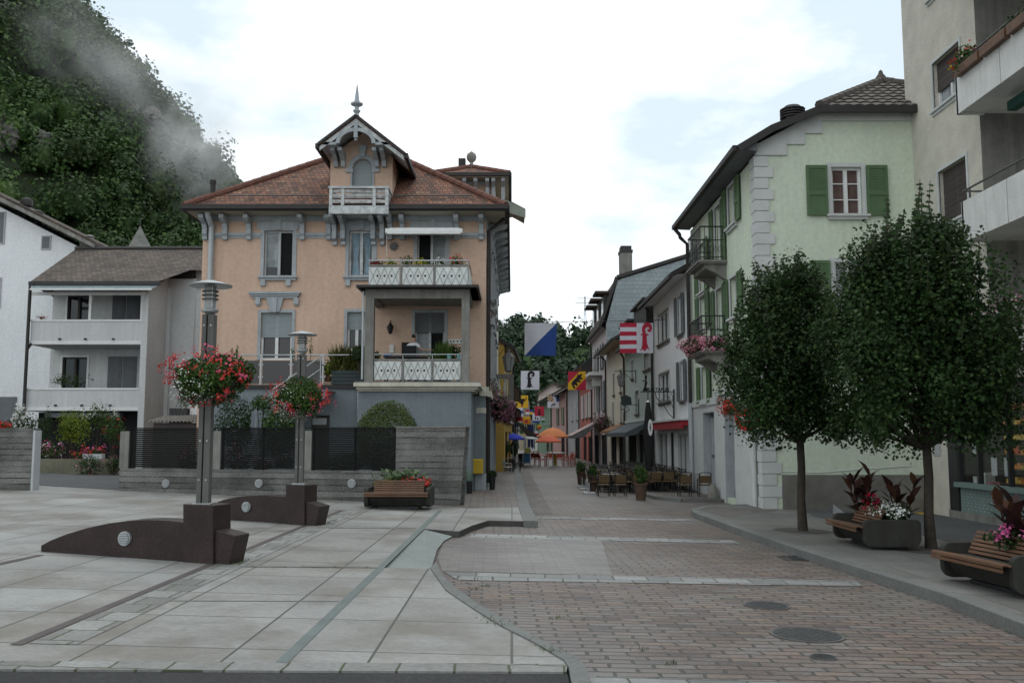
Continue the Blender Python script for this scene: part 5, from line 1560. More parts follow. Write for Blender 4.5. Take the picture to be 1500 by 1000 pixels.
mb = MB(); mb.box((c.x - .32, c.y - .12, c.z - .08), (c.x + .3, c.y + .12, c.z + .08)); mb.build('trough', M['lightgrey_paint'], t)
foliage_part(t, (c.x, c.y, c.z + .15), (.34, .14, .13), 260, .06, GREEN); blossoms(t, (c.x, c.y, c.z + .18), (.36, .15, .15), 26, .05, RED_FL); blossoms(t, (c.x, c.y, c.z + .18), (.36, .15, .15), 16, .05, HOT_FL)
shrub('geranium', 'red geraniums on the garden wall left of the white trough', 'flower', S_(116, 666, yq + .15), (.22, .12, .1), 220, .05, GREEN, fl=((22, .045, RED_FL),))
shrub('balcony_plant', 'spreading green plant on the lower balcony of the grey house', 'plant', S_(100, 557, YG + .7), (.55, .3, .2), 420, .07, GREEN, stem=.2, lump=.6)
shrub('potted_geranium', 'small red geranium in a pot on the upper balcony parapet of the grey house', 'plant', S_(61, 465, YG + .1), (.16, .08, .06), 90, .04, GREEN, fl=((14, .035, RED_FL),))
kf = 24.0 / FPX
shrub('box_dome', 'large clipped dome-shaped box bush behind the fence by the high concrete wall', 'bush', S_(567, 642, 23.2), (46 * 23.2 / FPX, .75, 54 * 23.2 / FPX), 15000, .045, GREEN_BX, lo=.72, lump=.06, jit=.8)
shrub('shrub', 'dark rounded shrub behind the fence right of the tall lamp post', 'bush', S_(348, 625, 24.3), (29 * kf, .5, 36 * kf), 2800, .06, GREEN_DK, stem=.3, lump=.4)
shrub('shrub', 'brighter green shrub behind the fence beside the smaller lamp post', 'bush', S_(407, 633, 24.3), (30 * kf, .5, 34 * kf), 2600, .075, GREEN, stem=.3, lump=.35)
shrub('shrub', 'light green sprawling shrub climbing under the stair handrail', 'bush', S_(385, 590, 25.2), (24 * kf, .3, 13 * kf), 700, .06, GREEN, stem=1.0, lump=.6)
shrub('shrub', 'low leafy plant in front of the cellar door behind the fence', 'bush', S_(505, 678, 23.4), (34 * kf, .35, 18 * kf), 1300, .06, GREEN)
for (u, v, lab) in ((350, 676, 'pink hydrangea behind the fence just right of the tall lamp post'), (418, 675, 'pink hydrangea behind the fence just left of the smaller lamp post'), (384, 682, 'small mauve flowers between the two hydrangeas behind the fence'), (283, 676, 'pale pink flowers behind the fence just left of the tall lamp post')):
 small = 'small' in lab
 shrub('hydrangea', lab, 'flower', S_(u, v, 23.0 if u > 300 else 23.4), ((12 if small else 23) * kf, .25, (9 if small else 16) * kf), 700, .05, GREEN_DK, fl=((30 if small else 60, .045, PINK_FL, 'blossom', .95, 5, .05, .25),), group='flowers behind the fence')
def hill_z(x, y):
 base = 0.96 * max(0.0, -x - 8.5 + 0.02 * (y - 150))
 f_ = min(1.0, max(0.0, (y - 62) / 70.0)); f_ = f_ * f_ * (3 - 2 * f_)
 b_ = min(1.0, max(0.0, (330 - y) / 90.0))
 n_ = 3.2 * math.sin(x * .09 + y * .05) + 2.2 * math.sin(x * .21 - y * .13 + 1) + 1.6 * math.sin(x * .05 + y * .23)
 left = (base + (n_ if base > 4 else n_ * base / 4)) * f_ * b_
 h2 = 40 * math.exp(-((y - 330) / 62.0) ** 2) * (0.93 + 0.05 * math.sin(x * .16 + 1.0)) * min(1, max(0.0, (x + 70) / 62.0)) * min(1, max(0.0, (150 - x) / 60.0))
 return max(left, h2 - 1.0, -0.3)
def hill_mesh(name, xs, ys, mat):
 mb = MB(); n_ = len(xs)
 for y in ys:
  for x in xs:
   mb.v.append((x, y, hill_z(x, y) + gz(x)))
 for j in range(len(ys) - 1):
  for i in range(len(xs) - 1):
   mb.f.append([j * n_ + i, j * n_ + i + 1, (j + 1) * n_ + i + 1, (j + 1) * n_ + i]); mb.m.append(0)
 return tag(mb.build(name, mat, loc=(0, 0, 0), smooth=False), kind='structure')
UNDER = pm('forest_floor', (0.022, 0.034, 0.014), 1, .4, .08)
MEADOW = pm('meadow', (0.045, 0.078, 0.024), 1, .25, .05)
hill_mesh('hillside', [-265 + 5 * k for k in range(52)], [62 + 6 * k for k in range(46)], UNDER)
hill_mesh('far_hill', [-9 + 6 * k for k in range(34)], [180 + 8 * k for k in range(28)], MEADOW)
TREEM = leafmat('hill_tree_leaf', (0.018, 0.042, 0.012), (0.040, 0.078, 0.018), (0.066, 0.112, 0.028), trans=0.15, nsc=0.11, nlo=.55, nhi=1.5)
TREEF = leafmat('far_tree_leaf', (0.020, 0.042, 0.022), (0.036, 0.064, 0.030), (0.055, 0.09, 0.038), trans=0.1)
def ico(r=1.0):
 bm = bmesh.new(); bmesh.ops.create_icosphere(bm, subdivisions=2, radius=r)
 v = np.array([x.co[:] for x in bm.verts]); f = np.array([[q.index for q in p.verts] for p in bm.faces]); bm.free()
 return v, f
IV, IF = ico()
def crown_on(lv, c, rad, n, size, tmpl=CLUMP):
 ph = nr.uniform(0, 6.28, 3)
 d = IV * (0.46 + 0.12 * np.sin(IV[:, :1] * 5 + ph[0]) + 0.14 * np.sin(IV[:, 2:] * 6 + ph[1])) * np.asarray(rad) + np.asarray(c)
 lv.mesh(d, IF, 0)
 p, nn = blob(n, c, rad, .50, lump=.35, k=7)
 k = (nn[:, 2] > -.55)
 p, nn = p[k], nn[k]
 lv.scatter(tmpl, p, nr.uniform(size * .55, size * 1.35, len(p)), nn + [0, 0, .35], .55)
lv = LV(); cnt = 0
for yy in np.concatenate([np.arange(66, 140, 3.5), np.arange(140, 262, 4.6)]):
 for xx in np.arange(-195 if yy > 150 else -110, 12, 3.6 if yy < 140 else 4.6):
  x, y = xx + nr.uniform(-2.2, 2.2), yy + nr.uniform(-2.2, 2.2)
  z_ = hill_z(x, y) + gz(x)
  if z_ < 2.0 and x > -14:
   continue
  u = 750 + x / y * FPX
  v = HOR - (z_ + 8 - EYE) / y * FPX
  if u < -60 or u > 480 or v < -90:
   continue
  r_ = nr.uniform(2.0, 3.4)
  h_ = r_ * nr.uniform(1.0, 1.5)
  sz_ = min(.50, .0031 * y); crown_on(lv, (x, y, z_ + h_ * .8), (r_, r_, h_), int(9 * r_ * r_ / sz_ ** 2), sz_)
  cnt += 1
tag(lv.build('hillside_forest', TREEM), 'dense dark green woodland covering the steep hillside behind the houses', 'forest', kind='stuff')
lv = LV()
for yy in np.arange(200, 345, 6.0):
 for xx in np.arange(-16, 62, 5.6):
  x, y = xx + nr.uniform(-2.8, 2.8), yy + nr.uniform(-2.8, 2.8)
  z_ = hill_z(x, y)
  if z_ < 1:
   continue
  u = 750 + x / y * FPX
  v = HOR - (z_ + 3 - EYE) / y * FPX
  if u < 700 or u > 960:
   continue
  if ((u - 852) / 30) ** 2 + ((v - 507) / 14) ** 2 < 1 + .5 * math.sin(x * .7) * math.sin(y * .3):      # the meadow
   continue
  r_ = nr.uniform(2.4, 4.0); h_ = r_ * nr.uniform(1.0, 1.5)
  crown_on(lv, (x, y, z_ + h_ * .7), (r_, r_, h_), 130, .95)
tag(lv.build('far_forest', TREEF), 'wooded hill closing the view at the far end of the street', 'forest', kind='stuff')
def hit(u, v, lift=0.0):
 for yy in np.arange(70, 262, 1.0):
  q = P(u, v, float(yy))
  if q.z < hill_z(q.x, q.y) + gz(q.x) + lift:
   return q
 return P(u, v, 230.0)
for (u, v, r_) in ((2, 186, 1.7), (12, 200, 1.5), (66, 206, 1.2), (192, 168, 1.4), (222, 183, 2.2), (232, 205, 2.2)):
 q = hit(u, v, 3.4)
 bm = bmesh.new(); bmesh.ops.create_icosphere(bm, subdivisions=4, radius=1.0)
 mb = MB(); ph = nr.uniform(0, 6, 6)
 for vv in bm.verts:
  c_ = vv.co
  k_ = 1 + .22 * math.sin(c_.x * 5 + ph[0]) * math.sin(c_.z * 4 + ph[1]) + .12 * math.sin(c_.z * 13 + ph[2] + 2 * c_.x) + .08 * math.sin(c_.x * 17 + ph[3]) * math.sin(c_.y * 15 + ph[4])
  mb.v.append((q.x + c_.x * k_ * r_ * .7, q.y + c_.y * k_ * r_ * .6, q.z + c_.z * k_ * r_ * 1.0))
 for ff in bm.faces:
  mb.f.append([x.index for x in ff.verts]); mb.m.append(0)
 bm.free()
 tag(mb.build('rock_outcrop', M['rock']), kind='structure')
p = P(857, 462, 330)
py = thing('pylon', 'thin lattice pylon standing on the crest of the far hill', 'pylon', (p.x, 330, hill_z(p.x, 330)))
mb = MB(); zt_ = Zv(434, 330)
for s in (-1, 1):
 mb.bar((p.x + s * .6, 330, hill_z(p.x, 330)), (p.x + s * .12, 330, zt_), .22)
for k in range(7):
 z_ = p.z + (zt_ - p.z) * k / 7; mb.bar((p.x - .5 + k * .05, 330, z_), (p.x + .5 - k * .05, 330, z_ + .8), .15)
for dz, w_ in ((.1, 2.6), (1.8, 3.4)):
 mb.bar((p.x - w_, 330, zt_ - dz - .6), (p.x + w_, 330, zt_ - dz - .6), .18)
mb.build('mast', pm('pylon_steel', (.35, .38, .4), .6, .1, 1), py)
def mistmat(dens):
 m = bpy.data.materials.new('mist')
 m.use_nodes = True
 t = m.node_tree
 t.nodes.remove(t.nodes['Principled BSDF'])
 pv = t.nodes.new('ShaderNodeVolumePrincipled')
 pv.inputs['Color'].default_value = (.985, .99, .995, 1)
 co = t.nodes.new('ShaderNodeTexCoord').outputs['Object']
 ln = t.nodes.new('ShaderNodeVectorMath'); ln.operation = 'LENGTH'
 t.links.new(co, ln.inputs[0])
 mr = t.nodes.new('ShaderNodeMapRange'); mr.inputs['From Min'].default_value = 1.0; mr.inputs['From Max'].default_value = .25
 t.links.new(ln.outputs['Value'], mr.inputs['Value'])
 n = _noise(t, co, 1.7, 5, .62)
 m2 = t.nodes.new('ShaderNodeMapRange'); m2.inputs['From Min'].default_value = .40; m2.inputs['From Max'].default_value = .78; m2.inputs['To Max'].default_value = dens
 t.links.new(n, m2.inputs['Value'])
 mu = t.nodes.new('ShaderNodeMath'); mu.operation = 'MULTIPLY'
 t.links.new(mr.outputs[0], mu.inputs[0]); t.links.new(m2.outputs[0], mu.inputs[1])
 t.links.new(mu.outputs[0], pv.inputs['Density'])
 t.links.new(pv.outputs[0], t.nodes['Material Output'].inputs['Volume'])
 return m
for (ua, va, ub, vb, y, r_, dens) in ((120, 40, 280, 185, 190, 8, .05), (240, 165, 350, 262, 195, 9, .13), (40, 10, 130, 60, 185, 9, .02)):
 a, b = P(ua, va, hit(ua, va, 9).y - r_ * .8), P(ub, vb, hit(ub, vb, 9).y - r_ * .8)
 c = (a + b) / 2; d = (b - a)
 bm = bmesh.new(); bmesh.ops.create_icosphere(bm, subdivisions=3, radius=1.0)
 me = bpy.data.meshes.new('mist'); bm.to_mesh(me); bm.free()
 o = bpy.data.objects.new('mist', me); COL.objects.link(o)
 me.materials.append(mistmat(dens))
 o.location = c
 o.rotation_mode = 'QUATERNION'
 o.rotation_quaternion = d.to_track_quat('X', 'Z')
 o.scale = (d.length * .62, 16, r_)
 tag(o, 'shred of pale mist drifting across the wooded slope', 'mist', kind='stuff')
YR = 22.0
gx0 = Xu(1105, 240, YR); gx0 = (gx0 + Xu(1119.5, 720, YR)) / 2
gxr = Xu(1338, 240, YR)
HX = gx0
grh = thing('mint_house', 'mint green corner house with grey quoins, green shutters and iron balconies', 'house', (HX + 1.8, YR, gz(HX) + .1))
GO = Vector((0, YR, 0))
def gr_(u0, v0, u1, v1):
 return (Xu(u0, (v0 + v1) / 2, YR), Zv(v1, YR), Xu(u1, (v0 + v1) / 2, YR), Zv(v0, YR))
g1, g2_ = gr_(1218, 245, 1262, 315), gr_(1223, 384, 1264, 460)
zq0 = Zv(228, YR); zq1 = Zv(176, YR)
gtop = [(HX, zq0 + .0), (Xu(1195, 172, YR), zq1), (gxr + .3, zq1)]
mb = MB()
wall_holes(mb, GO, UX, NF, HX, gxr + .3, -.3, zq0 - .02, [g1, g2_], .16)
mb.poly([(HX, YR, zq0 - .02), (gxr + .3, YR, zq0 - .02), (gxr + .3, YR, zq1), (Xu(1195, 172, YR), YR, zq1)])
SO = Vector((HX, 0, 0)); SU = Vector((0, 1, 0)); SN = Vector((-1, 0, 0))
YE = 30.2
def sy(u, v=500):
 return PX(u, v, HX).y
def sz(u, v):
 return PX(u, v, HX).z
win_side = []
def srect(u0, v0, u1, v1):          # u0 is the farther jamb
 y0, y1 = sy(u1, (v0 + v1) / 2), sy(u0, (v0 + v1) / 2)
 return (y0, sz(u1, v1), y1, sz(u1, v0))
sA = srect(1081, 270, 1091, 318); sA = (23.9, Zv(326, 24), 24.8, Zv(266, 24))
sB = (23.9, Zv(462, 24), 24.8, Zv(402, 24))
sC = (25.6, 6.42, 26.5, 8.45 - .35)            # upper balcony door
sD = (25.6, 3.98, 26.5, 5.75)                   # lower balcony door
sE = (27.9, Zv(590, 28.3), 28.8, Zv(537, 28.3))
sF = (27.9, Zv(482, 28.3), 28.8, Zv(432, 28.3))
sG = (27.9, 6.0, 28.8, 7.5)
dr1 = (24.6, .0, 25.7, 2.35); dr2 = (27.0, .0, 28.6, 2.35)
mb2 = mb
wall_holes(mb, SO, SU, SN, YR, YE, -.3, zq0 - .02, [sA, sB, sC, sD, sE, sF, sG, dr1, dr2], .22)
mb.box((HX + .3, YR + .25, -.3), (gxr + .3, YE, zq0 - .02))
mb.build('wall', M['mint'], grh)
green = M['green_shut']
w_ = window(grh, GO, UX, NF, g1[0], g1[2], g1[1], g1[3], depth=.12, t=.06, mull=1, bars=2, fm=M['white_paint'], sur=.10, surm=M['quoin'], sill=.14, sillm=M['quoin'], shut=.50, shutm=green, pane=M['glass'], curtain=M['curtain_brown'])
w_ = window(grh, GO, UX, NF, g2_[0], g2_[2], g2_[1], g2_[3], depth=.12, t=.06, mull=1, bars=1, fm=M['white_paint'], sur=.10, surm=M['quoin'], sill=.14, sillm=M['quoin'], shut=.48, shutm=green, pane=M['glass'], curtain=M['net'])
for s_ in (sA, sB, sE, sF, sG):
 window(grh, SO, SU, SN, s_[0], s_[2], s_[1], s_[3], depth=.16, t=.05, mull=1, bars=1, fm=M['white_paint'], sur=.08, surm=M['quoin'], sill=.12, sillm=M['quoin'], shut=.42, shutm=green)
for s_ in (sC, sD):
 window(grh, SO, SU, SN, s_[0], s_[2], s_[1], s_[3], depth=.16, t=.05, mull=1, bars=1, fm=M['white_paint'], sur=.08, surm=M['quoin'], shut=.42, shutm=green, name='balcony_door')
mb = MB()
st = [(1104, 228), (1152, 228), (1152, 212), (1178, 212), (1178, 196), (1204, 196), (1204, 178), (1340, 178)]
bot = [P(u, v, YR) for u, v in st]
upper = [P(1340, 164, YR), P(1197, 164, YR), P(1150, 190, YR), P(1104, 214, YR)]
mb.prism([(max(q.x, HX) if i == 0 else q.x, YR - .05, q.z) for i, q in enumerate(bot + upper)], (0, .045, 0)); mb.build('frieze', M['quoin'], grh)
mb = MB(); zb_, zt_ = gz(HX) + .12, zq0
n_ = 31
for k in range(n_):
 za_, zc_ = zb_ + (zt_ - zb_) * k / n_, zb_ + (zt_ - zb_) * (k + 1) / n_ - .02
 L = .42 if k % 2 else .30
 mb.box((HX - .035, YR - .035, za_), (HX + L, YR + (.30 if k % 2 else .42), zc_))
mb.build('quoins', M['quoin'], grh)
mb = MB(); mb.box((HX + .43, YR - .04, -.2), (gxr + .02, YR - .003, Zv(695, YR))); mb.build('plinth', M['plinth'], grh)
mb = MB(); a = gr_(1225, 690, 1335, 694); pts = [P(1140, 690, YR), P(1200, 692, YR), P(1250, 688, YR), P(1336, 682, YR)]
mb.tube([(q.x, YR - .006, q.z) for q in pts], .012, 5); mb.build('cable', M['quoin'], grh)
mb = MB(); ubox(mb, SO, SU, SN, YR + .45, YE, 2.55, 2.75, 0, .08); ubox(mb, SO, SU, SN, 23.9, 26.2, 2.75, 2.92, 0, .22); mb.build('ground_floor_cornice', M['quoin'], grh)
mb = MB()
for a, b in ((YR + .45, dr1[0] - .001), (dr1[2] + .001, dr2[0] - .001), (dr2[2] + .001, YE)):
 ubox(mb, SO, SU, SN, a, b, -.2, 2.55, 0, .04)
for d in (dr1, dr2):
 ubox(mb, SO, SU, SN, d[0], d[2], 2.36, 2.55, 0, .04)
mb.build('ground_floor_stone', M['quoin'], grh)
for d in (dr1, dr2):
 mb = MB(); ubox(mb, SO, SU, SN, d[0] + .001, d[0] + .015, -.2, 2.355, -.2, .038); ubox(mb, SO, SU, SN, d[2] - .015, d[2] - .001, -.2, 2.355, -.2, .038); ubox(mb, SO, SU, SN, d[0] + .016, d[2] - .016, 2.335, 2.355, -.2, .038); mb.build('door_reveal', M['stone_grey'], grh)
 mb = MB(); ubox(mb, SO, SU, SN, d[0], d[2], -.2, 2.36, -.26, -.2); dd = mb.build('door', M['grey_shut'], grh)
 mb = MB()
 for a, b in ((d[0] + .08, (d[0] + d[2]) / 2 - .04), ((d[0] + d[2]) / 2 + .04, d[2] - .08)):
  for z0, z1 in ((.25, 1.0), (1.1, 2.2)):
   ubox(mb, SO, SU, SN, a, b, z0, z1, -.2, -.18)
 mb.build('door_panel', M['stone_grey'], dd)
mb = MB(); mb.lathe((HX - .25, 26.4, gz(HX) + .0), [(.16, 0), (.15, .3), (.1, .42), (.02, .48)], 10); mb.build('guard_stone', M['conc_grey'], grh, smooth=True)
xr_ = 1282
RXm = HX + 4.15
zrg = Zv(121, YR + 2.6)
mb = MB()
ex = HX - .47
ze_ = Zv(219, YR - .25) + .05
prof = [(ex, ze_), (HX + .35, ze_ + .50), (Xu(1195, 160, YR), Zv(160, YR - .2) + .02), (RXm, zrg)]
ya = YR - .28
yhip = YR + 2.6
for i in range(len(prof) - 1):
 (xa_, za_), (xb_, zb_) = prof[i], prof[i + 1]
 if i < 2:
  mb.add([(xa_, ya, za_), (xb_, ya, zb_), (xb_, YE + .1, zb_), (xa_, YE + .1, za_)], [(0, 3, 2, 1)])
 else:
  mb.add([(xa_, ya, za_), (xb_, yhip, zb_), (xb_, YE + .1, zb_), (xa_, YE + .1, za_)], [(0, 3, 2, 1)])
xc_, zc_ = prof[2]
xo = 2 * RXm - xc_
mb.add([(xc_, ya, zc_), (xo, ya, zc_), (RXm, yhip, zrg)], [(0, 1, 2)])
mb.add([(xo, ya, zc_), (xo, YE + .1, zc_), (RXm, YE + .1, zrg), (RXm, yhip, zrg)], [(0, 1, 2, 3)])
mb.add([(xo, ya, zc_), (xo + 3.2, ya, ze_), (xo + 3.2, YE, ze_), (xo, YE, zc_)], [(0, 1, 2, 3)])
mb.add([(ex, YE + .1, ze_), (prof[1][0], YE + .1, prof[1][1]), (xc_, YE + .1, zc_), (RXm, YE + .1, zrg), (xo, YE + .1, zc_), (xo + 3.2, YE + .1, ze_)], [(0, 1, 2, 3, 4, 5)])
grf = mb.build('roof', TILE_GREY, grh, uv=True)
A0, A1, A2 = V3((xc_, ya, zc_)), V3((xo, ya, zc_)), V3((RXm, yhip, zrg))
Vd = A2 - (A0 + A1) / 2; Nd = V3((1, 0, 0)).cross(Vd).normalized()
if Nd.z < 0:
 Nd = -Nd
mb = MB(); nrow, W_ = 9, .27
for j in range(nrow):
 t0_, t1_ = j / nrow, min(1.0, (j + 1.12) / nrow)
 xa_, xb_ = A0.x + (A2.x - A0.x) * (j + .1) / nrow, A1.x + (A2.x - A1.x) * (j + .1) / nrow
 nc = max(2, int((xb_ - xa_) / .03)); row = []
 for i in range(nc + 1):
  x = xa_ + (xb_ - xa_) * i / nc; wv = .030 * abs(math.sin(PI * x / W_)) ** .8
  lo_ = A0 + Vd * (t0_ - .012) + Nd * (.055 + wv); hi_ = A0 + Vd * t1_ + Nd * (.012 + wv); bt = A0 + Vd * (t0_ - .008) + Nd * .01
  row.append([(x, q.y, q.z) for q in (bt, lo_, hi_)])
 for i in range(nc):
  for k in range(2):
   mb.poly([row[i][k], row[i + 1][k], row[i + 1][k + 1], row[i][k + 1]])
mb.build('tile_course', pm('grey_brown_tile', (.115, .10, .088), .85, .3, 4, .2, 30), grf)
mb = MB()
ridge_tiles(mb, (xc_, ya, zc_ + .05), (RXm, yhip, zrg + .05), .11); ridge_tiles(mb, (xo, ya, zc_ + .05), (RXm, yhip, zrg + .05), .11); ridge_tiles(mb, (RXm, yhip, zrg + .05), (RXm, YE, zrg + .05), .11)
mb.lathe((RXm, yhip, zrg + .05), [(.16, 0), (.13, .1), (.07, .18), (.05, .26), (.01, .30)], 10)
mb.build('ridge_tiles', TILE_GREY, grf, smooth=True)
mb = MB()
V3 = Vector
mb.bar((ex - .05, ya, ze_ - .02), (ex - .05, YE + .1, ze_ - .02), .13, .13)
for i in range(2):
 a, b = prof[i], prof[i + 1]
 mb.bar((a[0], ya - .05, a[1] - .06), (b[0], ya - .05, b[1] - .06), .06, .17)
mb.bar((xc_, ya - .05, zc_ - .06), (xo, ya - .05, zc_ - .06), .08, .17)
mb.build('eave_fascia', M['gutter'], grh)
mb = MB(); mb.add([(ex, ya + .02, ze_ - .07), (HX, ya + .02, ze_ - .09), (HX, YE + .1, ze_ - .09), (ex, YE + .1, ze_ - .07)], [(0, 1, 2, 3)])
mb.add([(ex + .1, ya + .03, ze_ - .06), (HX, ya + .03, ze_ + .25), (HX, ya + .03, ze_ - .08)], [(0, 1, 2)]); mb.build('soffit', M['grey_shut'], grh)
mb = MB(); p = P(1162, 175, 24.2); mb.box((p.x - .22, 24, p.z - 1), (p.x + .22, 24.5, p.z + .02))
for k in range(4):
 mb.lathe((p.x, 24.25, p.z + .02 + k * .07), [(.28, 0), (.33, .02), (.33, .05), (.26, .055)], 14)
mb.lathe((p.x, 24.25, p.z + .3), [(.26, 0), (.2, .07), (.05, .09)], 14)
mb.build('chimney', M['gutter'], grh)
mb = MB(); mb.tube([(ex - .05, YE - .1, ze_ - .1), (ex + .1, YE - .1, ze_ - .28), (HX - .35, YE - .1, ze_ - .38), (HX - .12, YE - .08, ze_ - .6), (HX - .12, YE - .08, 2.7)], .06, 8); mb.build('downpipe', M['gutter'], grh, smooth=True)
mb = MB(); mb.tube([(HX - .12, YE - .08, 2.7), (HX - .12, YE - .08, .0)], .075, 10); mb.build('downpipe_foot', M['lightgrey_paint'], grh, smooth=True)
mb = MB(); mb.tube([(HX - .1, YR + .42, 2.4), (HX - .1, YR + .42, .0)], .06, 10); mb.build('downpipe_foot', M['quoin'], grh, smooth=True)
def iron_balcony(zb, y0, y1, out=.74, rail=.92):
 xo_ = HX - out
 mb = MB()
 mb.box((xo_, y0, zb - .10), (HX, y1, zb)); mb.box((xo_ - .05, y0 - .05, zb - .06), (HX, y1 + .05, zb - .02))
 mb.box((xo_ + .15, y0 + .1, zb - .22), (HX, y1 - .1, zb - .10))
 for yy in (y0 + .1, y1 - .3):
  mb.prism([(HX, yy, zb - .22), (xo_ + .2, yy, zb - .22), (xo_ + .45, yy, zb - .34), (HX, yy, zb - .55)], (0, .2, 0))
 b_ = mb.build('balcony', M['conc_grey'], grh)
 mb = MB(); t_ = .012
 c1, c2, c3, c4 = V3((HX, y0 + .03, zb)), V3((xo_ + .03, y0 + .03, zb)), V3((xo_ + .03, y1 - .03, zb)), V3((HX, y1 - .03, zb))
 for h in (.08, .55, rail):
  k_ = V3((0, 0, h)); rr = .018 if h == rail else t_
  for a, b in ((c1, c2), (c2, c3), (c3, c4)):
   mb.bar(a + k_, b + k_, rr * 2, rr * 2)
 for a, b in ((c1, c2), (c2, c3), (c3, c4)):
  n_ = int((b - a).length / .115)
  for i in range(n_ + 1):
   p = a.lerp(b, i / n_); mb.bar(p + V3((0, 0, .0)), p + V3((0, 0, rail)), .014)
   if i < n_:                    # scroll rings in the lower half
    q = a.lerp(b, (i + .5) / n_); d = (b - a).normalized()
    ring = [q + d * (.045 * math.cos(2 * PI * j / 8)) + V3((0, 0, .3 + .09 * math.sin(2 * PI * j / 8))) for j in range(9)]
    for j in range(8):
     mb.bar(ring[j], ring[j + 1], .009)
 mb.build('iron_railing', M['black_metal'], b_)
 return xo_
xo1 = iron_balcony(6.38, 25.1, 26.9)
xo2 = iron_balcony(3.94, 25.1, 26.9)
t = thing('balcony_flowers', 'row of pink and red geraniums hanging along the lower iron balcony of the mint house', 'flowers', (xo2, 26, 3.95))
c = (xo2 - .04, 26.0, 4.12)
foliage_part(t, c, (.26, 1.05, .2), 800, .06, GREEN_DK); blossoms(t, c, (.29, 1.1, .24), 150, .05, leafmat('dusky_pink_petal', (.42, .10, .16), (.58, .26, .32), (.62, .4, .42), trans=.2), cluster=5)
c2_ = (HX - .35, 25.06, 4.10)
foliage_part(t, c2_, (.42, .16, .17), 400, .06, GREEN_DK); blossoms(t, c2_, (.45, .2, .2), 70, .05, PINK_FL, cluster=5)
mb = MB(); mb.box((xo2 - .14, 25.15, 3.98), (xo2 + .02, 26.85, 4.12)); mb.build('flower_box', M['terracotta'], t)
t = thing('window_box', 'red window-box flowers on the mint house, half hidden by the tree', 'flower box', PX(1072, 602, HX - .2))
p = PX(1072, 600, HX - .2)
mb = MB(); mb.box((p.x - .1, p.y - .5, p.z - .12), (p.x + .16, p.y + .5, p.z)); mb.build('box', M['terracotta'], t)
foliage_part(t, (p.x, p.y, p.z + .12), (.2, .55, .18), 350, .06, GREEN_DK); blossoms(t, (p.x - .05, p.y, p.z + .1), (.26, .6, .22), 60, .05, RED_FL, cluster=5)
p = P(1094, 613, 21.7)
t = thing('no_entry_sign', 'round red no-entry sign with white bar beside the mint house, half hidden by leaves', 'road sign', (p.x, 21.7, p.z - .3))
mb = MB(); mb.disc((p.x, 21.7, p.z), .28, (0, 1, 0), .012, 32); d_ = mb.build('disc', pm('sign_red', (.45, .02, .02), .5, .05, 3), t)
mb = MB(); mb.box((p.x - .2, 21.685, p.z - .045), (p.x + .2, 21.693, p.z + .045)); mb.build('bar', M['white_paint'], d_)
mb = MB(); mb.tube([(p.x, 21.72, p.z), (p.x, 21.8, p.z), (HX + .02, 22.05, p.z)], .022, 8); mb.build('wall_bracket', M['steel'], t)
BX = gxr
blk = thing('apartment_block', 'cream roughcast apartment block with white balconies and a shop on its ground floor', 'building', (BX + 4, 14, gz(BX) + .12))
BO = Vector((BX, 0, 0)); BU = Vector((0, 1, 0)); BN = Vector((-1, 0, 0))
yrec = PX(1434, 150, BX).y
def brect(u0, v0, u1, v1):
 a, b = PX(u0, v0, BX), PX(u1, (v0 + v1) / 2, BX)
 c = PX(u0, v1, BX)
 return (b.y, c.z, a.y, a.z)
bw1 = brect(1366, 95, 1409, 165); bw2 = brect(1375, 253, 1419, 333)
bw1 = (bw1[0], bw1[1], bw1[2], bw1[3]); bw3 = (bw1[0], bw1[1] + 2.62, bw1[2], bw1[3] + 2.62)
zsh = 3.0
mb = MB()
wall_holes(mb, BO, BU, BN, yrec, YR + .3, zsh, 14.0, [bw1, bw2, bw3], .2)
mb.add([(BX, YR, -.2), (BX, YR, 14), (BX + 9, YR + .1, 14), (BX + 9, YR + .1, -.2)], [(0, 1, 2, 3)])
mb.box((BX + .35, yrec + .02, zsh), (BX + 9, YR - .02, 14))
mb.box((BX, 2, 2.75), (BX + 9, YR, zsh))
mb.box((BX + 1.7, 2, zsh), (BX + 9, yrec, 14))
mb.box((BX, YR - 1.15, -.2), (BX + 3, YR + .0, 2.75))
mb.build('wall', M['roughcast'], blk)
mb = MB(); mb.add([(BX + .001, yrec, zsh), (BX + 1.7, yrec, zsh), (BX + 1.7, yrec, 14), (BX + .001, yrec, 14)], [(0, 1, 2, 3)]); mb.build('recess_wall', M['conc_grey'], blk)
for b_ in (bw1, bw2, bw3):
 f_ = window(blk, BO, BU, BN, b_[0], b_[2], b_[1], b_[3], depth=.16, t=.05, mull=1, fm=M['white_paint'], sur=.07, surm=M['quoin'], sill=.08, sillm=M['quoin'], blind=.62 if b_ is bw1 else .93, blindm=M['blind_brown'], curtain=M['net'] if b_ is bw1 else None)
zfl = [Zv(166, 19.1), Zv(352, 19.1)]
zfl = [PX(1404, 166, BX - .5).z, PX(1414, 352, BX - .5).z]
zfl.append(zfl[0] + (zfl[0] - zfl[1]))
yfar = PX(1404, 166, BX - .5).y
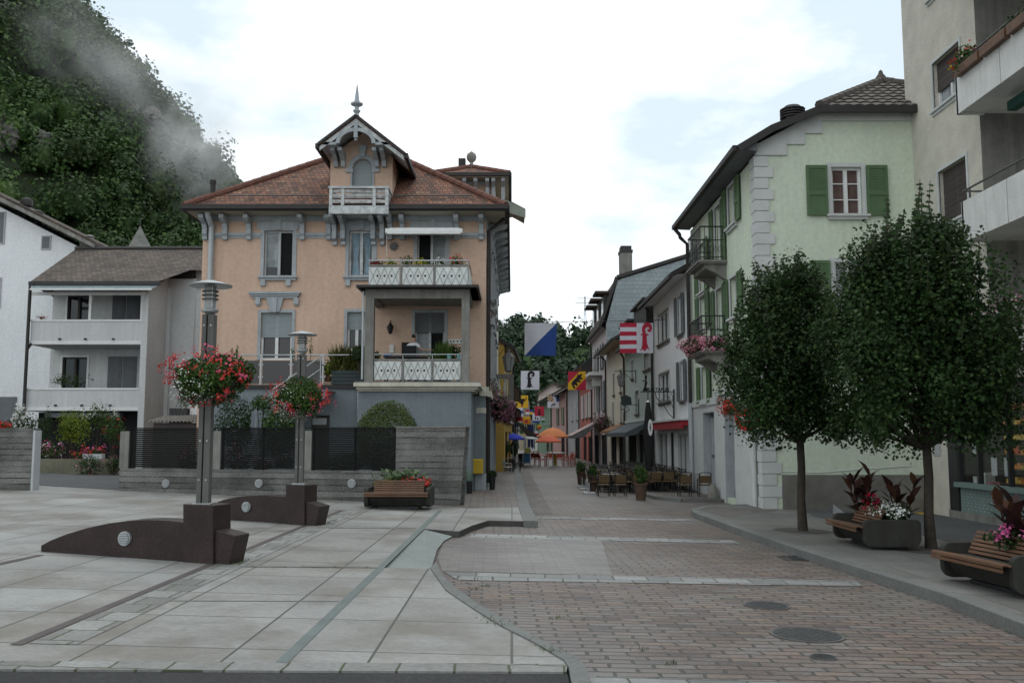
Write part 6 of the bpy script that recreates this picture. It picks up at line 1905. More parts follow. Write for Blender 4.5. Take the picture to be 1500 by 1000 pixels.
for z_ in zfl:
 mb = MB(); mb.box((BX - .5, 6, z_), (BX + 1.7, yfar, z_ + .12)); bl = mb.build('balcony', M['parapet'], blk)
 mb = MB(); ylist = [yfar, yfar - 1.75, yfar - 3.5, yfar - 5.25, yfar - 7, 6]
 for a, b in zip(ylist, ylist[1:]):
  mb.box((BX - .54, b + .015, z_ - .04), (BX - .46, a - .015, z_ + .78))
 mb.box((BX - .54, yfar - .08, z_ - .04), (BX - .0, yfar + .0, z_ + .78))
 mb.build('parapet', M['parapet'], bl)
 mb = MB()
 mb.tube([(BX, yfar - .04, z_ + 1.0), (BX - .5, yfar - .04, z_ + 1.0), (BX - .5, 6, z_ + 1.0)], .022, 8)
 for k in range(8):
  mb.bar((BX - .5, yfar - .3 - 1.75 * k, z_ + .78), (BX - .5, yfar - .3 - 1.75 * k, z_ + 1.0), .03)
 mb.build('rail', M['steel_pole'], bl)
mb = MB(); p = V3((BX - .35, yfar - 1.3, zfl[0] + .9))
for k in range(5):
 mb.box((BX - .66, yfar - .25 - 1.0 * k - .92, zfl[0] + .66), (BX - .545, yfar - .25 - 1.0 * k, zfl[0] + .84))
mb.build('wood_planter_cladding', M['slat_wood'], blk)
t = thing('balcony_flowers', 'plants with red and yellow blooms at the end of the top apartment balcony', 'flowers', (BX - .45, yfar - .4, zfl[0] + .84))
foliage_part(t, (BX - .5, yfar - .45, zfl[0] + 1.0), (.16, .35, .24), 320, .07, GREEN, lump=.6); blossoms(t, (BX - .55, yfar - .4, zfl[0] + .95), (.2, .35, .2), 16, .05, RED_FL); blossoms(t, (BX - .55, yfar - .3, zfl[0] + .92), (.2, .3, .2), 8, .05, YEL_FL)
t = thing('balcony_flowers', 'trailing grasses along the parapet of the top apartment balcony', 'flowers', (BX - .45, yfar - 3, zfl[0] + .84))
foliage_part(t, (BX - .5, yfar - 3.0, zfl[0] + .92), (.14, 1.5, .14), 420, .06, GREEN, lump=.6)
t = thing('balcony_flowers', 'pale flowers on the lowest balcony of the apartment block beside the big tree', 'flowers', (BX - .3, yfar - 1.5, zfl[1] - 1.7))
zz = PX(1480, 455, BX - .5)
foliage_part(t, (BX - .5, zz.y + .2, zz.z), (.25, 1.2, .35), 900, .06, GREEN, lump=.5); blossoms(t, (BX - .55, zz.y + .2, zz.z + .1), (.28, 1.2, .35), 60, .05, WHITE_FL); blossoms(t, (BX - .55, zz.y + .2, zz.z + .2), (.28, 1.2, .3), 30, .05, PINK_FL)
t.location.z = zz.z - .3
mb = MB(); mb.box((BX - .52, 6, zz.z - .75), (BX + .1, yfar - .3, zz.z - .3)); mb.build('flower_ledge', M['parapet'], blk)
ya2 = PX(1479, 185, BX).y; mb = MB(); mb.box((BX - .03, ya2 - 2.2, zfl[0] - .30), (BX + .15, ya2, zfl[0] - .12)); mb.build('folded_awning', pm('dark_green_canvas', (.02, .07, .055), .9, .1, 3), blk)
ysh = 20.85
z0s = gz(BX) + .12
TEAL = pm('pale_teal_paint', (.16, .225, .205), .6, .08, 3)
mb = MB(); mb.box((BX - .06, 6, z0s), (BX + .04, ysh, z0s + .16)); mb.box((BX + .6, 2, 2.6), (BX + .7, ysh, 2.75)); mb.build('shop_step', M['conc_grey'], blk)
mb = MB(); mb.box((BX + .0, 6, z0s + .16), (BX + .1, ysh - .45, z0s + .68)); sp_ = mb.build('shop_panel', TEAL, blk)
mb = MB()
for k in range(26):
 for j in range(7):
  y_ = ysh - .6 - k * .17; z_ = z0s + .22 + j * .065
  mb.box((BX - .004, y_ - .025 + .05 * (j % 2), z_), (BX + .0005, y_ + .025 + .05 * (j % 2), z_ + .02))
tag(mb.build('panel_pattern', M['stone_grey'], sp_), kind='stuff')
mb = MB(); mb.box((BX - .12, 6, z0s + .68), (BX + .12, ysh - .4, z0s + .78)); mb.build('shop_sill', TEAL, blk)
mb = MB(); mb.box((BX + .03, 6, z0s + .78), (BX + .045, ysh - .45, 2.6))
SHGL = bpy.data.materials.new('shop_glass'); SHGL.use_nodes = True
b_ = SHGL.node_tree
tr_ = b_.nodes.new('ShaderNodeBsdfTransparent'); gl_ = b_.nodes.new('ShaderNodeBsdfGlossy'); gl_.inputs['Roughness'].default_value = .02; mx_ = b_.nodes.new('ShaderNodeMixShader'); mx_.inputs[0].default_value = .07
b_.links.new(tr_.outputs[0], mx_.inputs[1]); b_.links.new(gl_.outputs[0], mx_.inputs[2]); b_.links.new(mx_.outputs[0], b_.nodes['Material Output'].inputs['Surface'])
mb.build('shop_window', SHGL, blk)
mb = MB()
for y_ in (ysh - .45, ysh - 1.3, ysh - 2.5, ysh - 3.6, ysh - 5.2, ysh - 7):
 mb.box((BX - .02, y_ - .035, z0s + .78), (BX + .08, y_ + .035, 2.62))
mb.box((BX - .03, ysh - .42, z0s), (BX + .15, ysh, 2.62)); mb.box((BX - .02, 6, 2.55), (BX + .08, ysh - .5, 2.66))
mb.build('shop_frame', M['metal_dark'], blk)
mb = MB(); mb.box((BX + 1.6, 6, z0s), (BX + 1.7, ysh, 2.7)); mb.box((BX + .05, ysh - .05, z0s), (BX + 1.6, ysh, 2.7)); mb.box((BX + .13, 6, z0s + .6), (BX + 1.6, ysh - .05, z0s + .66)); mb.build('shop_back', M['blind_brown'], blk)
mb = MB(); mb.box((BX + .9, ysh - 3.2, z0s + .66), (BX + 1.0, ysh - 1.6, 2.6))
for k in range(6):
 mb.box((BX + .25, ysh - 3.2, z0s + .8 + k * .29), (BX + .9, ysh - 1.6, z0s + .82 + k * .29))
shf = mb.build('shelf', M['slat_wood'], blk)
cols = [pm('orange_goods', (.75, .30, .05), .6, .2, 9), pm('red_goods', (.55, .09, .05), .6, .2, 9), pm('yellow_goods', (.75, .52, .10), .6, .2, 9), pm('pale_goods', (.5, .55, .5), .6, .2, 9), pm('pink_goods', (.5, .25, .25), .6, .2, 9)]
goods = [MB() for _ in cols]
for k in range(6):
 y_ = ysh - 1.62
 while y_ > ysh - 3.05:
  w2_ = rnd.uniform(.08, .22); h_ = rnd.uniform(.06, .17)
  goods[rnd.choice([0, 0, 1, 2, 2, 0])].box((BX + .38, y_ - w2_, z0s + .821 + k * .29), (BX + .6, y_ - .01, z0s + .82 + k * .29 + h_)); y_ -= w2_ + .01
y_ = ysh - .6
while y_ > ysh - 1.2:
 w2_ = rnd.uniform(.1, .22); h_ = rnd.uniform(.15, .42)
 goods[rnd.choice([3, 4, 4, 3, 1])].box((BX + .2, y_ - w2_, z0s + .661), (BX + .4, y_ - .02, z0s + .66 + h_)); y_ -= w2_ + .03
for mb, m_ in zip(goods, cols):
 if mb.v:
  tag(mb.build('goods', m_, shf), kind='stuff')
mb = MB()
for (a, z_, w2_, h_) in ((ysh - .62, 1.5, .25, .5), (ysh - .95, 1.25, .25, .42), (ysh - 1.7, .85, .22, .36), (ysh - 2.2, .85, .24, .36), (ysh - .9, 1.85, .3, .4)):
 mb.box((BX + .055, a - w2_, z_), (BX + .062, a, z_ + h_))
mb.build('poster', M['lightgrey_paint'], blk)
mb = MB()
for k in range(3):
 mb.box((BX - .02, YR - .75, 1.2 + .3 * k), (BX - .002, YR - .4, 1.45 + .3 * k))
mb.build('notice_board', M['grey_render'], blk)
ROWM = {}
def rmat(name, c, **k):
 if name not in ROWM:
  ROWM[name] = pm(name, c, 0.92, .08, .8, .08, 50, streak=.1, **k)
 return ROWM[name]
def row_house(name, label, side, X0, Y0, X1, Y1, ze, wall, roofm, wins=(), over=.55, depth=8.0, pitch=.6, soff=None, base=None, shop=(), z0=-.4, mansard=None, shop_pane=None):
 """terraced house; its street front runs from (X0,Y0) to (X1,Y1); side +1 stands on the right of the street"""
 a, b = V3((X0, Y0, 0)), V3((X1, Y1, 0))
 U = (b - a).normalized(); L = (b - a).length
 N = V3((-U.y, U.x, 0)) if side > 0 else V3((U.y, -U.x, 0))
 t = thing(name, label, 'house', ((X0 + X1) / 2, (Y0 + Y1) / 2, 0))
 holes = []
 for w_ in wins:
  holes.append((w_[0], w_[1], w_[0] + w_[2], w_[3]))
 for s_ in shop:
  holes.append((s_[0], s_[1], s_[0] + s_[2], s_[3]))
 mb = MB()
 wall_holes(mb, a, U, N, 0, L, z0, ze + .05, holes, .2)
 inn = lambda s_, d, z_: tuple(a + U * s_ - N * d + V3((0, 0, z_)))
 rz_ = ze + pitch * depth / 2
 for s_ in (0, L):            # end walls with gable
  mb.poly([inn(s_, 0, z0), inn(s_, depth, z0), inn(s_, depth, ze), inn(s_, depth / 2, rz_ - .1), inn(s_, 0, ze + .05)])
 mb.add([inn(.01, .24, z0), inn(L - .01, .24, z0), inn(L - .01, .24, ze), inn(.01, .24, ze)], [(0, 1, 2, 3)])
 mb.build('wall', wall, t)
 for w_ in wins:
  st = w_[4] if len(w_) > 4 else {}
  window(t, a, U, N, w_[0], w_[0] + w_[2], w_[1], w_[3], **{**dict(depth=.14, t=.05, mull=1, sur=.07, surm=M['quoin'], sill=.1, sillm=M['conc_grey']), **st})
 for s_ in shop:
  mb = MB(); ubox(mb, a, U, N, s_[0], s_[0] + s_[2], s_[1], s_[3], -.18, -.14); g_ = mb.build('shop_window', shop_pane or M['glass'], t)
  frame_bm(a, U, N, s_[0], s_[0] + s_[2], s_[1], s_[3], -.14, -.06, .06, s_[4] if len(s_) > 4 else 1).build('frame', s_[5] if len(s_) > 5 else M['metal_dark'], g_)
 if base:
  mb = MB(); ubox(mb, a, U, N, 0, L, 2.32, 2.44, 0, .1); mb.build('string_course', base, t)
 if not mansard:
  mb = MB()
  e0 = ze - over * pitch * .4
  mb.add([inn(-.05, -over, e0), inn(L + .05, -over, e0), inn(L + .05, depth / 2, rz_), inn(-.05, depth / 2, rz_), inn(-.05, depth + .3, ze), inn(L + .05, depth + .3, ze)], [(0, 1, 2, 3), (3, 2, 5, 4)])
  mb.build('roof', roofm, t, uv=True)
  mb = MB(); ubox(mb, a, U, N, -.05, L + .05, e0 - .14, e0 - .02, over - .02, over + .1)
  p, q = V3(inn(-.05, -over - .02, e0 - .05)), V3(inn(-.05, depth / 2, rz_ - .05))
  mb.bar(p, q, .05, .16)
  mb.build('gutter', M['gutter'], t)
  mb = MB(); mb.add([inn(0, -over, e0 - .05), inn(L, -over, e0 - .05), inn(L, 0, e0 - .02 + .04), inn(0, 0, e0 - .02 + .04)], [(0, 1, 2, 3)]); mb.build('soffit', soff or M['soffit'], t)
 mb = MB()
 mb.tube([inn(L - .1, -over * .6, ze - .2), inn(L - .1, -.1, ze - .5), inn(L - .1, -.1, -.2)], .055, 6); mb.build('downpipe', M['gutter'], t, smooth=True)
 return t, a, U, N, L, inn
GSH = dict(shut=.36, shutm=M['grey_shut'], depth=.12)
WSH = dict(shut=.36, shutm=M['white_paint'], depth=.12)
RX = 5.75
r2, a, U, N, L, inn = row_house('white_house', 'white rendered house with grey shutters and a red awning next to the mint house', 1, RX, 30.3, RX, 38.0, 7.05, M['white_render'], TILE_BROWN,
 wins=[(3.9, 5.2, 2.6, 6.35, dict(mull=2)), (1.2, 5.1, .8, 6.4, GSH), (3.9, 2.95, 2.6, 4.05, dict(mull=2)), (1.0, 2.85, .75, 4.15, GSH)],
 shop=[(.4, .35, 2.5, 1.75, 2, M['quoin']), (3.4, -.1, .9, 1.8, 0), (4.8, .2, 2.6, 1.8, 1, M['quoin'])], shop_pane=M['glass_grey'], soff=M['white_paint'])
t = thing('red_awning', 'rolled-in red awning with white cover on the white house', 'awning', (RX - .2, 34, 2.1))
mb = MB(); mb.box((RX - .30, 30.5, 1.9), (RX - .22, 37.6, 2.17)); mb.box((RX - .22, 30.5, 2.0), (RX - .01, 37.6, 2.14)); mb.build('valance', M['red_cloth'], t)
mb = MB(); mb.box((RX - .34, 30.45, 2.17), (RX, 37.65, 2.24)); mb.build('cover', M['white_paint'], t)
PM3 = rmat('pale_blue_green_render', (.40, .47, .45))
r3, a, U, N, L, inn = row_house('pale_green_house', 'pale blue-green narrow house with dark brown roof dormers behind the red and white flag', 1, RX, 38.05, RX, 47.6, 6.1, PM3, TILE_BROWN,
 wins=[(1.0, 4.5, 1.8, 5.2, dict(mull=2)), (6.4, 4.4, .7, 5.25), (1.2, 2.75, .8, 3.7), (4.6, 2.7, 1.2, 3.75, dict(mull=0))], shop=[(.6, -.1, 2.2, 1.9), (3.4, -.1, 1.6, 1.9), (5.8, -.1, 3, 1.9, 2)], base=M['quoin'], over=.45)
mb = MB(); ubox(mb, a, U, N, .3, 4.2, 6.05, 7.25, -1.6, .25); ubox(mb, a, U, N, .2, 4.3, 7.25, 7.34, -1.6, .4); mb.build('dormer', M['gutter'], r3)
mb = MB(); ubox(mb, a, U, N, 5.0, 8.4, 6.05, 6.95, -1.6, .3); ubox(mb, a, U, N, 4.9, 8.5, 6.95, 7.04, -1.6, .45); mb.build('dormer', M['gutter'], r3)
r4, a, U, N, L, inn = row_house('cream_house', 'cream rendered house with pale eave between the pale green house and the slate gable', 1, RX, 47.65, RX, 57.0, 6.75, rmat('cream_render', (.54, .51, .42)), TILE_BROWN,
 wins=[(1.5, 4.0, .9, 5.2), (5.0, 4.0, .8, 5.2), (1.3, 2.4, 1.0, 3.5), (5.5, 2.4, .7, 3.6)], shop=[(1, -.2, 2.5, 1.7), (4.5, -.2, 3, 1.7)], over=.7)
r5, a, U, N, L, inn = row_house('mansard_house', 'pinkish white house with tall pale slate gable, mansard dormers and a chimney', 1, RX, 57.05, RX - .05, 66.7, 8.5, rmat('pinkish_white_render', (.52, .47, .47)), TILE_BROWN,
 wins=[(2.0, 6.0, .9, 7.5, GSH), (5.2, 6.0, .9, 7.5, GSH), (7.8, 6.0, .8, 7.5), (1.4, 3.3, .9, 5.1, GSH), (4.6, 3.3, .9, 5.1, GSH), (7.4, 3.3, .9, 5.1)], shop=[(1, -.2, 3, 1.8), (5.5, -.2, 3, 1.8)], mansard=True)
mz = [(-.35, 8.45), (.65, 11.35), (5.3, 12.8)]
mb = MB()
for (d0, z0_), (d1, z1_) in zip(mz, mz[1:]):
 mb.add([inn(-.1, d0, z0_), inn(L, d0, z0_), inn(L, d1, z1_), inn(-.1, d1, z1_)], [(0, 1, 2, 3)])
mb.add([inn(-.1, 5.3, 12.8), inn(L, 5.3, 12.8), inn(L, 10, 8.4), inn(-.1, 10, 8.4)], [(0, 1, 2, 3)])
mb.build('mansard_roof', TILE_BROWN, r5, uv=True)
mb = MB(); mb.poly([inn(-.02, 0, 5.0), inn(-.02, 0, 8.5), inn(-.02, .72, 11.2), inn(-.02, 5.3, 12.65), inn(-.02, 10, 8.4), inn(-.02, 10, 5.0)]); mb.build('slate_gable', SLATE, r5, uv=True)
mb = MB()
for (d0, z0_), (d1, z1_) in zip(mz, mz[1:]):
 mb.bar(inn(-.12, d0, z0_ + .03), inn(-.12, d1, z1_ + .03), .06, .2)
ubox(mb, a, U, N, -.1, L, 8.32, 8.5, .3, .45)
mb.build('verge', M['gutter'], r5)
mb = MB(); mb.add([inn(0, -.4, 8.38), inn(L, -.4, 8.38), inn(L, 0, 8.2), inn(0, 0, 8.2)], [(0, 1, 2, 3)]); mb.build('soffit', rmat('pink_grey_paint', (.36, .31, .31)), r5)
for k in range(3):
 s0 = .8 + k * 3.1
 mb = MB(); ubox(mb, a, U, N, s0, s0 + 1.5, 8.9, 10.5, -1.0, .05); dm = mb.build('dormer', M['gutter'], r5)
 mb = MB(); ubox(mb, a, U, N, s0 - .2, s0 + 1.7, 10.5, 10.64, -1.2, .6); mb.build('dormer_roof', TILE_BROWN, dm)
 mb = MB(); ubox(mb, a, U, N, s0 + .2, s0 + 1.3, 9.2, 10.3, .05, .08); mb.build('dormer_window', M['glass_grey'], dm)
mb = MB(); p = P(917, 400, 57.8); mb.box((p.x - .36, 57.5, 10.5), (p.x + .36, 58.5, Zv(372, 58))); mb.build('chimney', M['conc_grey'], r5)
mb = MB(); mb.box((p.x - .4, 57.45, Zv(372, 58)), (p.x + .4, 58.55, Zv(368, 58))); mb.box((p.x - .33, 57.55, Zv(368, 58)), (p.x + .33, 58.45, Zv(362, 58))); mb.build('chimney_cap', M['gutter'], r5)
mb = MB(); ubox(mb, a, U, N, 2.5, 8.5, 5.55, 5.75, 0, .85); ubox(mb, a, U, N, 3.2, 3.5, 4.9, 5.55, 0, .6); ubox(mb, a, U, N, 7.4, 7.7, 4.9, 5.55, 0, .6); b5 = mb.build('balcony', M['quoin'], r5)
mb = MB()
for k in range(24):
 s_ = 2.55 + k * .258; ubox(mb, a, U, N, s_, s_ + .03, 5.75, 6.6, .8, .83)
for k in range(4):
 ubox(mb, a, U, N, 2.52, 2.55, 5.75, 6.6, .1 + .2 * k, .13 + .2 * k)
ubox(mb, a, U, N, 2.5, 8.5, 6.6, 6.65, .78, .85); ubox(mb, a, U, N, 2.5, 2.55, 6.6, 6.65, 0, .78); mb.build('iron_railing', M['black_metal'], b5)
r6, a, U, N, L, inn = row_house('red_house', 'salmon red house with white shutters and a dark overhanging roof', 1, RX - .05, 66.75, RX - .1, 78.5, 6.9, rmat('salmon_red_render', (.42, .135, .105)), TILE_BROWN,
 wins=[(1.5, 3.1, 1.0, 4.9, WSH), (4.5, 3.1, 1.0, 4.9, WSH), (8.0, 3.1, 1.0, 4.9, WSH)], shop=[(1, -.2, 3, 1.7), (5.5, -.2, 3, 1.7)], over=1.0)
row_house('grey_narrow_house', 'pale grey narrow house with dark eaves beyond the red house', 1, RX - .1, 78.55, RX - .55, 88, 6.6, rmat('pale_mauve_render', (.42, .42, .43)), TILE_BROWN, wins=[(1.5, 3.1, .9, 4.6, dict(depth=.1)), (5, 3.1, .9, 4.6, dict(depth=.1))], shop=[(1, -.2, 3, 1.7)], over=.9)
row_house('pink_house', 'pink rendered house towards the end of the street behind the orange parasols', 1, RX - .75, 88.1, RX - 1.5, 101, 5.9, rmat('pink_render', (.52, .34, .32)), TILE_BROWN, wins=[(1.5, 2.9, 1, 4.5, dict(shut=.4, shutm=M['green_shut'])), (6, 2.9, 1, 4.5, dict(shut=.4, shutm=M['green_shut']))], shop=[(1, -.2, 3, 1.7)], over=.6)
row_house('green_house', 'dull green house near the end of the street', 1, RX - 1.6, 101.1, RX - 2.4, 118, 6.0, rmat('dull_green_render', (.22, .33, .24)), TILE_BROWN, wins=[(2, 3, 1, 4.6), (7, 3, 1, 4.6), (12, 3, 1, 4.6)], shop=[(2, -.2, 4, 1.7)], over=.6)
row_house('ochre_house', 'small ochre house with tiled roof behind the hanging lantern', -1, -.35, 42.0, -.02, 50.0, 5.75, rmat('ochre_render', (.50, .33, .08)), TILE_BROWN, wins=[(1.2, 3.4, .9, 5.0), (4.5, 3.4, .9, 5.0)], shop=[(1, -.1, 2.5, 1.9), (4.5, -.1, 2.5, 1.9)], over=.4, base=M['quoin'])
row_house('cream_low_house', 'low cream house on the left of the street beyond the ochre house', -1, -.02, 50.1, .15, 68, 4.3, rmat('dirty_cream_render', (.42, .38, .3)), TILE_BROWN, wins=[(3, 2.4, 1, 3.7), (9, 2.4, 1, 3.7)], shop=[(2, -.1, 4, 1.8), (9, -.1, 4, 1.8)], over=.4)
row_house('brick_red_house', 'dark red low house farther along the left of the street', -1, .15, 68.1, .4, 90, 3.7, rmat('dark_red_render', (.25, .1, .08)), TILE_BROWN, wins=[(3, 2.1, 1, 3.2), (9, 2.1, 1, 3.2)], shop=[(2, -.1, 4, 1.6)], over=.4)
def front_house(name, label, x0, x1, Y, ze, wall, roofm, gable=False, cols=3):
 t = thing(name, label, 'house', ((x0 + x1) / 2, Y, 0))
 O = V3((0, Y, 0)); w_ = (x1 - x0) / cols
 holes = []
 for r_, (z0, z1) in enumerate(((2.2, 3.6), (.0, 1.7)) if ze < 5.5 else ((4.2, 5.5), (2.2, 3.6), (0, 1.7))):
  for k in range(cols):
   holes.append((x0 + w_ * (k + .28), z0, x0 + w_ * (k + .72), z1))
 mb = MB(); wall_holes(mb, O, UX, NF, x0, x1, -.4, ze, holes, .2); mb.box((x0, Y + .22, -.4), (x1, Y + 8, ze))
 if gable:
  mb.prism([(x0, Y, ze), (x1, Y, ze), ((x0 + x1) / 2, Y, ze + (x1 - x0) * .32)], (0, 8, 0))
 mb.build('wall', wall, t)
 for h in holes:
  window(t, O, UX, NF, h[0], h[2], h[1], h[3], depth=.12, shut=.3 if h[1] > 1 else 0, shutm=M['green_shut'], pane=M['glass'])
 mb = MB()
 if gable:
  xm = (x0 + x1) / 2; zt_ = ze + (x1 - x0) * .32
  for s_, xe in ((-1, x0 - .4), (1, x1 + .4)):
   zz_ = ze - .4 * .64
   q = [(xe, Y - .5, zz_), (xm, Y - .5, zt_ + .06), (xm, Y + 8, zt_ + .06), (xe, Y + 8, zz_)]
   mb.add(q, [(0, 1, 2, 3)]); mb.bar((xe, Y - .52, zz_ - .05), (xm, Y - .52, zt_), .06, .22)
 else:
  mb.add([(x0 - .2, Y - .5, ze), (x1 + .2, Y - .5, ze), (x1 + .2, Y + 4, ze + 2.4), (x0 - .2, Y + 4, ze + 2.4)], [(0, 1, 2, 3)]); mb.box((x0 - .2, Y - .6, ze - .15), (x1 + .2, Y - .45, ze))
 mb.build('roof', roofm, t, uv=True)
 return t
front_house('cream_end_house', 'cream house with brown roof closing the left of the street end', .3, 2.3, 132, 4.4, rmat('warm_cream_render', (.52, .45, .32)), TILE_BROWN, cols=2)
front_house('white_end_house', 'white gabled house with green shutters closing the right of the street end', 2.35, 5.6, 128, 3.9, rmat('off_white_render', (.52, .52, .48)), TILE_BROWN, gable=True)
front_house('pale_gable_house', 'pale gabled house above the others in front of the far wooded hill', 4.2, 9.5, 150, 8.6, rmat('pale_pink_render', (.5, .42, .4)), TILE_BROWN, gable=True, cols=3)
WIREM = pm('wire', (.03, .03, .03), .6, 0, 1, fine=0)
def wire(p, q, sag, label, r=.012):
 p, q = V3(p), V3(q)
 mb = MB(); pts = []
 for k in range(13):
  f_ = k / 12; c = p.lerp(q, f_); c.z -= sag * 4 * f_ * (1 - f_); pts.append(c)
 mb.tube(pts, r, 5); return tag(mb.build('overhead_wire', WIREM), label, 'wire')
wire((Xu(729, 470, 35), 35, Zv(470, 35)), (RX, 35, Zv(468, 35)), .05, 'thin wire across the street carrying the two nearest flags')
wire((-.2, 61, Zv(541, 61)), (RX, 61, Zv(541, 61)), .05, 'thin wire across the street carrying the second pair of flags')
wire((.3, 92, Zv(578, 92)), (RX - .9, 92, Zv(578, 92)), .05, 'thin wire across the street carrying the yellow bull flag')
wire((xr + .02, 33, Zv(504, 33)), (-.0, 33, Zv(504, 33)), .0, 'short rod from the orange house that carries the hanging lantern', .015)
wire((xr + .02, 33.2, Zv(520, 33)), (-.3, 33.2, Zv(510, 33)), .12, 'slack cable looping from the orange house to the lantern rod', .01)
FC = {k: pm('flag_' + k, c, .85, .05, 3) for k, c in dict(white=(.60, .60, .66), blue=(.025, .07, .26), red=(.42, .02, .05), yellow=(.62, .37, .02), black=(.015, .015, .018), navy=(.02, .03, .10), orange=(.6, .22, .03), green=(.03, .2, .08)).items()}
FK = list(FC)
def flag(label, u0, v0, u1, v1, Y, cell, emblems=(), n=(14, 14), skew=(0, 0), wave=.05):
 """cloth hanging from its wire; cell(s,t) gives the colour of a spot, emblems are (colour, polygons in s,t)"""
 c00, c10, c01, c11 = P(u0, v1, Y), P(u1 + skew[1], v1, Y), P(u0 + skew[0], v0, Y), P(u1, v0, Y)
 ph = rnd.uniform(0, 6)
 W_ = (c11 - c01).length
 def pt(s, t, off=0.0):
  q = (c00 * (1 - s) + c10 * s) * (1 - t) + (c01 * (1 - s) + c11 * s) * t
  q = V3(q); q.y += W_ * wave * (1 - t * .7) * math.sin(s * 5.2 + ph + t * 1.5) - off
  return q
 th_ = thing('flag', label, 'flag', (c11 + c01) / 2, group='flags hung across the street')
 mb = MB(); nx, ny = n
 for i in range(nx):
  for j in range(ny):
   q = [(i / nx, j / ny), ((i + 1) / nx, j / ny), ((i + 1) / nx, (j + 1) / ny), (i / nx, (j + 1) / ny)]
   for tri in ((0, 1, 2), (0, 2, 3)):
    cs = sum(q[k][0] for k in tri) / 3; ct = sum(q[k][1] for k in tri) / 3
    mb.cur = FK.index(cell(cs, ct))
    mb.poly([pt(*q[k]) for k in tri])
 used = sorted(set(mb.m)); mb.m = [used.index(x) for x in mb.m]
 mb.build('cloth', [FC[FK[k]] for k in used], th_)
 if emblems:
  mb = MB()
  for col, polys in emblems:
   mb.cur = FK.index(col)
   for pl in polys:
    mb.poly([pt(s, t, .012) for s, t in pl]); mb.poly([pt(s, t, -.012) for s, t in pl][::-1])
  used = sorted(set(mb.m)); mb.m = [used.index(x) for x in mb.m]
  mb.build('emblem', [FC[FK[k]] for k in used], th_)
 return th_
def stroke(pts, ws):
 res = []
 pv = [Vector(p) for p in pts]
 L_, R_ = [], []
 for i, p in enumerate(pv):
  d = (pv[min(i + 1, len(pv) - 1)] - pv[max(i - 1, 0)]).normalized(); nn = Vector((-d.y, d.x)) * ws[i] / 2
  L_.append(p + nn); R_.append(p - nn)
 return [[tuple(L_[i]), tuple(R_[i]), tuple(R_[i + 1]), tuple(L_[i + 1])] for i in range(len(pv) - 1)]
def crozier(cx, cy, sx, sy):
 T = lambda l: [(cx + a * sx, cy + b * sy) for a, b in l]
 foot = [[(-.26, -.5), (-.16, -.38), (-.09, -.12), (-.02, -.38), (-.26, -.5)][:4], [(-.10, -.40), (0, -.5), (.10, -.40), (.06, .0), (-.06, .0)], [(.26, -.5), (.16, -.38), (.02, -.38), (.09, -.12)],
   [(-.13, -.36), (.13, -.36), (.10, .1), (-.10, .1)], [(-.22, .10), (.22, .10), (.12, .17), (-.12, .17)]]
 curl = [(0, .16), (-.05, .26), (-.04, .38), (.04, .47), (.16, .5), (.27, .45), (.30, .35), (.25, .27), (.17, .28), (.17, .34)]
 ws = [.15, .16, .17, .18, .17, .16, .14, .12, .10, .06]
 return [T(f) for f in foot] + [T(q) for q in stroke(curl, ws)]
flag('white and blue flag divided by a diagonal, hanging high over the street', 768.5, 473, 816, 521, 35, lambda s, t: 'white' if t > s else 'blue', n=(14, 14), skew=(0, -2))
flag('flag with red and white stripes and a red crozier on white', 908, 473, 957, 517, 35.0, lambda s, t: ('red' if int(t * 7) % 2 == 0 else 'white') if s < .5 else 'white', [('red', crozier(.74, .5, .62, .90))], n=(14, 14), skew=(0, 0))
flag('white flag with a black crozier', 763, 543, 790, 570.5, 61, lambda s, t: 'white', [('black', crozier(.46, .5, .80, .86))])
def rot45(pl, c=(.5, .5), a=PI / 4, s=1.0):
 return [(c[0] + s * (x * math.cos(a) - y * math.sin(a)), c[1] + s * (x * math.sin(a) + y * math.cos(a))) for x, y in pl]
bear = [[(-.34, -.02), (-.30, .10), (-.12, .14), (.06, .12), (.18, .16), (.27, .13), (.40, .08), (.41, .03), (.28, -.02), (.18, -.05), (.05, -.06), (-.2, -.06)],
  [(-.34, .02), (-.36, -.10), (-.40, -.17), (-.30, -.18), (-.24, -.05)], [(-.20, -.04), (-.20, -.16), (-.10, -.18), (-.08, -.04)], [(.0, -.04), (.03, -.16), (.12, -.17), (.10, -.03)], [(.14, -.03), (.22, -.13), (.31, -.13), (.24, .0)], [(.20, .14), (.22, .2), (.27, .17), (.27, .12)]]
flag('red flag with a black bear walking up a yellow diagonal band', 832, 544, 858, 571, 61, lambda s, t: 'yellow' if abs(t - s) < .36 else 'red', [('black', [rot45(b_, s=1.12) for b_ in bear])], n=(14, 14))
bull = [[(.30, .74), (.70, .74), (.66, .5), (.60, .3), (.40, .3), (.34, .5)], [(.33, .72), (.20, .70), (.14, .80), (.20, .90), (.14, .88), (.08, .78), (.16, .64), (.32, .62)], [(.67, .72), (.80, .70), (.86, .80), (.80, .90), (.86, .88), (.92, .78), (.84, .64), (.68, .62)], [(.32, .66), (.18, .56), (.30, .54)], [(.68, .66), (.82, .56), (.70, .54)], [(.42, .32), (.58, .32), (.56, .22), (.44, .22)]]
flag('yellow flag with a black bull head', 756, 579, 773.5, 597, 92, lambda s, t: 'yellow', [('black', bull), ('red', [[(.43, .22), (.57, .22), (.56, .08), (.44, .08)]])])
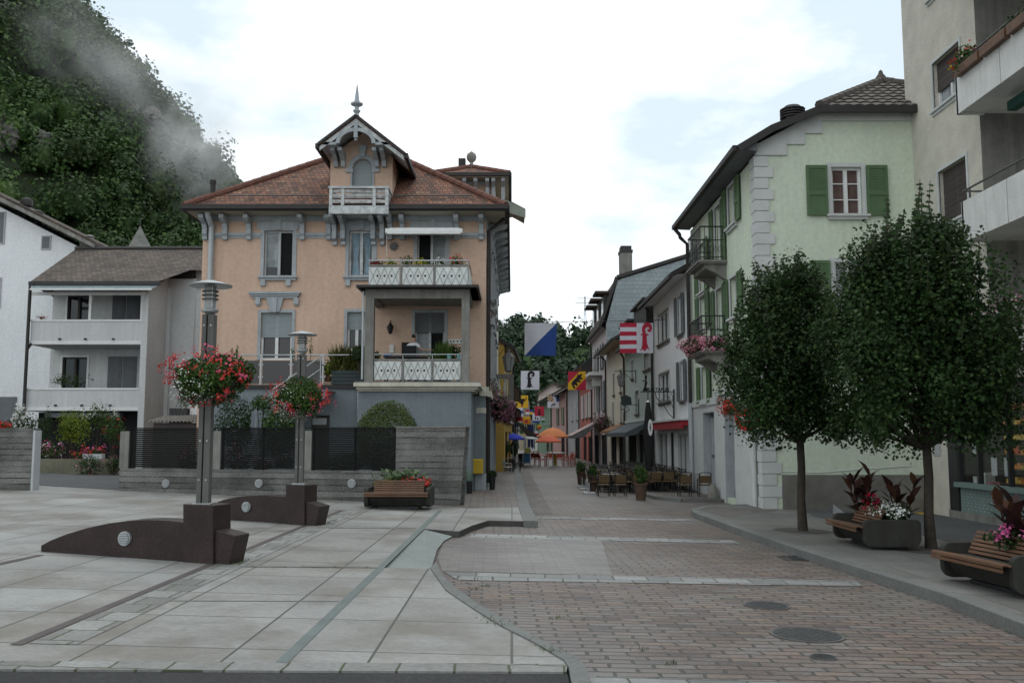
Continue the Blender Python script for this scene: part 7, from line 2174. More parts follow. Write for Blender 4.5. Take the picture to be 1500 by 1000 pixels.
flag('flag with blue, yellow and white fields over a black ibex on white', 802, 579, 819, 597, 92, lambda s, t: 'white' if t < .5 or .5 < s < .75 else ('blue' if s >= .75 else ('yellow' if (int(s * 8) + int(t * 8)) % 2 else 'blue')), [('black', [[(.3, .15), (.4, .3), (.55, .32), (.68, .42), (.62, .25), (.66, .1), (.56, .22), (.42, .2), (.36, .08)]])], n=(16, 16))
flag('flag striped white, blue, white and red beneath the yellow bull flag', 754.5, 597, 766, 616.5, 84, lambda s, t: 'red' if t < .3 else ('white' if t < .55 else ('blue' if t < .8 else 'white')), n=(10, 20))
flag('red flag with a dark standing figure', 783, 595, 797, 609, 84, lambda s, t: 'red', [('black', [[(.36, .1), (.62, .1), (.58, .5), (.54, .62), (.44, .62), (.4, .5)], [(.44, .64), (.54, .64), (.55, .78), (.43, .78)]]), ('yellow', [[(.42, .80), (.57, .80), (.57, .86), (.42, .86)]])])
flag('orange and yellow flag lower over the street', 766, 610, 777, 621, 84, lambda s, t: 'yellow' if t > .5 + .3 * s else 'orange', [('red', [[(.3, .2), (.6, .25), (.75, .6), (.5, .5), (.35, .65)]])])
flag('white and blue flag with black figures below the red flag', 780, 605, 791, 619, 87, lambda s, t: 'blue' if t < .2 else 'white', [('black', [[(.3, .3), (.45, .35), (.5, .7), (.35, .65)], [(.6, .25), (.8, .4), (.7, .6), (.6, .5)]])])
flag('small blue and white flag below the striped one', 756, 618, 763, 625, 80, lambda s, t: 'blue' if s < .5 else 'white', n=(8, 8))
flag('small green and white flag near the end of the street', 762, 619, 768, 627, 86, lambda s, t: 'green' if t > .4 else 'white', n=(8, 8))
for i, (u, v, cs) in enumerate(((770, 600, ('red', 'white')), (776, 600, ('blue', 'yellow')), (793, 612, ('white', 'green')), (787, 622, ('yellow', 'red')), (768, 630, ('red', 'yellow')), (783, 631, ('white', 'red')))):
 flag('tiny far flag of %s over %s towards the street end' % cs + (', highest' if i < 2 else ''), u, v, u + 5.5, v + 6.5, 100 + 2 * i, (lambda c_: lambda s, t: c_[0] if t > .5 else c_[1])(cs), n=(6, 6))
t_ = flag('tall narrow dark blue banner hanging near the far end', 773, 622, 781.5, 655, 74, lambda s, t: 'navy', n=(8, 16)); t_['group'] = 'flags hung across the street'
def lantern(label, c, h, par_name='street_lantern'):
 t = thing(par_name, label, 'lantern', c)
 x, y, z_ = c
 mb = MB(); mb.lathe((x, y, z_), [(h * .16, 0), (h * .28, h * .62), (h * .27, h * .63)], 6); mb.build('glass', M['lampglass'], t)
 mb = MB(); mb.lathe((x, y, z_ + h * .63), [(h * .31, 0), (h * .29, .02), (h * .16, h * .2), (h * .08, h * .22), (h * .08, h * .32), (h * .02, h * .40)], 6); mb.lathe((x, y, z_ - h * .08), [(h * .05, 0), (h * .17, h * .06), (h * .17, h * .085)], 6)
 for k in range(6):
  a_ = 2 * PI * k / 6; mb.bar((x + h * .165 * math.cos(a_), y + h * .165 * math.sin(a_), z_), (x + h * .285 * math.cos(a_), y + h * .285 * math.sin(a_), z_ + h * .63), h * .03)
 mb.build('iron_cage', M['steel_pole'], t)
 return t
p = P(745, 543, 33); t = lantern('old six-sided lantern hanging from the corner of the orange house', (p.x, 33, p.z), Zv(512, 33) - p.z)
mb = MB(); mb.tube([(p.x, 33, Zv(512, 33)), (p.x, 33, Zv(504, 33))], .012, 6); mb.build('hanger', M['metal_dark'], t)
p = P(910, 565, 43.5); t = lantern('six-sided lantern on a bracket arm before the cream house', (p.x, 43.5, p.z), Zv(544, 43.5) - p.z)
mb = MB(); zz_ = Zv(545, 43.5); mb.bar((p.x - .3, 43.5, zz_ + .05), (RX, 43.5, zz_ + .05), .03); mb.bar((RX - .03, 43.5, zz_ - .5), (RX - .03, 43.5, zz_ + .1), .03); mb.tube([(p.x + .1, 43.5, zz_ + .05), (RX - .5, 43.5, zz_ - .1), (RX - .03, 43.5, zz_ - .45)], .012, 6); mb.build('bracket_arm', M['black_metal'], t)
def letters(par, txt, x, y, z_, size, mat, width=None, name='lettering', depth=.012):
 cu = bpy.data.curves.new(name, 'FONT'); cu.body = txt; cu.size = size; cu.extrude = depth; cu.offset = size * .035; cu.align_x = 'CENTER'
 tmp = bpy.data.objects.new('tmp', cu); COL.objects.link(tmp)
 bpy.context.view_layer.update()
 me = bpy.data.meshes.new_from_object(tmp.evaluated_get(bpy.context.evaluated_depsgraph_get()))
 bpy.data.objects.remove(tmp); me.materials.clear(); me.materials.append(mat)
 w_ = max(v.co.x for v in me.vertices) - min(v.co.x for v in me.vertices)
 k = (width / w_) if width else 1.0
 o0 = org(par)
 for v in me.vertices:
  c = v.co.copy(); v.co = (x + c.x * k - o0.x, y - c.z - o0.y, z_ + c.y - o0.z)
 o = bpy.data.objects.new(name, me); COL.objects.link(o); o.parent = par
 return o
YS = 33.2
t = thing('hanging_sign', 'wrought-iron bracket sign with black lettering on the white house', 'sign', (RX, YS, Zv(615, YS)))
def q_(u, v):
 p = P(u, v, YS); return V3((p.x, YS, p.z))
mb = MB(); mb.bar(q_(987, 570), (q_(987, 616)), .05); mb.bar(q_(938, 574), q_(988, 574), .03)
mb.tube([q_(986, 612), q_(980, 606), q_(974, 596), q_(966, 588), q_(961, 581), q_(960, 575)], .014, 6)
mb.tube([q_(986, 598), q_(984, 590), q_(986, 582), q_(983, 576)], .010, 6); mb.tube([q_(968, 588), q_(976, 586), q_(982, 588), q_(981, 582), q_(977, 580)], .010, 6); mb.tube([q_(966, 588), q_(972, 584), q_(975, 580), q_(974, 576)], .010, 6)
mb.build('iron_bracket', M['metal_dark'], t)
mb = MB(); mb.bar(q_(964, 594), q_(983, 590), .05, .05); mb.build('board', M['gutter'], t)
p = q_(965, 573.3); letters(t, 'LES TABLES', p.x, YS, p.z + .01, .17, M['black'], width=q_(980, 570).x - q_(950, 570).x)
mb = MB()
for pl in ([(941, 573), (949, 573), (947, 566), (944, 566)], [(944, 566), (947, 566), (948.5, 560), (946, 556), (944.5, 560)], [(941, 559), (946, 557.5), (945.5, 556), (941, 557)], [(946, 556.5), (947.5, 556.5), (948, 550), (945, 549), (944.5, 553)]):
 mb.prism([q_(*w_) for w_ in pl], (0, .03, 0))
mb.build('figure', M['black'], t)
YS2 = 40.5
def q2(u, v):
 p = P(u, v, YS2); return V3((p.x, YS2, p.z))
t = thing('hanging_sign', 'dark shield sign with four pale rosettes on an iron arm above the grey awning', 'sign', q2(935, 600))
mb = MB(); mb.bar(q2(935.5, 584), q2(935.5, 606), .04); mb.bar(q2(916, 592.5), q2(936, 592.5), .03); mb.build('iron_arm', M['black_metal'], t)
mb = MB(); mb.prism([q2(909, 580), q2(918, 578.5), q2(924.5, 582), q2(925.5, 593), q2(911, 593.5)], (0, .05, 0)); mb.build('shield', pm('dark_green_board', (.035, .05, .05), .7, .1, 3), t)
for (u, v) in ((913, 596.5), (919.5, 596), (912.5, 602), (919, 601.5)):
 mb = MB(); mb.disc(q2(u, v), .055, (0, 1, 0), .03, 12); mb.build('rosette', M['lightgrey_paint'], t)
mb = MB()
for k in range(2):
 c = q2(916, 599); mb.tube([c + V3((.17 * math.cos(a_ / 10 * 2 * PI), 0, .12 * math.sin(a_ / 10 * 2 * PI) - .02 * k)) for a_ in range(11)], .012, 5)
mb.build('iron_ring', M['black_metal'], t)
def awning(label, X, Y0, Y1, zt_, out, zb_, mat, val=.14, valm=None, side=1):
 t = thing('shop_awning', label, 'awning', (X, (Y0 + Y1) / 2, zt_))
 s_ = -side
 mb = MB(); a_ = [(X, Y0, zt_), (X + s_ * out, Y0, zb_), (X + s_ * out, Y1, zb_), (X, Y1, zt_)]
 mb.add(a_ + [(q[0], q[1], q[2] - .02) for q in a_], [(0, 1, 2, 3), (7, 6, 5, 4), (0, 4, 5, 1), (1, 5, 6, 2), (2, 6, 7, 3)]); mb.build('canopy', mat, t)
 mb = MB(); mb.box((X + s_ * out, Y0, zb_ - val), (X + s_ * (out - .015), Y1, zb_)); mb.add([(X, Y0, zt_ - .02), (X + s_ * out, Y0, zb_ - .02), (X + s_ * out, Y0, zb_ - val), (X + s_ * out * .6, Y0, zb_ - val * .6)], [(0, 1, 2, 3)]); mb.build('valance', valm or mat, t)
 mb = MB()
 for yy in (Y0 + .1, Y1 - .1):
  mb.bar((X, yy, zt_ - .55), (X + s_ * out * .97, yy, zb_ - .03), .03)
 mb.build('arm', M['steel_pole'], t)
 return t
awning('slate grey awning stretched out over the café tables', RX - .02, 39.0, 47.0, 2.32, 1.05, 1.82, pm('grey_canvas', (.095, .115, .125), .9, .1, 3, streak=.15), .16)
awning('small brown awning between the grey awning and the flower baskets', RX - .02, 48.2, 54.0, 2.3, .7, 1.95, pm('brown_canvas', (.24, .12, .06), .9, .1, 3), .1)
awning('pale pink awning with dark striped side farther down the right side', RX - .05, 60.5, 66.0, 2.75, 1.9, 1.75, pm('pale_pink_canvas', (.42, .31, .29), .9, .1, 3), .2, pm('grey_striped_canvas', (.12, .12, .12), .9, .5, 14))
awning('dark awning sloping out from the left-hand houses', .02, 52.0, 58.0, 2.7, 1.35, 1.75, pm('dark_brown_canvas', (.05, .045, .04), .9, .1, 3), .12, side=-1)
t = thing('flower_basket', 'mauve petunias hanging on the house beside the pink awning', 'flower basket', (RX - .5, 52, 1.9))
p = P(882, 620, 54.5); foliage_part(t, p, (.5, .7, .48), 700, .09, GREEN_DK); blossoms(t, p, (.55, .75, .52), 160, .07, DULL_PINK, cluster=5, spread=.06)
mb = MB(); mb.lathe((p.x, p.y, p.z - .55), [(.1, 0), (.25, .2), (.27, .3)], 12); mb.build('basket', M['terracotta'], t)
for i, (u, v, Y, r_) in enumerate(((723, 596, 30.2, .42), (741, 601, 34.0, .40))):
 lab = ['big hanging basket of faded mauve flowers at the near corner of the orange house', 'hanging basket of pale mauve flowers on the street front under the balustraded balcony'][i]
 p = P(u, v, Y); p.x = max(p.x, xr + .32)
 t = thing('flower_basket', lab, 'flower basket', (p.x, Y, p.z - .4))
 foliage_part(t, p, (r_ * .8, r_ * 1.6, r_), 1200, .07, GREEN_DK, lump=.5); blossoms(t, p, (r_ * .85, r_ * 1.7, r_ * 1.02), 220, .055, DULL_PINK, cluster=5, spread=.06)
 mb = MB(); mb.lathe((p.x, Y, p.z - .42), [(.08, 0), (.2, .16), (.22, .22)], 12); mb.bar((p.x, Y, p.z - .24), (xr, Y, p.z + .3), .02); mb.build('basket', M['gutter'], t)
kerbp = [(916, 705), (924, 712), (938, 720.5), (962, 727), (1000, 730.5), (1056, 731)]
kt = [g2(*p, .08) for p in kerbp]
sheet('pavement', kt + [(RX + .1, kt[-1][1]), (RX + .1, 50), (4.4, 50), (3.9, 38)], COBBLE, .08, .15, KERB)
mb = MB()
for p, q in zip(kt, kt[1:]):
 a_, b_ = V3((*p, gz(p[0]) + .0)), V3((*q, gz(q[0]) + .0)); mb.bar(a_ + V3((0, 0, .02)), b_ + V3((0, 0, .02)), .14, .15)
tag(mb.build('kerb', KERB, loc=(0, 0, 0)), kind='structure')
CS = .76
def cafe_chair(frame_m, weave_m, s=CS):
 t = local(thing('cafe_chair', 'x', 'chair', (0, 0, 0)))
 w_, d_, hs, hb = .46 * s, .44 * s, .44 * s, .87 * s
 mb = MB(); mb.box((-w_ / 2, -d_ / 2, hs - .03 * s), (w_ / 2, d_ / 2, hs + .01 * s)); mb.build('seat', weave_m, t)
 mb = MB(); n_ = 5
 for k in range(n_):
  z0, z1 = hs + .07 * s + (hb - .16 * s - hs) * k / n_, hs + .07 * s + (hb - .16 * s - hs) * (k + 1) / n_
  mb.box((-w_ / 2 + .03 * s, -d_ / 2 - .012 - .012 * k * s, z0), (w_ / 2 - .03 * s, -d_ / 2 + .018 - .012 * k * s, z1))
 mb.build('backrest', weave_m, t)
 for sx in (-1, 1):
  for sy_ in (-1, 1):
   mb = MB(); x = sx * (w_ / 2 - .012); y = sy_ * (d_ / 2 - .012)
   top = hs - .03 * s if sy_ > 0 else hb
   mb.tube([(x, y, 0), (x, y - (0 if sy_ > 0 else 0), hs), (x, y - .07 * s if sy_ < 0 else y, top)] if sy_ < 0 else [(x, y, 0), (x, y, hs + .2 * s)], .014 * s * 1.3, 6); mb.build('leg', frame_m, t)
  mb = MB(); mb.tube([(sx * (w_ / 2 - .01), d_ / 2, hs + .2 * s), (sx * (w_ / 2 + .005), 0, hs + .23 * s), (sx * (w_ / 2 - .01), -d_ / 2 - .02, hs + .22 * s)], .016 * s, 6); mb.build('armrest', frame_m, t)
 mb = MB(); mb.tube([(-w_ / 2 + .01, -d_ / 2 - .08 * s, hb), (-w_ / 4, -d_ / 2 - .1 * s, hb + .03 * s), (w_ / 4, -d_ / 2 - .1 * s, hb + .03 * s), (w_ / 2 - .01, -d_ / 2 - .08 * s, hb)], .016 * s, 6); mb.build('top_rail', frame_m, t)
 return t
def cafe_table(s=CS, top=None):
 t = local(thing('cafe_table', 'x', 'table', (0, 0, 0)))
 mb = MB(); mb.box((-.35 * s, -.35 * s, .72 * s), (.35 * s, .35 * s, .75 * s)); mb.build('table_top', top or M['table_top'], t)
 mb = MB(); mb.tube([(0, 0, .03), (0, 0, .72 * s)], .035 * s, 8); mb.build('column', M['black_metal'], t)
 mb = MB(); mb.bar((-.28 * s, 0, .02), (.28 * s, 0, .02), .06 * s, .035); mb.bar((0, -.28 * s, .0215), (0, .28 * s, .0215), .06 * s, .035); mb.build('foot', M['black_metal'], t)
 return t
chair0, table0 = cafe_chair(M['black_metal'], M['wicker']), cafe_table()
fc, ft = [True], [True]
def put_chair(x, y, z_, rz, label, group):
 if fc[0]:
  fc[0] = False; c = chair0; c.location = (x, y, z_); c.rotation_euler = (0, 0, rz); c['label'] = label
 else:
  c = copy_tree(chair0, (x, y, z_), rz, label)
 c['group'] = group; return c
def put_table(x, y, z_, label, group):
 if ft[0]:
  ft[0] = False; c = table0; c.location = (x, y, z_); c['label'] = label
 else:
  c = copy_tree(table0, (x, y, z_), 0, label)
 c['group'] = group; return c
GA, GB = 'wicker chairs on the open street', 'wicker chairs on the raised pavement'
for k, (u, lab) in enumerate(((884, 'left one of the two front wicker chairs on the open street'), (908, 'right one of the two front wicker chairs on the open street'))):
 p = G(u, 726, 0); put_chair(p.x, p.y, gz(p.x), rnd.uniform(-.06, .06), lab, GA)
p = G(896, 722, 0); x0_, y0_ = p.x, p.y
def rows(cols, nrow, dy, dz, wallx, where, tg, cg, drift=0.0):
 nm = ['front', 'second', 'third', 'fourth', 'fifth', 'sixth', 'seventh', 'eighth']
 for c_, (xc0, side) in enumerate(cols):
  for r_ in range(nrow):
   x, y = xc0 + drift * r_ + rnd.uniform(-.06, .06), y0_ + .42 + dy * r_ + (0 if c_ == 0 else .35)
   if x > wallx:
    continue
   put_table(x, y, gz(x) + dz, '%s table counted from the front in the %s row of the %s' % (nm[r_], side, where), tg)
   for (dx, dy_, rz) in ((-.19, .46, PI), (.21, .46, PI), (-.5, .02, -PI / 2), (.5, .02, PI / 2)) + (((-.19, -.46, 0), (.21, -.46, 0)) if (r_ or c_) else ()):
    if x + dx < wallx and rnd.random() < .93:
     put_chair(x + dx, y + dy_, gz(x) + dz, rz + rnd.uniform(-.14, .14), 'wicker café chair among the tables of the ' + where, cg)
rows(((x0_ + .02, 'left'), (x0_ + 1.0, 'right')), 5, 1.55, 0, 99, 'open street terrace', 'café tables on the open street', GA, .06)
for (u, lab) in ((1003, 'front wicker chair on the raised pavement nearest the potted shrub'), (1032, 'front wicker chair on the raised pavement nearest the mint house')):
 p = G(u, 727, .08); put_chair(p.x, p.y, gz(p.x) + .08, rnd.uniform(-.05, .05), lab, GB)
p = G(1017, 722, .08); x0_, y0_ = p.x, p.y
rows(((x0_, 'wall-side'), (x0_ - 1.0, 'street-side')), 7, 1.5, .08, RX - .15, 'raised pavement terrace', 'café tables on the raised pavement', GB, .03)
def potted(label, u, vb, vt, vpot, wpx, mat=GREEN, dz=0.0, potm=None, name='potted_shrub'):
 p = G(u, vb, dz); k = p.y / FPX
 hp = (vb - vpot) * k; r_ = wpx * k / 2
 t = thing(name, label, 'potted plant', (p.x, p.y, gz(p.x) + dz)); z_ = gz(p.x) + dz
 mb = MB(); mb.lathe((p.x, p.y, z_), [(r_ * .72, 0), (r_ * .95, hp * .86), (r_ * 1.06, hp * .87), (r_ * 1.06, hp), (r_ * .88, hp), (r_ * .86, hp * .9)], 20); mb.build('pot', potm or M['terracotta'], t, smooth=True)
 hf = (vpot - vt) * k
 foliage_part(t, (p.x, p.y, z_ + hp + hf * .5), (r_ * 1.0, r_ * 1.0, hf * .56), 900, .05, mat, lump=.45)
 mb = MB(); mb.tube([(p.x, p.y, z_ + hp * .8), (p.x, p.y, z_ + hp + hf * .4)], .02, 6); mb.build('stem', M['bark'], t)
 return t
potted('green shrub in a brown clay pot standing between the two groups of café chairs', 939, 732, 683, 708, 19)
potted('leafy plant in a square brown pot at the left end of the café tables', 851, 711, 677, 691, 12)
potted('small bush in a brown pot beside the parasol bases', 869, 720, 681, 696, 11)
for (u, v, l_) in ((863, 723, 'nearest of the three flat metal parasol bases'), (858, 717, 'middle one of the three flat metal parasol bases'), (853, 713, 'farthest of the three flat metal parasol bases')):
 p = G(u, v, 0); t = thing('parasol_stand', l_, 'parasol stand', (p.x, p.y, gz(p.x)), group='parasol bases by the café tables')
 mb = MB(); mb.obox((p.x, p.y, gz(p.x) + .03), (.34, .34, .05)); mb.build('plate', M['steel'], t)
 mb = MB(); mb.tube([(p.x, p.y, gz(p.x) + .05), (p.x, p.y, gz(p.x) + .32)], .025, 8); mb.build('sleeve', M['steel'], t)
p = G(951, 716, .08); Yp = p.y; zb_ = gz(p.x) + .08
zt_ = Zv(589, Yp); k_ = Yp / FPX
t = thing('folded_parasol', 'tall folded black parasol with a white oval badge', 'parasol', (p.x, Yp, zb_))
mb = MB(); z1 = Zv(690, Yp)
mb.tube([(p.x, Yp, z1), (p.x, Yp, z1 + .1), (p.x, Yp, Zv(660, Yp)), (p.x, Yp, Zv(625, Yp)), (p.x, Yp, Zv(600, Yp)), (p.x, Yp, zt_)], [4 * k_, 5.5 * k_, 6.8 * k_, 6.4 * k_, 4.4 * k_, 2.5 * k_], 14)
for k in range(8):
 a_ = k * PI / 4; r_ = 6.3 * k_
 mb.tube([(p.x + r_ * .7 * math.cos(a_), Yp + r_ * .7 * math.sin(a_), z1 - .02), (p.x + r_ * math.cos(a_), Yp + r_ * math.sin(a_), Zv(650, Yp)), (p.x + 3 * k_ * math.cos(a_), Yp + 3 * k_ * math.sin(a_), Zv(598, Yp))], [.02, .035, .02], 6)
mb.build('canopy', M['black'], t, smooth=True)
mb = MB(); mb.tube([(p.x, Yp, zb_), (p.x, Yp, zt_ + .02)], .03, 8); mb.build('pole', M['black_metal'], t)
mb = MB(); mb.lathe((p.x, Yp, zt_ + .0), [(2.7 * k_, 0), (2.6 * k_, .03), (.01, .06)], 10); mb.build('cap', M['white_paint'], t)
mb = MB(); c = P(951.5, 626, Yp); n_ = 20
mb.prism([(c.x + 3.4 * k_ * math.cos(2 * PI * i / n_), Yp - 8.0 * k_, c.z + 12 * k_ * math.sin(2 * PI * i / n_)) for i in range(n_)], (0, .02, 0)); bd = mb.build('badge', M['white_paint'], t)
mb = MB(); mb.box((c.x - .02, Yp - 8.0 * k_ - .006, c.z - .12), (c.x + .02, Yp - 8.0 * k_ - .001, c.z + .14)); mb.box((c.x - .03, Yp - 8.0 * k_ - .006, c.z - .02), (c.x + .03, Yp - 8.0 * k_ - .0012, c.z + .03)); mb.build('badge_mark', M['conc_grey'], bd)
mb = MB(); mb.obox((p.x, Yp, zb_ + .04), (.5, .5, .08)); mb.build('base_plate', M['metal_dark'], t)
p = G(915.5, 712, 0); mb = MB(); mb.box((p.x - .04, p.y - .04, gz(p.x)), (p.x + .04, p.y + .04, Zv(640, p.y))); mb.box((p.x - .1, p.y - .1, gz(p.x)), (p.x + .1, p.y + .1, gz(p.x) + .03)); tag(mb.build('awning_post', M['black_metal']), 'slim black post holding the front of the grey awning', 'post')
YO = 51.0
def parasol(label, u, vt, vr, wpx, Y, mat, name='parasol', rib=8, polem=None):
 c = P(u, vt, Y); r_ = wpx / 2 * Y / FPX; zr_ = Zv(vr, Y)
 t = thing(name, label, 'parasol', (c.x, Y, gz(c.x)))
 mb = MB(); n_ = 24; rings = [(0.02, c.z), (r_ * .35, c.z - (c.z - zr_) * .15), (r_ * .7, c.z - (c.z - zr_) * .5), (r_, zr_), (r_ * 1.0, zr_ - .07)]
 for rr, zz in rings:
  for k in range(n_):
   a_ = 2 * PI * k / n_; f_ = 1 - .03 * abs(math.sin(a_ * rib / 2 + .3)) * (rr / r_)
   mb.v.append((c.x + rr * math.cos(a_) * f_, Y + rr * math.sin(a_) * f_, zz))
 for j in range(len(rings) - 1):
  for k in range(n_):
   mb.f.append([j * n_ + k, j * n_ + (k + 1) % n_, (j + 1) * n_ + (k + 1) % n_, (j + 1) * n_ + k]); mb.m.append(0)
 mb.build('canopy', mat, t, smooth=True)
 mb = MB(); mb.tube([(c.x, Y, gz(c.x)), (c.x, Y, c.z + .06)], .025, 8); mb.build('pole', polem or M['white_paint'], t)
 mb = MB()
 for k in range(rib):
  a_ = 2 * PI * k / rib; mb.bar((c.x, Y, c.z - .05), (c.x + r_ * .97 * math.cos(a_), Y + r_ * .97 * math.sin(a_), zr_ - .02), .015)
 mb.build('ribs', M['steel_pole'], t)
 return t
parasol('larger upper orange parasol in the middle of the street', 809.5, 626, 639, 46, YO + 1.2, pm('orange_canvas', (.60, .215, .085), .9, .08, 3))
parasol('lower reddish orange parasol partly under the larger one', 803, 637, 646, 38, YO + .2, pm('coral_canvas', (.58, .14, .075), .9, .08, 3))
parasol('royal blue parasol on the left side of the street', 751.5, 634.5, 642, 33, 47, pm('royal_blue_canvas', (.03, .05, .42), .9, .08, 3))
parasol('small white parasol behind the blue one', 777, 636.5, 641.5, 17, 60, M['white_paint'])
p = G(813, 683.5, 0); t = thing('standing_table', 'round white standing table with yellow column among the red chairs', 'table', (p.x, p.y, gz(p.x)))
z_ = gz(p.x); kk = p.y / FPX
mb = MB(); mb.lathe((p.x, p.y, Zv(664, p.y)), [(14 * kk, 0), (14 * kk, .06), (13.8 * kk, .07)], 24); mb.build('table_top', M['white_paint'], t)
mb = MB(); mb.tube([(p.x, p.y, z_ + .06), (p.x, p.y, Zv(664, p.y))], 2 * kk, 12); mb.build('column', pm('mustard_paint', (.42, .34, .03), .6, .1, 3), t)
mb = MB(); mb.lathe((p.x, p.y, z_), [(6 * kk, 0), (6 * kk, .04), (2.5 * kk, .07)], 20); mb.build('foot', M['white_paint'], t)
redm = pm('orange_red_metal', (.36, .065, .04), .5, .15, 6)
rc0 = cafe_chair(redm, redm, .95); rc0.name = 'red_chair'
spots = [(-.62, -.1, -1.4), (-.75, .55, -1.0), (.62, -.15, 1.5), (.72, .6, 1.9), (-.2, .95, 3.0), (.3, 1.1, 3.3), (-.95, 1.4, -1.0), (.95, 1.5, 1.4)]
for i, (dx, dy, rz) in enumerate(spots):
 l_ = 'orange-red metal chair around the white standing table'
 o = rc0 if i == 0 else copy_tree(rc0, (0, 0, 0), 0, l_)
 o['label'] = l_; o['group'] = 'red chairs around the standing table'; o.location = (p.x + dx * 1.15, p.y + dy * 1.5, gz(p.x + dx)); o.rotation_euler = (0, 0, rz)
def aboard(label, u, vb, vt, wpx, face, frame_m, dz=0.0):
 p = G(u, vb, dz); k = p.y / FPX; h = (vb - vt) * k; w_ = wpx * k
 t = thing('sandwich_board', label, 'sign', (p.x, p.y, gz(p.x) + dz)); z_ = gz(p.x) + dz
 for s_ in (-1, 1):
  mb = MB(); yb_ = p.y + s_ * h * .22 + h * .22
  q = [(p.x - w_ / 2, yb_, z_), (p.x + w_ / 2, yb_, z_), (p.x + w_ / 2, p.y + h * .22 + s_ * .015, z_ + h), (p.x - w_ / 2, p.y + h * .22 + s_ * .015, z_ + h)]
  mb.prism(q, (0, .015, 0)); b_ = mb.build('board', frame_m, t)
  if s_ < 0:
   f = lambda a_, c_: tuple(V3(q[0]).lerp(V3(q[1]), a_).lerp(V3(q[3]).lerp(V3(q[2]), a_), c_) + V3((0, -.008, 0)))
   mb = MB(); mb.poly([f(.1, .14), f(.9, .14), f(.9, .94), f(.1, .94)]); mb.build('poster', face, b_)
 return t
BLUEP = brickmat('blue_printed_poster', [(0, (.03, .12, .30)), (.5, (.06, .2, .42)), (1, (.28, .42, .5))], .12, .08, .004, (.1, .25, .4), .6, .5, 'Object', 0.0)
aboard('white-framed sandwich board with a blue poster on the left pavement', 771.5, 679.5, 663.5, 12, BLUEP, M['white_paint'], PZ)
aboard('dark chalkboard sandwich board left of the blue poster', 763, 678, 664, 8.5, M['black'], M['lightgrey_paint'], PZ)
aboard('yellow and green sandwich board behind the blue poster', 773, 668, 655.5, 10, pm('olive_poster', (.22, .24, .03), .7, .5, 8), M['lightgrey_paint'], PZ)
dch = cafe_chair(M['black_metal'], pm('dark_weave', (.03, .026, .022), .8, .2, 8), .66); dch.name = 'dark_chair'
dk = [(.05, 42.5, 1.2), (.45, 44.2, -1.6), (.1, 45.6, 1.4), (.5, 47.4, -1.5), (.1, 48.6, 1.5), (.4, 41.0, -1.4)]
for i, (x, y, rz) in enumerate(dk):
 l_ = 'dark woven chair on the left-hand pavement terrace'
 o = dch if i == 0 else copy_tree(dch, (0, 0, 0), 0, l_)
 o['label'] = l_; o['group'] = 'dark chairs on the left pavement'; o.location = (x - .2, y, gz(x) + PZ); o.rotation_euler = (0, 0, rz)
for i, (x, y) in enumerate(((-.1, 43.4), (.05, 46.6))):
 o = copy_tree(table0, (x, y, gz(x) + PZ), 0, ['near café table on the left pavement', 'far café table on the left pavement'][i]); o['group'] = 'tables on the left pavement'
lc = cafe_chair(M['steel'], M['white_paint'], .66); lc.name = 'white_chair'; lc.location = (-.18, 40.0, gz(0) + PZ); lc.rotation_euler = (0, 0, -1.2); lc['label'] = 'white slatted chair at the near end of the left pavement terrace'
for (u, v, Y, rx, rz_, l_) in ((741, 655, 44, .25, .35, 'dark evergreen hedge plant behind the left terrace chairs'), (753, 656, 47.5, .22, .42, 'taller dark evergreen by the blue parasol')):
 p = P(u, v, Y); shrub('evergreen', l_, 'bush', (max(p.x, -.3), Y, p.z), (rx, .6, rz_), 1200, .06, GREEN_DK, stem=.3)
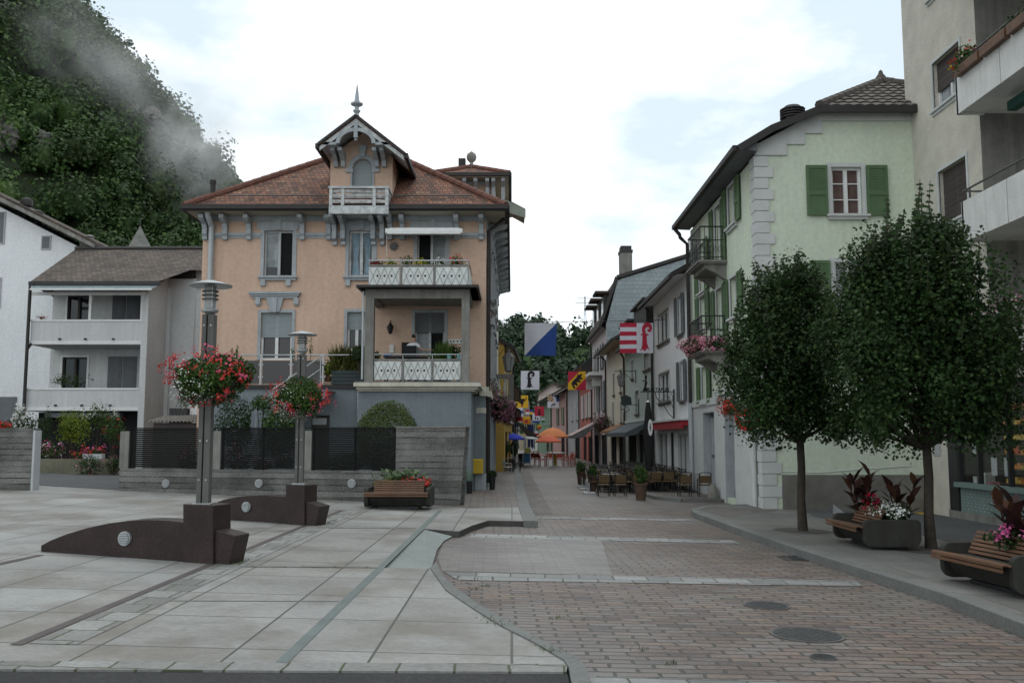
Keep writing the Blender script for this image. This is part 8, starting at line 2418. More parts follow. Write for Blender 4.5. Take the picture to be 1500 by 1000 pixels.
def lamp(label, A_px, B_px, prof_px, vent_px, post_u, post_w, v_top, v_base, disc_px, basket, blabel, head_v):
 a, b = G(*A_px, PZ), G(*B_px, PZ)
 U = V3((b.x - a.x, b.y - a.y, 0)).normalized(); N = V3((U.y, -U.x, 0))
 base = V3((a.x, a.y, 0))
 def pl(u, v, off=0.0):
  d = ray(u, v); o = V3((0, 0, EYE)); c = base + N * off
  return o + d * ((c - o).dot(N) / d.dot(N))
 TH_ = .36
 c0 = pl(post_u, v_base, -TH_ / 2)
 t = thing('street_lamp', label, 'street lamp', (c0.x, c0.y, gz(c0.x) + PZ))
 fin, block_, wedge = prof_px
 for nm, pr, dd in (('stone_fin', fin, .03), ('stone_block', block_, 0.0), ('stone_wedge', wedge, .035)):
  q = [pl(*p) for p in pr]
  zmin = min(x.z for x in q)
  q = [V3((x.x, x.y, x.z)) - N * dd for x in q]
  mb = MB(); mb.prism(q, tuple(-N * (TH_ - 2 * dd))); o = mb.build(nm, M['granite'], t, bevel=.008)
  if nm == 'stone_fin':
   c = pl(*vent_px[:2]) - N * (dd - .012); r_ = vent_px[2] * (c - V3((0, 0, EYE))).length / FPX
   vent_light(o, c, N, r_)
 k = c0.y / FPX
 zt_, zb_ = P(post_u, v_top, c0.y).z, c0.z - .02
 w_ = post_w * k
 for x0, x1 in ((-.5, -.12), (-.02, .5)):
  mb = MB(); mb.box((c0.x + x0 * w_, c0.y - .06, zb_), (c0.x + x1 * w_, c0.y + .06, zt_))
  mb.build('post', M['steel_pole'], t, bevel=.006)
 mb = MB(); mb.box((c0.x - .13 * w_, c0.y - .03, zb_), (c0.x - .01 * w_, c0.y + .05, zt_ - .01)); mb.build('slot', M['void'], t)
 mb = MB()
 for zz in np.arange(zb_ + .3, zt_, .45):
  for xx in (-.3, .25):
   mb.disc((c0.x + xx * w_, c0.y - .063, zz), .011, (0, 1, 0), .012, 8)
 tag(mb.build('bolt', M['steel'], t), kind='stuff')
 mb = MB(); mb.box((c0.x - w_ * .75, c0.y - .1, zb_ + .012), (c0.x + w_ * .75, c0.y + .1, zb_ + .035)); mb.build('foot_plate', M['steel'], t)
 zz = lambda v: P(post_u, v, c0.y).z
 vd0, vd1, v3, v4 = head_v          # disc top, disc edge, lower flange, neck end
 rD = disc_px * k
 cx, cy = c0.x, c0.y
 mb = MB(); z0 = zz(vd1); z1 = zz(vd0)
 mb.lathe((cx, cy, z0), [(rD * .3, .015), (rD * .98, -.012), (rD, 0), (rD * .6, (z1 - z0) * .55), (rD * .28, (z1 - z0) * .8), (rD * .26, (z1 - z0)), (.02, (z1 - z0) * 1.05)], 32); lh = mb.build('lamp_head', M['steel'], t, smooth=True)
 zc_, zd_ = zz(v3), zz(v4)
 mb = MB(); mb.lathe((cx, cy, zc_), [(rD * .25, 0), (rD * .25, z0 - zc_ - .002)], 20); mb.build('lamp_glass', M['lampglass'], lh, smooth=True)
 for f_ in (.38, .55, .72):
  mb = MB(); mb.lathe((cx, cy, zc_ + (z0 - zc_) * f_), [(rD * .26, 0), (rD * .38, 0), (rD * .38, .012), (rD * .26, .014)], 20); mb.build('louvre_ring', M['steel_pole'], lh, smooth=True)
 mb = MB()
 for q in range(4):
  a_ = q * PI / 2 + .6; mb.tube([(cx + rD * .27 * math.cos(a_), cy + rD * .27 * math.sin(a_), zc_), (cx + rD * .27 * math.cos(a_), cy + rD * .27 * math.sin(a_), z0)], .008, 5)
 mb.build('stay_rods', M['steel'], lh)
 mb = MB(); mb.lathe((cx, cy, zd_), [(rD * .14, 0), (rD * .2, zc_ - zd_ - .06), (rD * .38, zc_ - zd_ - .04), (rD * .40, zc_ - zd_ - .015), (rD * .26, zc_ - zd_)], 20); mb.build('neck', M['steel'], lh, smooth=True)
 bu, bv, brx, brz = basket
 c = P(bu, bv, c0.y); rx, rz_ = brx * k, brz * k
 f_ = thing('flower_basket', blabel, 'flower basket', (c.x, c.y, c.z - rz_), group='flower baskets on the lamp posts')
 lv = LV(); p, nn = blob(int(9000 * brx / 68), (c.x, c.y, c.z), (rx * .95, rx * .8, rz_ * .97), .45, lump=.22)
 lv.scatter(LEAF, p, nr.uniform(.028, .06, len(p)), nn + [0, 0, .2], .7); lv.build('foliage', GREEN, f_)
 lv = LV(); ns = 60
 for _ in range(ns):
  a_ = rnd.uniform(0, 6.28); rr = rnd.uniform(.2, .7)
  x0, y0 = c.x + rx * rr * math.cos(a_), c.y + rx * rr * .8 * math.sin(a_)
  n_ = 14; tt = np.linspace(0, 1, n_)
  pts = np.stack([np.full(n_, x0) + .03 * np.sin(tt * 5), np.full(n_, y0), c.z - rz_ * .7 - tt * rz_ * rnd.uniform(.25, .65)], 1)
  lv.scatter(LEAF, pts, .03, nr.normal(0, 1, (n_, 3)), .4)
 lv.build('trailing_leaves', leafmat('grey_green_leaf', (.06, .085, .05), (.12, .15, .1)), f_)
 W_ = (rx * 1.02, rx * .86, rz_ * 1.04)
 blossoms(f_, c, W_, int(95 * brx / 68), .025, RED_FL, 'red_blossom', .94, 10, .026, lump=.22)
 blossoms(f_, c, W_, int(30 * brx / 68), .032, leafmat('rose_petal', (.5, .05, .12), (.66, .14, .22), trans=.2), 'rose_blossom', .93, 8, .034, lump=.22)
 blossoms(f_, (c.x - rx * .12, c.y, c.z - rz_ * .15), (rx * .75, rx * .82, rz_ * 1.0), int(190 * brx / 68), .019, WHITE_FL, 'white_blossom', .95, 5, .035, lump=.22)
 lv = LV()      # loose sprays of red sticking out at the ends
 for s_ in (-1, 1):
  for _ in range(5):
   q = np.array([c.x + s_ * rx * rnd.uniform(.85, 1.0), c.y + rnd.uniform(-.25, .25), c.z + rz_ * rnd.uniform(-.6, .75)])
   if s_ < 0 and rnd.random() < .4:
    q[0] += rx * .2; q[2] = c.z + rz_ * rnd.uniform(.5, 1.1)
   pts = q + nr.normal(0, .018, (9, 3)); lv.scatter(PETAL, pts, nr.uniform(.018, .032, 9), nr.normal(0, 1, (9, 3)), .3)
 tag(lv.build('outer_blossom', RED_FL, f_), kind='stuff')
 mb = MB()
 for s_ in (-1, 1):
  mb.lathe((c.x + s_ * rx * .42, c.y, c.z - rz_ * .75), [(rx * .16, 0), (rx * .34, rz_ * .35), (rx * .36, rz_ * .6)], 16)
 mb.bar((c.x - rx * .6, c.y, c.z - rz_ * .3), (c.x + rx * .6, c.y, c.z - rz_ * .3), .04)
 mb.build('basket', M['gutter'], f_)
 return t
lamp('tall lamp post nearest us on a dark stone fin, with wide metal disc shade', (58, 808), (333, 827.5),
  ([(57, 809), (57, 799), (72, 791), (95, 782), (125, 773), (155, 766.5), (185, 762.5), (215, 761), (242, 762), (269, 765), (269, 824)],
   [(268, 825), (268, 738), (312, 740), (312, 828)], [(311.8, 828), (311.8, 776.5), (343, 784.5), (333, 828)]),
  (181.5, 788.5, 9.5), 298.2, 18.0, 461, 738, 31.5, (303, 551, 60, 36), 'larger flower basket of red geraniums on the tall near lamp post', (411, 418, 452, 462))
lamp('smaller-looking lamp post farther back by the garden fence, on its stone fin', (300, 759), (463, 770.5),
  ([(300, 760), (300, 745), (312, 737), (326, 731.5), (345, 727.5), (365, 725.5), (385, 725), (405, 726), (419, 727.5), (419, 768)],
   [(418.5, 769), (418.5, 709), (446, 710.5), (446, 771)], [(445.8, 771), (445.8, 734.5), (467, 741.5), (460, 771.5)]),
  (360, 742, 7), 438.2, 12.0, 519.5, 708.5, 21.5, (440, 581, 42, 27), 'smaller flower basket of red geraniums on the far lamp post', (485, 490, 511, 519))
def bench_planter():
 t = local(thing('bench_planter', 'x', 'planter bench', (0, 0, 0)))
 L = .67
 def rr(y0, y1, z0, z1, r_, rb):
  pts = []
  for cy, cz, a0, rad in ((y1 - r_, z1 - r_, 0, r_), (y0 + r_ * 1.6, z1 - r_ * 1.6, 90, r_ * 1.6), (y0 + rb, z0 + rb, 180, rb), (y1 - rb, z0 + rb, 270, rb)):
   for k in range(6):
    a_ = R(a0 + 90 * k / 5); pts.append((cy + rad * math.cos(a_), cz + rad * math.sin(a_)))
  return pts
 for s_ in (-1, 1):
  mb = MB(); x0 = s_ * (L - .085)
  mb.prism([(x0, y, z) for y, z in rr(-.38, .46, .045, .435, .06, .12)], (s_ * .085, 0, 0)); mb.build('end_wall', M['concrete_dark'], t, bevel=.012)
 mb = MB()          # trough between the ends, keel-shaped underneath
 pr = [(-.30, .31), (-.33, .20), (-.22, .07), (-.05, .04), (.25, .04), (.40, .10), (.44, .22), (.44, .41), (.40, .41), (.40, .36), (-.02, .36), (-.06, .31)]
 mb.prism([(-L + .086, y, z) for y, z in pr], (2 * (L - .086), 0, 0)); mb.build('trough', M['concrete_dark'], t)
 mb = MB(); mb.box((-.42, -.18, 0), (.42, .34, .05)); mb.build('base', M['metal_dark'], t)
 mb = MB(); mb.box((-L + .09, .0, .355), (L - .09, .398, .375)); mb.build('soil', M['soil'], t)
 n_ = 6
 for k in range(n_):
  y = -.475 + .062 * k; z_ = .348 - .010 * k
  mb = MB(); mb.box((-L + .02, y, z_ - .022), (L - .02, y + .05, z_)); mb.build('seat_slat', M['slat_wood'], t, bevel=.006)
 for k in range(2):
  mb = MB(); mb.box((-L + .02, -.492, .318 - .044 * k - .012), (L - .02, -.474, .318 - .044 * k + .022)); mb.build('seat_slat', M['slat_wood'], t, bevel=.004)
 for k in range(6):
  y = -.115 + .022 * k; z_ = .325 + .042 * k
  mb = MB(); mb.obox((0, y, z_ + .018), (2 * L - .30, .018, .034), rx=R(-26)); mb.build('back_slat', M['slat_wood'], t, bevel=.004)
 for x in (-.4, 0, .4):
  mb = MB(); mb.bar((x, -.44, .30), (x, -.06, .255), .03, .03); mb.bar((x, -.105, .28), (x, .02, .55), .03, .02); mb.build('bracket', M['metal_dark'], t)
 return t
bp = bench_planter()
pc = G(582, 746, PZ); LBp = (pc.x, pc.y + .36, gz(pc.x) + PZ)
bp.location = LBp; bp.rotation_euler = (0, 0, R(-2)); bp['label'] = 'planter bench of brown slats in front of the concrete wall on the left'; bp['group'] = 'bench planters'
p1 = G(1266, 805, RZ); B1 = (p1.x + .38, p1.y + .67, gz(p1.x + .38) + RZ)
copy_tree(bp, B1, R(-90), 'planter bench with white flowers between the two trees on the right sidewalk')
p2 = G(1462, 873, RZ); B2 = (p2.x + .38, p2.y + .52, gz(p2.x + .4) + RZ)
copy_tree(bp, B2, R(-84), 'nearest planter bench with pink flowers at the right edge')
CANNA = [(0, 0, 0), (.10, .12, .03), (.20, .38, .045), (.17, .68, .02), (0, 1.0, -.10), (-.17, .68, .02), (-.20, .38, .045), (-.10, .12, .03)]
CANNAM = leafmat('dark_bronze_canna_leaf', (.022, .012, .012), (.050, .022, .018), (.085, .040, .022), rough=.38, trans=.15)
def canna(label, c, h, n_st=4, spread=.14, size=.30, group='canna plants'):
 t = thing('canna_plant', label, 'plant', c, group=group)
 lv = LV(); mb = MB()
 for s_ in range(n_st):
  a_ = 6.28 * s_ / n_st + rnd.uniform(-.4, .4)
  bx, by = c[0] + spread * math.cos(a_) * .6, c[1] + spread * math.sin(a_) * .6
  tx, ty = c[0] + spread * 1.5 * math.cos(a_), c[1] + spread * 1.5 * math.sin(a_)
  hh = h * rnd.uniform(.6, 1.0)
  mb.tube([(bx, by, c[2]), (tx, ty, c[2] + hh * .75)], [.016, .008], 6)
  nl = 7
  for k in range(nl):
   f_ = .15 + .75 * k / (nl - 1)
   az = k * 2.4 + a_
   el = .55 + .75 * f_
   tip = np.array([[math.cos(az) * math.cos(el), math.sin(az) * math.cos(el), math.sin(el)]])
   nm = np.array([[-math.cos(az) * math.sin(el), -math.sin(az) * math.sin(el), math.cos(el)]])
   tm = np.array(CANNA); tm = tm + np.c_[np.zeros(8), np.zeros(8), -.18 * tm[:, 1] ** 2]
   q = np.array([[bx + (tx - bx) * f_, by + (ty - by) * f_, c[2] + hh * .75 * f_]])
   txv = np.cross(tip, nm); sz = size * rnd.uniform(.75, 1.15)
   v = q + sz * (tm[:, 0:1] * txv + tm[:, 1:2] * tip + tm[:, 2:3] * nm)
   lv.parts.append((v, 1, 8, 0))
 lv.build('leaves', CANNAM, t); mb.build('stem', CANNAM, t)
 return t
def bed(name, label, c, rx, ry, h, mat, flm, nfl, fsz, nleaf=500, cl=5, cat='flowers', up=.1):
 t = thing(name, label, cat, c)
 cc = (c[0], c[1], c[2] + h * .5)
 foliage_part(t, cc, (rx, ry, h * .55), nleaf, .05, mat)
 if flm:
  blossoms(t, cc, (rx * 1.03, ry * 1.03, h * .66), nfl, fsz, flm, 'blossom', .95, cl, .028, up=up)
 return t
def lw_(B, rz, x, y, z):      # planter coordinates to the square
 c, s_ = math.cos(rz), math.sin(rz)
 return (B[0] + x * c - y * s_, B[1] + x * s_ + y * c, B[2] + z)
rzl = R(-2)
bed('red_geraniums', 'bright red geraniums in the left planter bench', lw_(LBp, rzl, .22, .2, .36), .30, .14, .24, GREEN_DK, RED_FL, 60, .036, 500, 8)
bed('red_geraniums', 'small red geranium hanging over the right end of the left planter bench', lw_(LBp, rzl, .56, .12, .34), .10, .12, .22, GREEN_DK, RED_FL, 26, .036, 160, 8)
bed('coleus', 'yellow-green coleus at the left of the left planter bench', lw_(LBp, rzl, -.30, .18, .36), .26, .14, .22, GREEN_LT, None, 0, 0, 600)
t = thing('leafy_plant', 'striped green leafy plant standing above the left planter bench', 'plant', lw_(LBp, rzl, -.02, .28, .36))
q = np.array(lw_(LBp, rzl, -.02, .28, .62)); n_ = 170
pts = q + nr.normal(0, 1, (n_, 3)) * [.2, .07, .06]
az = nr.uniform(0, 6.28, n_)
lv = LV(); lv.scatter(CANNA, pts, nr.uniform(.10, .2, n_), nr.normal(0, .5, (n_, 3)) + [0, -.4, .8], .3, tips=np.stack([np.cos(az), np.sin(az), np.full(n_, .35)], 1)); lv.build('leaves', leafmat('striped_leaf', (.05, .085, .035), (.11, .16, .075), (.2, .25, .14)), t)
mb = MB(); mb.tube([(q[0], q[1], q[2] - .25), tuple(q)], .015, 6); mb.build('stem', M['bark'], t)
rz1 = R(-90)
bed('white_begonias', 'mass of white begonias in the planter bench between the trees', lw_(B1, rz1, .22, .22, .37), .22, .36, .22, GREEN_DK, WHITE_FL, 150, .034, 900, 7)
bed('red_begonias', 'deep red flowers at the far end of the planter bench between the trees', lw_(B1, rz1, -.30, .14, .37), .16, .16, .26, GREEN_DK, DRED_FL, 60, .034, 500, 7)
canna('dark bronze canna at the far left end of the planter bench between the trees', lw_(B1, rz1, -.52, .05, .37), .95, 5, .12, .30)
canna('taller dark bronze canna at the back of the planter bench between the trees', lw_(B1, rz1, .05, .40, .37), .88, 3, .16, .32)
rz2 = R(-84)
bed('pink_begonias', 'pink begonias along the backrest of the nearest planter bench', lw_(B2, rz2, .18, .16, .44), .40, .12, .2, GREEN_DK, HOT_FL, 90, .032, 500, 7)
canna('big dark bronze canna in the nearest planter bench at the right edge', lw_(B2, rz2, .25, .2, .37), .72, 6, .16, .36)
canna('second dark bronze canna in the nearest planter bench, partly outside the picture', lw_(B2, rz2, -.2, .3, .37), .70, 5, .15, .34)
p = G(1226, 752, RZ); t = thing('plastic_panel', 'grey triangular plastic panel leaning beside the planter bench between the trees', 'panel', (p.x, p.y, gz(p.x) + RZ))
z_ = gz(p.x) + RZ
mb = MB(); mb.prism([(p.x - .1, p.y, z_), (p.x + .2, p.y + .05, z_), (p.x - .06, p.y + .02, z_ + .2)], (0, .02, 0)); mb.build('sheet', M['lightgrey_paint'], t)
mb = MB(); mb.box((p.x - .13, p.y - .01, z_), (p.x - .10, p.y + .03, z_ + .19)); mb.build('edge', M['grey_shut'], t)
TLEAF = leafmat('maple_leaf', (.018, .042, .013), (.034, .070, .020), (.065, .112, .032), rough=.5, trans=.28)
def street_tree(label, base, c_px, rad_px, n_leaf, shoots, v_fork, seed, envl):
 global nr
 nr = np.random.RandomState(seed)
 rs = random.Random(seed)
 t = thing('maple_tree', label, 'tree', base)
 Y = base[1]; k = Y / FPX
 c = P(c_px[0], c_px[1], Y); rx, rz_ = rad_px[0] * k, rad_px[1] * k
 zf = Zv(v_fork, Y)
 mb = MB()
 top_u = P(c_px[0], v_fork, Y).x
 tr = [(base[0], base[1], base[2]), (base[0] - .01, Y + .01, base[2] + (zf - base[2]) * .35), (base[0] + .012, Y, base[2] + (zf - base[2]) * .7), (base[0], Y, zf), (base[0] - .02, Y, zf + rz_ * .5), (c.x, Y, c.z + rz_ * .3)]
 mb.tube(tr, [.088, .070, .066, .064, .045, .02], 12)
 clumps = []
 NC = 58
 for i in range(NC):
  f_ = (i + .5) / NC
  zz = c.z - rz_ * .84 + 1.66 * rz_ * f_ ** 1.1
  h = (zz - c.z) / rz_
  env = float(np.interp(h, [-1, -.65, -.25, .1, .4, .6, .8, .95], envl))
  a_ = i * 2.399 + rs.uniform(-.35, .35); rr = rs.uniform(.30, .92) * env
  q = (c.x + rx * rr * math.cos(a_), Y + rx * .95 * rr * math.sin(a_), zz + rs.uniform(-.16, .14))
  s_ = rx * rs.uniform(.17, .34)
  q = (q[0], q[1], max(q[2], c.z - rz_ + s_ * 1.42))
  clumps.append((q, s_))
  st = min(zf + rz_ * .9, max(zf - .02, q[2] - rz_ * .55))
  mid = ((base[0] * .55 + q[0] * .45), (Y * .55 + q[1] * .45), st + (q[2] - st) * .45)
  mb.tube([(base[0] + (c.x - base[0]) * .3, Y, st), mid, q], [.032, .02, .007], 6)
 lv = LV(); tot = sum(s_ ** 2 for _, s_ in clumps)
 for q, s_ in clumps:
  n_ = int(n_leaf * s_ ** 2 / tot)
  p, nn = blob(n_, q, (s_, s_, s_ * 1.3), .15, lump=.38, k=6)
  lv.scatter(MAPLE, p, nr.uniform(.034, .066, n_), nn * .6 + [0, 0, .55], .55)
 n_ = int(n_leaf * .25); p, nn = blob(n_, c, (rx * .8, rx * .75, rz_ * .85), .2, lump=.3)
 lv.scatter(MAPLE, p, nr.uniform(.038, .068, n_), nn * .4 + [0, 0, .6], .6)
 for i in range(46):
  h = rs.uniform(-.2, .85); a_ = rs.uniform(0, 6.28); e_ = float(np.interp(h, [-1, -.65, -.25, .1, .4, .6, .8, .95], envl)) * rs.uniform(.7, 1.0)
  a = V3((c.x + rx * e_ * math.cos(a_), Y + rx * e_ * math.sin(a_), c.z + rz_ * h)); L_ = rs.uniform(.28, .6)
  b = a + V3((.3 * L_ * math.cos(a_) + rs.uniform(-.06, .06), .3 * L_ * math.sin(a_), L_))
  mb.tube([a, (a + b) / 2, b], [.008, .006, .003], 5)
  for j in range(int(L_ / .055)):
   q = a.lerp(b, j * .055 / L_); sz = .08 * (1 - .5 * j * .055 / L_)
   for s_ in (-1, 1):
    an = rs.uniform(-.6, .6) + (PI / 2 if j % 2 else 0)
    lv.scatter(MAPLE, np.array([q]), sz, np.array([[rs.uniform(-.5, .5), rs.uniform(-.8, .8), rs.uniform(.2, .8)]]), .15, tips=np.array([[s_ * math.cos(an), s_ * math.sin(an), .3]]) * 3)
 for (u, v0, v1) in shoots:
  yy = Y + rs.uniform(-.5, .5); a, b = P(u + rs.uniform(-4, 4), v0, yy), P(u, v1, yy)
  b.x += rs.uniform(-.05, .05)
  mb.tube([a, (a + b) / 2 + V3((rs.uniform(-.02, .02), 0, 0)), b], [.011, .008, .004], 5)
  p, nn = blob(70, tuple(a - V3((0, 0, .12))), (.10, .10, .34), .1, lump=.5)
  lv.scatter(MAPLE, p, nr.uniform(.036, .066, 70), nn * .6 + [0, -.2, .5], .5)
  n_ = max(4, int((b - a).length / .085))
  for j in range(n_):
   f_ = j / n_; q = a.lerp(b, f_); sz = .105 * (1 - .5 * f_)
   for s_ in (-1, 1):
    an = rs.uniform(-.5, .5) + (PI / 2 if j % 2 else 0)
    tip = np.array([[s_ * math.cos(an), s_ * math.sin(an), .35]])
    lv.scatter(MAPLE, np.array([q]), sz, np.array([[rs.uniform(-.5, .5), -.8, rs.uniform(.1, .8)]]), .12, tips=tip * 3)
 mb.build('trunk', M['bark'], t, smooth=True)
 lv.build('crown', TLEAF, t)
 return t
b1 = G(1176, 777, RZ); b2 = G(1364, 803, RZ)
street_tree('smaller dark green maple, the left one of two sidewalk trees', (b1.x, b1.y, gz(b1.x) + RZ), (1151, 517), (97, 134), 34000,
   [(1122, 420, 385), (1165, 420, 368), (1168, 400, 362), (1190, 430, 395), (1098, 450, 405), (1140, 430, 390), (1210, 440, 410), (1078, 500, 440), (1235, 430, 372), (1150, 410, 372), (1180, 410, 380), (1105, 470, 425), (1200, 450, 400)], 645, 21, [.70, .98, 1.0, .92, .74, .60, .44, .32])
sh2 = [(1300, 360, 285), (1302, 350, 300), (1322, 330, 305), (1345, 320, 262), (1352, 320, 268), (1362, 330, 264), (1338, 340, 290), (1382, 340, 318), (1395, 350, 325), (1405, 360, 335), (1272, 390, 345), (1283, 380, 325), (1258, 420, 370), (1420, 380, 345), (1435, 400, 352), (1452, 400, 360), (1468, 450, 385), (1480, 470, 415), (1314, 350, 315), (1245, 440, 395)]
street_tree('bigger spreading maple, the right one of two sidewalk trees nearest the shop', (b2.x, b2.y, gz(b2.x) + RZ), (1340, 492), (150, 172), 62000, sh2, 655, 33, [.70, .98, 1.0, .86, .58, .44, .30, .22])
t = thing('post_box', 'yellow post box on the blue corner pilaster of the orange house', 'post box', (Xu(698, 682, 26.9), 26.95, Zv(693, 26.9)))
x0, x1 = Xu(690.5, 682, 26.9), Xu(707.5, 682, 26.9); z0, z1 = Zv(693.5, 26.9), Zv(672, 26.9)
mb = MB(); mb.box((x0, 26.88, z0), (x1, 27.08, z1)); mb.build('body', M['yellow'], t, bevel=.015)
mb = MB(); mb.box((x0 + .03, 26.872, z0 + .03), (x1 - .03, 26.879, z1 - .12)); mb.box((x0 + .05, 26.86, z1 - .07), (x1 - .05, 26.879, z1 - .05)); mb.build('door', pm('yellow_door', (.55, .37, .02), .5, .05, 3), t)
t = thing('litter_bin', 'small green and black litter bin beside the yellow post box', 'litter bin', (Xu(688, 726, 25.2), 25.25, .1))
x0, x1 = Xu(683, 700, 25.2), Xu(692, 700, 25.2)
mb = MB(); mb.lathe(((x0 + x1) / 2, 25.25, .1), [((x1 - x0) * .42, 0), ((x1 - x0) * .5, .36)], 14); mb.build('body', M['black_metal'], t, smooth=True)
mb = MB(); mb.lathe(((x0 + x1) / 2, 25.25, .46), [((x1 - x0) * .53, 0), ((x1 - x0) * .53, .22), ((x1 - x0) * .3, .30)], 14); mb.build('hood', pm('grey_green_plastic', (.10, .15, .115), .6, .1, 4), t, smooth=True)
potted('dark tall pot with a clipped green plant at the street corner of the orange house', 721, 717, 690, 697, 10, GREEN_DK, PZ, M['black_metal'])
zt = zFl
t = thing('planter_box', 'dark slatted planter box with tall grasses on the terrace of the orange house', 'planter', (Xu(508, 555, 26.4), 26.4, zt))
x0, x1 = Xu(486, 550, 26.3), Xu(531, 550, 26.3)
mb = MB()
for k in range(4):
 mb.box((x0, 26.25, zt + .02 + .1 * k), (x1, 26.6, zt + .11 + .1 * k))
mb.build('box', pm('dark_green_planter', (.035, .05, .05), .7, .1, 4), t)
n_ = 420; pts = np.stack([nr.uniform(x0, x1, n_), nr.uniform(26.28, 26.58, n_), np.full(n_, zt + .4)], 1)
lv = LV(); lv.scatter([(-.03, 0, 0), (.03, 0, 0), (.025, .6, .04), (0, 1, .12), (-.025, .6, .04)], pts, nr.uniform(.3, .85, n_), nr.normal(0, 1, (n_, 3)) * [1, 1, .2], .2, tips=np.tile([0, 0, 1.6], (n_, 1)))
p, nn = blob(700, ((x0 + x1) / 2, 26.4, zt + .6), ((x1 - x0) / 2, .2, .3), .3, lump=.6); lv.scatter(LEAF, p, .06, nn, .8)
lv.build('grasses', leafmat('reed_leaf', (.06, .075, .02), (.12, .13, .035), (.2, .17, .05)), t)
shrub('topiary_ball', 'round clipped topiary ball beside the loggia pillar', 'shrub', P(528, 517, 25.8), (.23, .22, .22), 1500, .04, GREEN_DK, stem=.35, lump=.08, lo=.75)
shrub('potted_plant', 'clay pot with yellowish plant on the terrace beside the planter box', 'plant', P(481, 540, 26.45), (.16, .16, .22), 420, .06, GREEN_LT, stem=.0, pot=(.14, .12, M['slat_wood']))
for (u, v, h) in ((339, 514, .55), (347, 510, .6), (455, 500, .7), (446, 512, .5), (428, 515, .5)):
 p = P(u, v, 27.0); t = thing('reed', 'thin dry reed stem standing behind the terrace railing', 'plant', (p.x, p.y, zt), group='reeds on the terrace')
 mb = MB(); mb.tube([(p.x, p.y, zt), (p.x + .02, p.y, p.z + .1)], [.012, .005], 5)
 mb.build('stem', M['slat_wood'], t)
 foliage_part(t, (p.x + .01, p.y, p.z - .15), (.05, .05, .3), 60, .05, GREEN_BX)
uz = zs1 + .02; uy = YL + .25
for (u0, u1, m_, fl, h, l_) in ((543, 560, GREEN_DK, DRED_FL, .2, 'dark red flowers at the left of the upper balcony'), (563, 580, GREEN_LT, YEL_FL, .2, 'yellow-green plants in the middle of the upper balcony'), (588, 604, GREEN, None, .34, 'taller green plant on the upper balcony in front of the open door'),
       (606, 626, GREEN_LT, YEL_FL, .22, 'light green plants right of the tall one on the upper balcony'), (632, 652, GREEN, WHITE_FL, .24, 'green plants with white flowers on the upper balcony'), (654, 684, GREEN, RED_FL, .36, 'loose red-flowered plants at the right end of the upper balcony')):
 c = (Xu((u0 + u1) / 2, 390, uy), uy, Zv(391, uy) + h * .3); rx = (u1 - u0) / 2 * uy / FPX
 t = thing('balcony_plant', l_, 'plant', (c[0], uy, c[2] - .3))
 foliage_part(t, c, (rx, .12, h * .6), 380, .05, m_, lump=.6)
 if fl:
  blossoms(t, c, (rx * 1.05, .14, h * .65), 30, .035, fl, 'blossom', .9, 4, .03)
 mb = MB(); mb.box((c[0] - rx, uy - .1, Zv(391, uy) - .28), (c[0] + rx, uy + .1, Zv(391, uy) - .02)); mb.build('trough', M['terracotta'], t)
lz = zc1 + .035
def lp(u, v, Y):
 p = P(u, v, Y); return p
t = thing('garden_table', 'dark table with things on it on the loggia behind the railing', 'table', (Xu(585, 522, 25.95), 25.95, lz))
x0, x1 = Xu(563, 522, 25.95), Xu(626, 522, 25.95); zt_ = Zv(522, 25.95)
mb = MB(); mb.box((x0, 25.7, zt_ - .04), (x1, 26.25, zt_)); mb.build('table_top', M['metal_dark'], t)
for xx in (x0 + .06, x1 - .06):
 for yy in (25.75, 26.2):
  mb = MB(); mb.box((xx - .02, yy - .02, lz), (xx + .02, yy + .02, zt_ - .041)); mb.build('leg', M['metal_dark'], t)
for (u, w_, h, c_, nm, l_) in ((568, .2, .07, (.03, .09, .32), 'blue_box', 'blue box on the left of the loggia table'), (618, .10, .05, (.55, .35, .08), 'yellow_bowl', 'left yellow bowl on the loggia table'), (624, .09, .05, (.55, .36, .09), 'yellow_bowl', 'right yellow bowl on the loggia table')):
 x = Xu(u, 520, 25.85); mb = MB(); mb.lathe((x, 25.85, zt_), [(w_ * .35, 0), (w_ * .5, h), (w_ * .46, h)], 14) if 'bowl' in nm else mb.box((x - w_ / 2, 25.78, zt_), (x + w_ / 2, 25.95, zt_ + h)); tag(mb.build(nm, pm(nm + '_paint', c_, .6, .05, 3)), l_, 'bowl' if 'bowl' in nm else 'box')
yc = 26.25
t = thing('garden_chair', 'high-backed black garden chair on the loggia with its back to us', 'chair', (Xu(598, 510, yc), yc, lz))
x0, x1 = Xu(588.5, 510, yc), Xu(610, 510, yc); zs_, zb_ = Zv(524, yc), Zv(506, yc)
mb = MB(); mb.box((x0, yc, zs_ - .1), (x1, yc + .05, zb_)); mb.build('backrest', M['black'], t, bevel=.03)
mb = MB(); mb.box((x0, yc + .055, lz + .36), (x1, yc + .48, lz + .44)); mb.build('seat', M['black'], t)
for xx in (x0 + .03, x1 - .03):
 for yy in (yc + .03, yc + .44):
  mb = MB(); mb.box((xx - .02, yy - .02, lz), (xx + .02, yy + .02, lz + .36 if yy > yc + .1 else zs_ - .1)); mb.build('leg', M['black_metal'], t)
t = thing('garden_chair', 'second black garden chair behind the high-backed one on the loggia', 'chair', (Xu(594, 503, 26.8), 26.8, lz))
x0, x1 = Xu(588, 503, 26.9), Xu(602, 503, 26.9)
mb = MB(); mb.box((x0, 26.9, lz + .5), (x1, 26.95, Zv(501, 26.9))); mb.build('backrest', M['black'], t, bevel=.03)
mb = MB(); mb.box((x0, 26.5, lz + .42), (x1, 26.898, lz + .48)); mb.build('seat', M['black'], t)
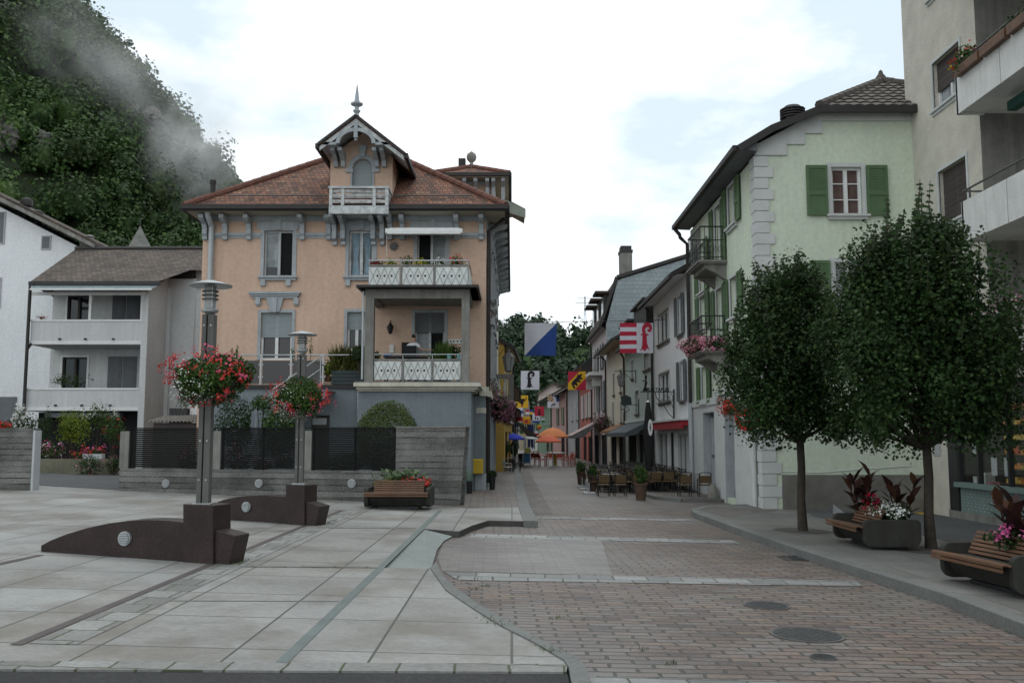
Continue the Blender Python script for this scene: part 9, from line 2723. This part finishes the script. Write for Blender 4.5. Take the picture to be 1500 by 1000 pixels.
for xx in (x0 + .03, x1 - .03):
 for yy in (26.53, 26.92):
  mb = MB(); mb.box((xx - .02, yy - .02, lz), (xx + .02, yy + .02, lz + .42 if yy < 26.6 else lz + .5)); mb.build('leg', M['black_metal'], t)
t = thing('tall_grass_plant', 'tall upright green grass in a pot by the loggia door', 'plant', (Xu(650, 515, 26.0), 26.0, lz))
x = Xu(650, 515, 26.0); n_ = 260
pts = np.stack([nr.normal(x, .09, n_), nr.normal(26.0, .06, n_), np.full(n_, lz + .3)], 1)
lv = LV(); lv.scatter([(-.03, 0, 0), (.03, 0, 0), (.03, .6, .03), (0, 1, .08), (-.03, .6, .03)], pts, nr.uniform(.45, .95, n_), nr.normal(0, 1, (n_, 3)) * [1, 1, .2], .15, tips=np.tile([0, 0, 3.0], (n_, 1))); lv.build('grass', leafmat('fresh_grass', (.05, .10, .02), (.10, .17, .035)), t)
mb = MB(); mb.lathe((x, 26.0, lz), [(.1, 0), (.15, .3), (.13, .3)], 14); mb.build('pot', M['terracotta'], t)
shrub('potted_plant', 'dark leafy plant between the tall grass and the right loggia pillar', 'plant', P(663, 515, 26.2), (.2, .18, .16), 380, .06, GREEN_DK, stem=.1, pot=(.25, .16, M['terracotta']))
for (u, l_) in ((658, 'left turquoise tin on the loggia railing ledge'), (672.5, 'right turquoise tin by the loggia pillar')):
 p = P(u, 526, 25.65); mb = MB(); mb.lathe((p.x, 25.65, lz), [(.055, 0), (.06, Zv(518, 25.65) - lz), (.05, Zv(518, 25.65) - lz)], 12); tag(mb.build('turquoise_tin', pm('turquoise_paint', (.16, .36, .36), .5, .05, 3), smooth=True), l_, 'tin')
shrub('potted_plant', 'small green plant at the left end of the loggia railing', 'plant', P(551, 521, 25.75), (.12, .1, .12), 200, .05, GREEN, stem=.15, pot=(.2, .1, M['terracotta']))
SKIN = pm('skin', (.42, .25, .18), .6, .06, 8)
HAIR = pm('dark_brown_hair', (.025, .018, .014), .6, .2, 20)
SHIRT = pm('white_tshirt', (.62, .63, .66), .9, .06, 8)
TROU = pm('grey_trousers', (.13, .15, .18), .9, .1, 8)
def skin_mesh(name, joints, edges, mat, par, root=0, sub=2):
 me = bpy.data.meshes.new(name); me.from_pydata([j[:3] for j in joints], edges, []); me.materials.append(mat)
 o = bpy.data.objects.new(name, me); COL.objects.link(o); o.parent = par
 o.modifiers.new('skin', 'SKIN'); sv = me.skin_vertices[0].data
 for i, j in enumerate(joints):
  sv[i].radius = (j[3], j[4] if len(j) > 4 else j[3]); sv[i].use_root = (i == root)
 m = o.modifiers.new('sub', 'SUBSURF'); m.levels = sub; m.render_levels = sub
 for p_ in me.polygons:
  p_.use_smooth = True
 return o
pk = .80
hx_ = P(603, 498, 26.62)
per = local(thing('person', 'person in a white T-shirt behind the black chair on the loggia, arm reaching out', 'person', (hx_.x + .04, 26.62, lz)))
per.rotation_euler = (0, 0, R(150)); per.scale = (pk, pk, pk)
J = [(0, .02, .93, .13, .10), (0, .03, 1.10, .125, .095), (0, .02, 1.28, .155, .105), (0, .0, 1.42, .10, .08), (0, -.03, 1.50, .052), (0, -.05, 1.56, .062, .07), (0, -.06, 1.66, .078, .092), (0, -.055, 1.74, .055, .07), (0, -.155, 1.635, .012),
  (.19, .01, 1.40, .052), (.30, .0, 1.16, .042), (.34, -.22, 1.10, .033), (.345, -.30, 1.10, .026, .036),
  (-.19, .0, 1.40, .052), (-.34, -.05, 1.22, .042), (-.56, -.16, 1.20, .033), (-.64, -.20, 1.20, .026, .036),
  (.09, .02, .88, .088), (.10, .0, .48, .058), (.10, .03, .09, .040), (.10, -.10, .045, .035),
  (-.09, .02, .88, .088), (-.10, .0, .48, .058), (-.10, .03, .09, .040), (-.10, -.10, .045, .035)]
E = [(0, 1), (1, 2), (2, 3), (3, 4), (4, 5), (5, 6), (6, 7), (6, 8), (3, 9), (9, 10), (10, 11), (11, 12), (3, 13), (13, 14), (14, 15), (15, 16), (0, 17), (17, 18), (18, 19), (19, 20), (0, 21), (21, 22), (22, 23), (23, 24)]
for hand, sx, d in ((12, 1, V3((.02, -.10, -.01))), (16, -1, V3((-.08, -.05, 0)))):
 h0 = V3(J[hand][:3]); side = V3((d.y, -d.x, 0)).normalized()
 for f_ in range(4):
  r0 = h0 + side * (.027 - .018 * f_) + d * .25; L_ = (.068, .078, .074, .058)[f_]
  i0 = len(J); dn = d.normalized()
  J += [(*r0, .0095), (*(r0 + dn * L_ * .5 + V3((0, 0, -.004))), .0085), (*(r0 + dn * L_ + V3((0, 0, -.022))), .007)]
  E += [(hand, i0), (i0, i0 + 1), (i0 + 1, i0 + 2)]
 r0 = h0 - d * .1 + side * .034; i0 = len(J)
 J += [(*r0, .011), (*(r0 + side * .022 + d.normalized() * .032), .009)]; E += [(hand, i0), (i0, i0 + 1)]
skin_mesh('body', J, E, SKIN, per)
JS = [(0, .02, .92, .150, .118), (0, .03, 1.10, .142, .110), (0, .02, 1.28, .172, .12), (0, .0, 1.425, .115, .09), (.195, .01, 1.395, .068), (.265, .005, 1.24, .062), (-.195, .0, 1.395, .068), (-.275, -.03, 1.29, .062)]
skin_mesh('tshirt', JS, [(0, 1), (1, 2), (2, 3), (3, 4), (4, 5), (3, 6), (6, 7)], SHIRT, per)
JT = [(0, .02, .96, .145, .115), (.09, .02, .86, .10), (.10, .0, .48, .075), (.10, .03, .12, .058), (-.09, .02, .86, .10), (-.10, .0, .48, .075), (-.10, .03, .12, .058)]
skin_mesh('trousers', JT, [(0, 1), (1, 2), (2, 3), (0, 4), (4, 5), (5, 6)], TROU, per)
JH = [(0, -.02, 1.64, .070, .075), (0, -.028, 1.72, .078, .090), (0, -.055, 1.765, .058, .075)]
skin_mesh('hair', JH, [(0, 1), (1, 2)], HAIR, per)
for sx in (-1, 1):
 mb = MB(); bm = None
 mb.lathe((sx * .03, -.148, 1.655), [(.001, -.010), (.010, -.005), (.010, .005), (.001, .010)], 8); mb.build('eye', M['black'], per)
 mb = MB(); mb.obox((sx * .083, -.05, 1.645), (.015, .035, .055)); mb.build('ear', SKIN, per, bevel=.006)
mb = MB(); mb.obox((0, -.142, 1.592), (.045, .012, .010)); mb.build('mouth', pm('lips', (.33, .14, .12), .6, .05, 5), per)
for s_ in (-1, 1):
 mb = MB(); mb.obox((s_ * .10, -.04, .045), (.085, .26, .09)); mb.build('shoe', M['black'], per, bevel=.02)
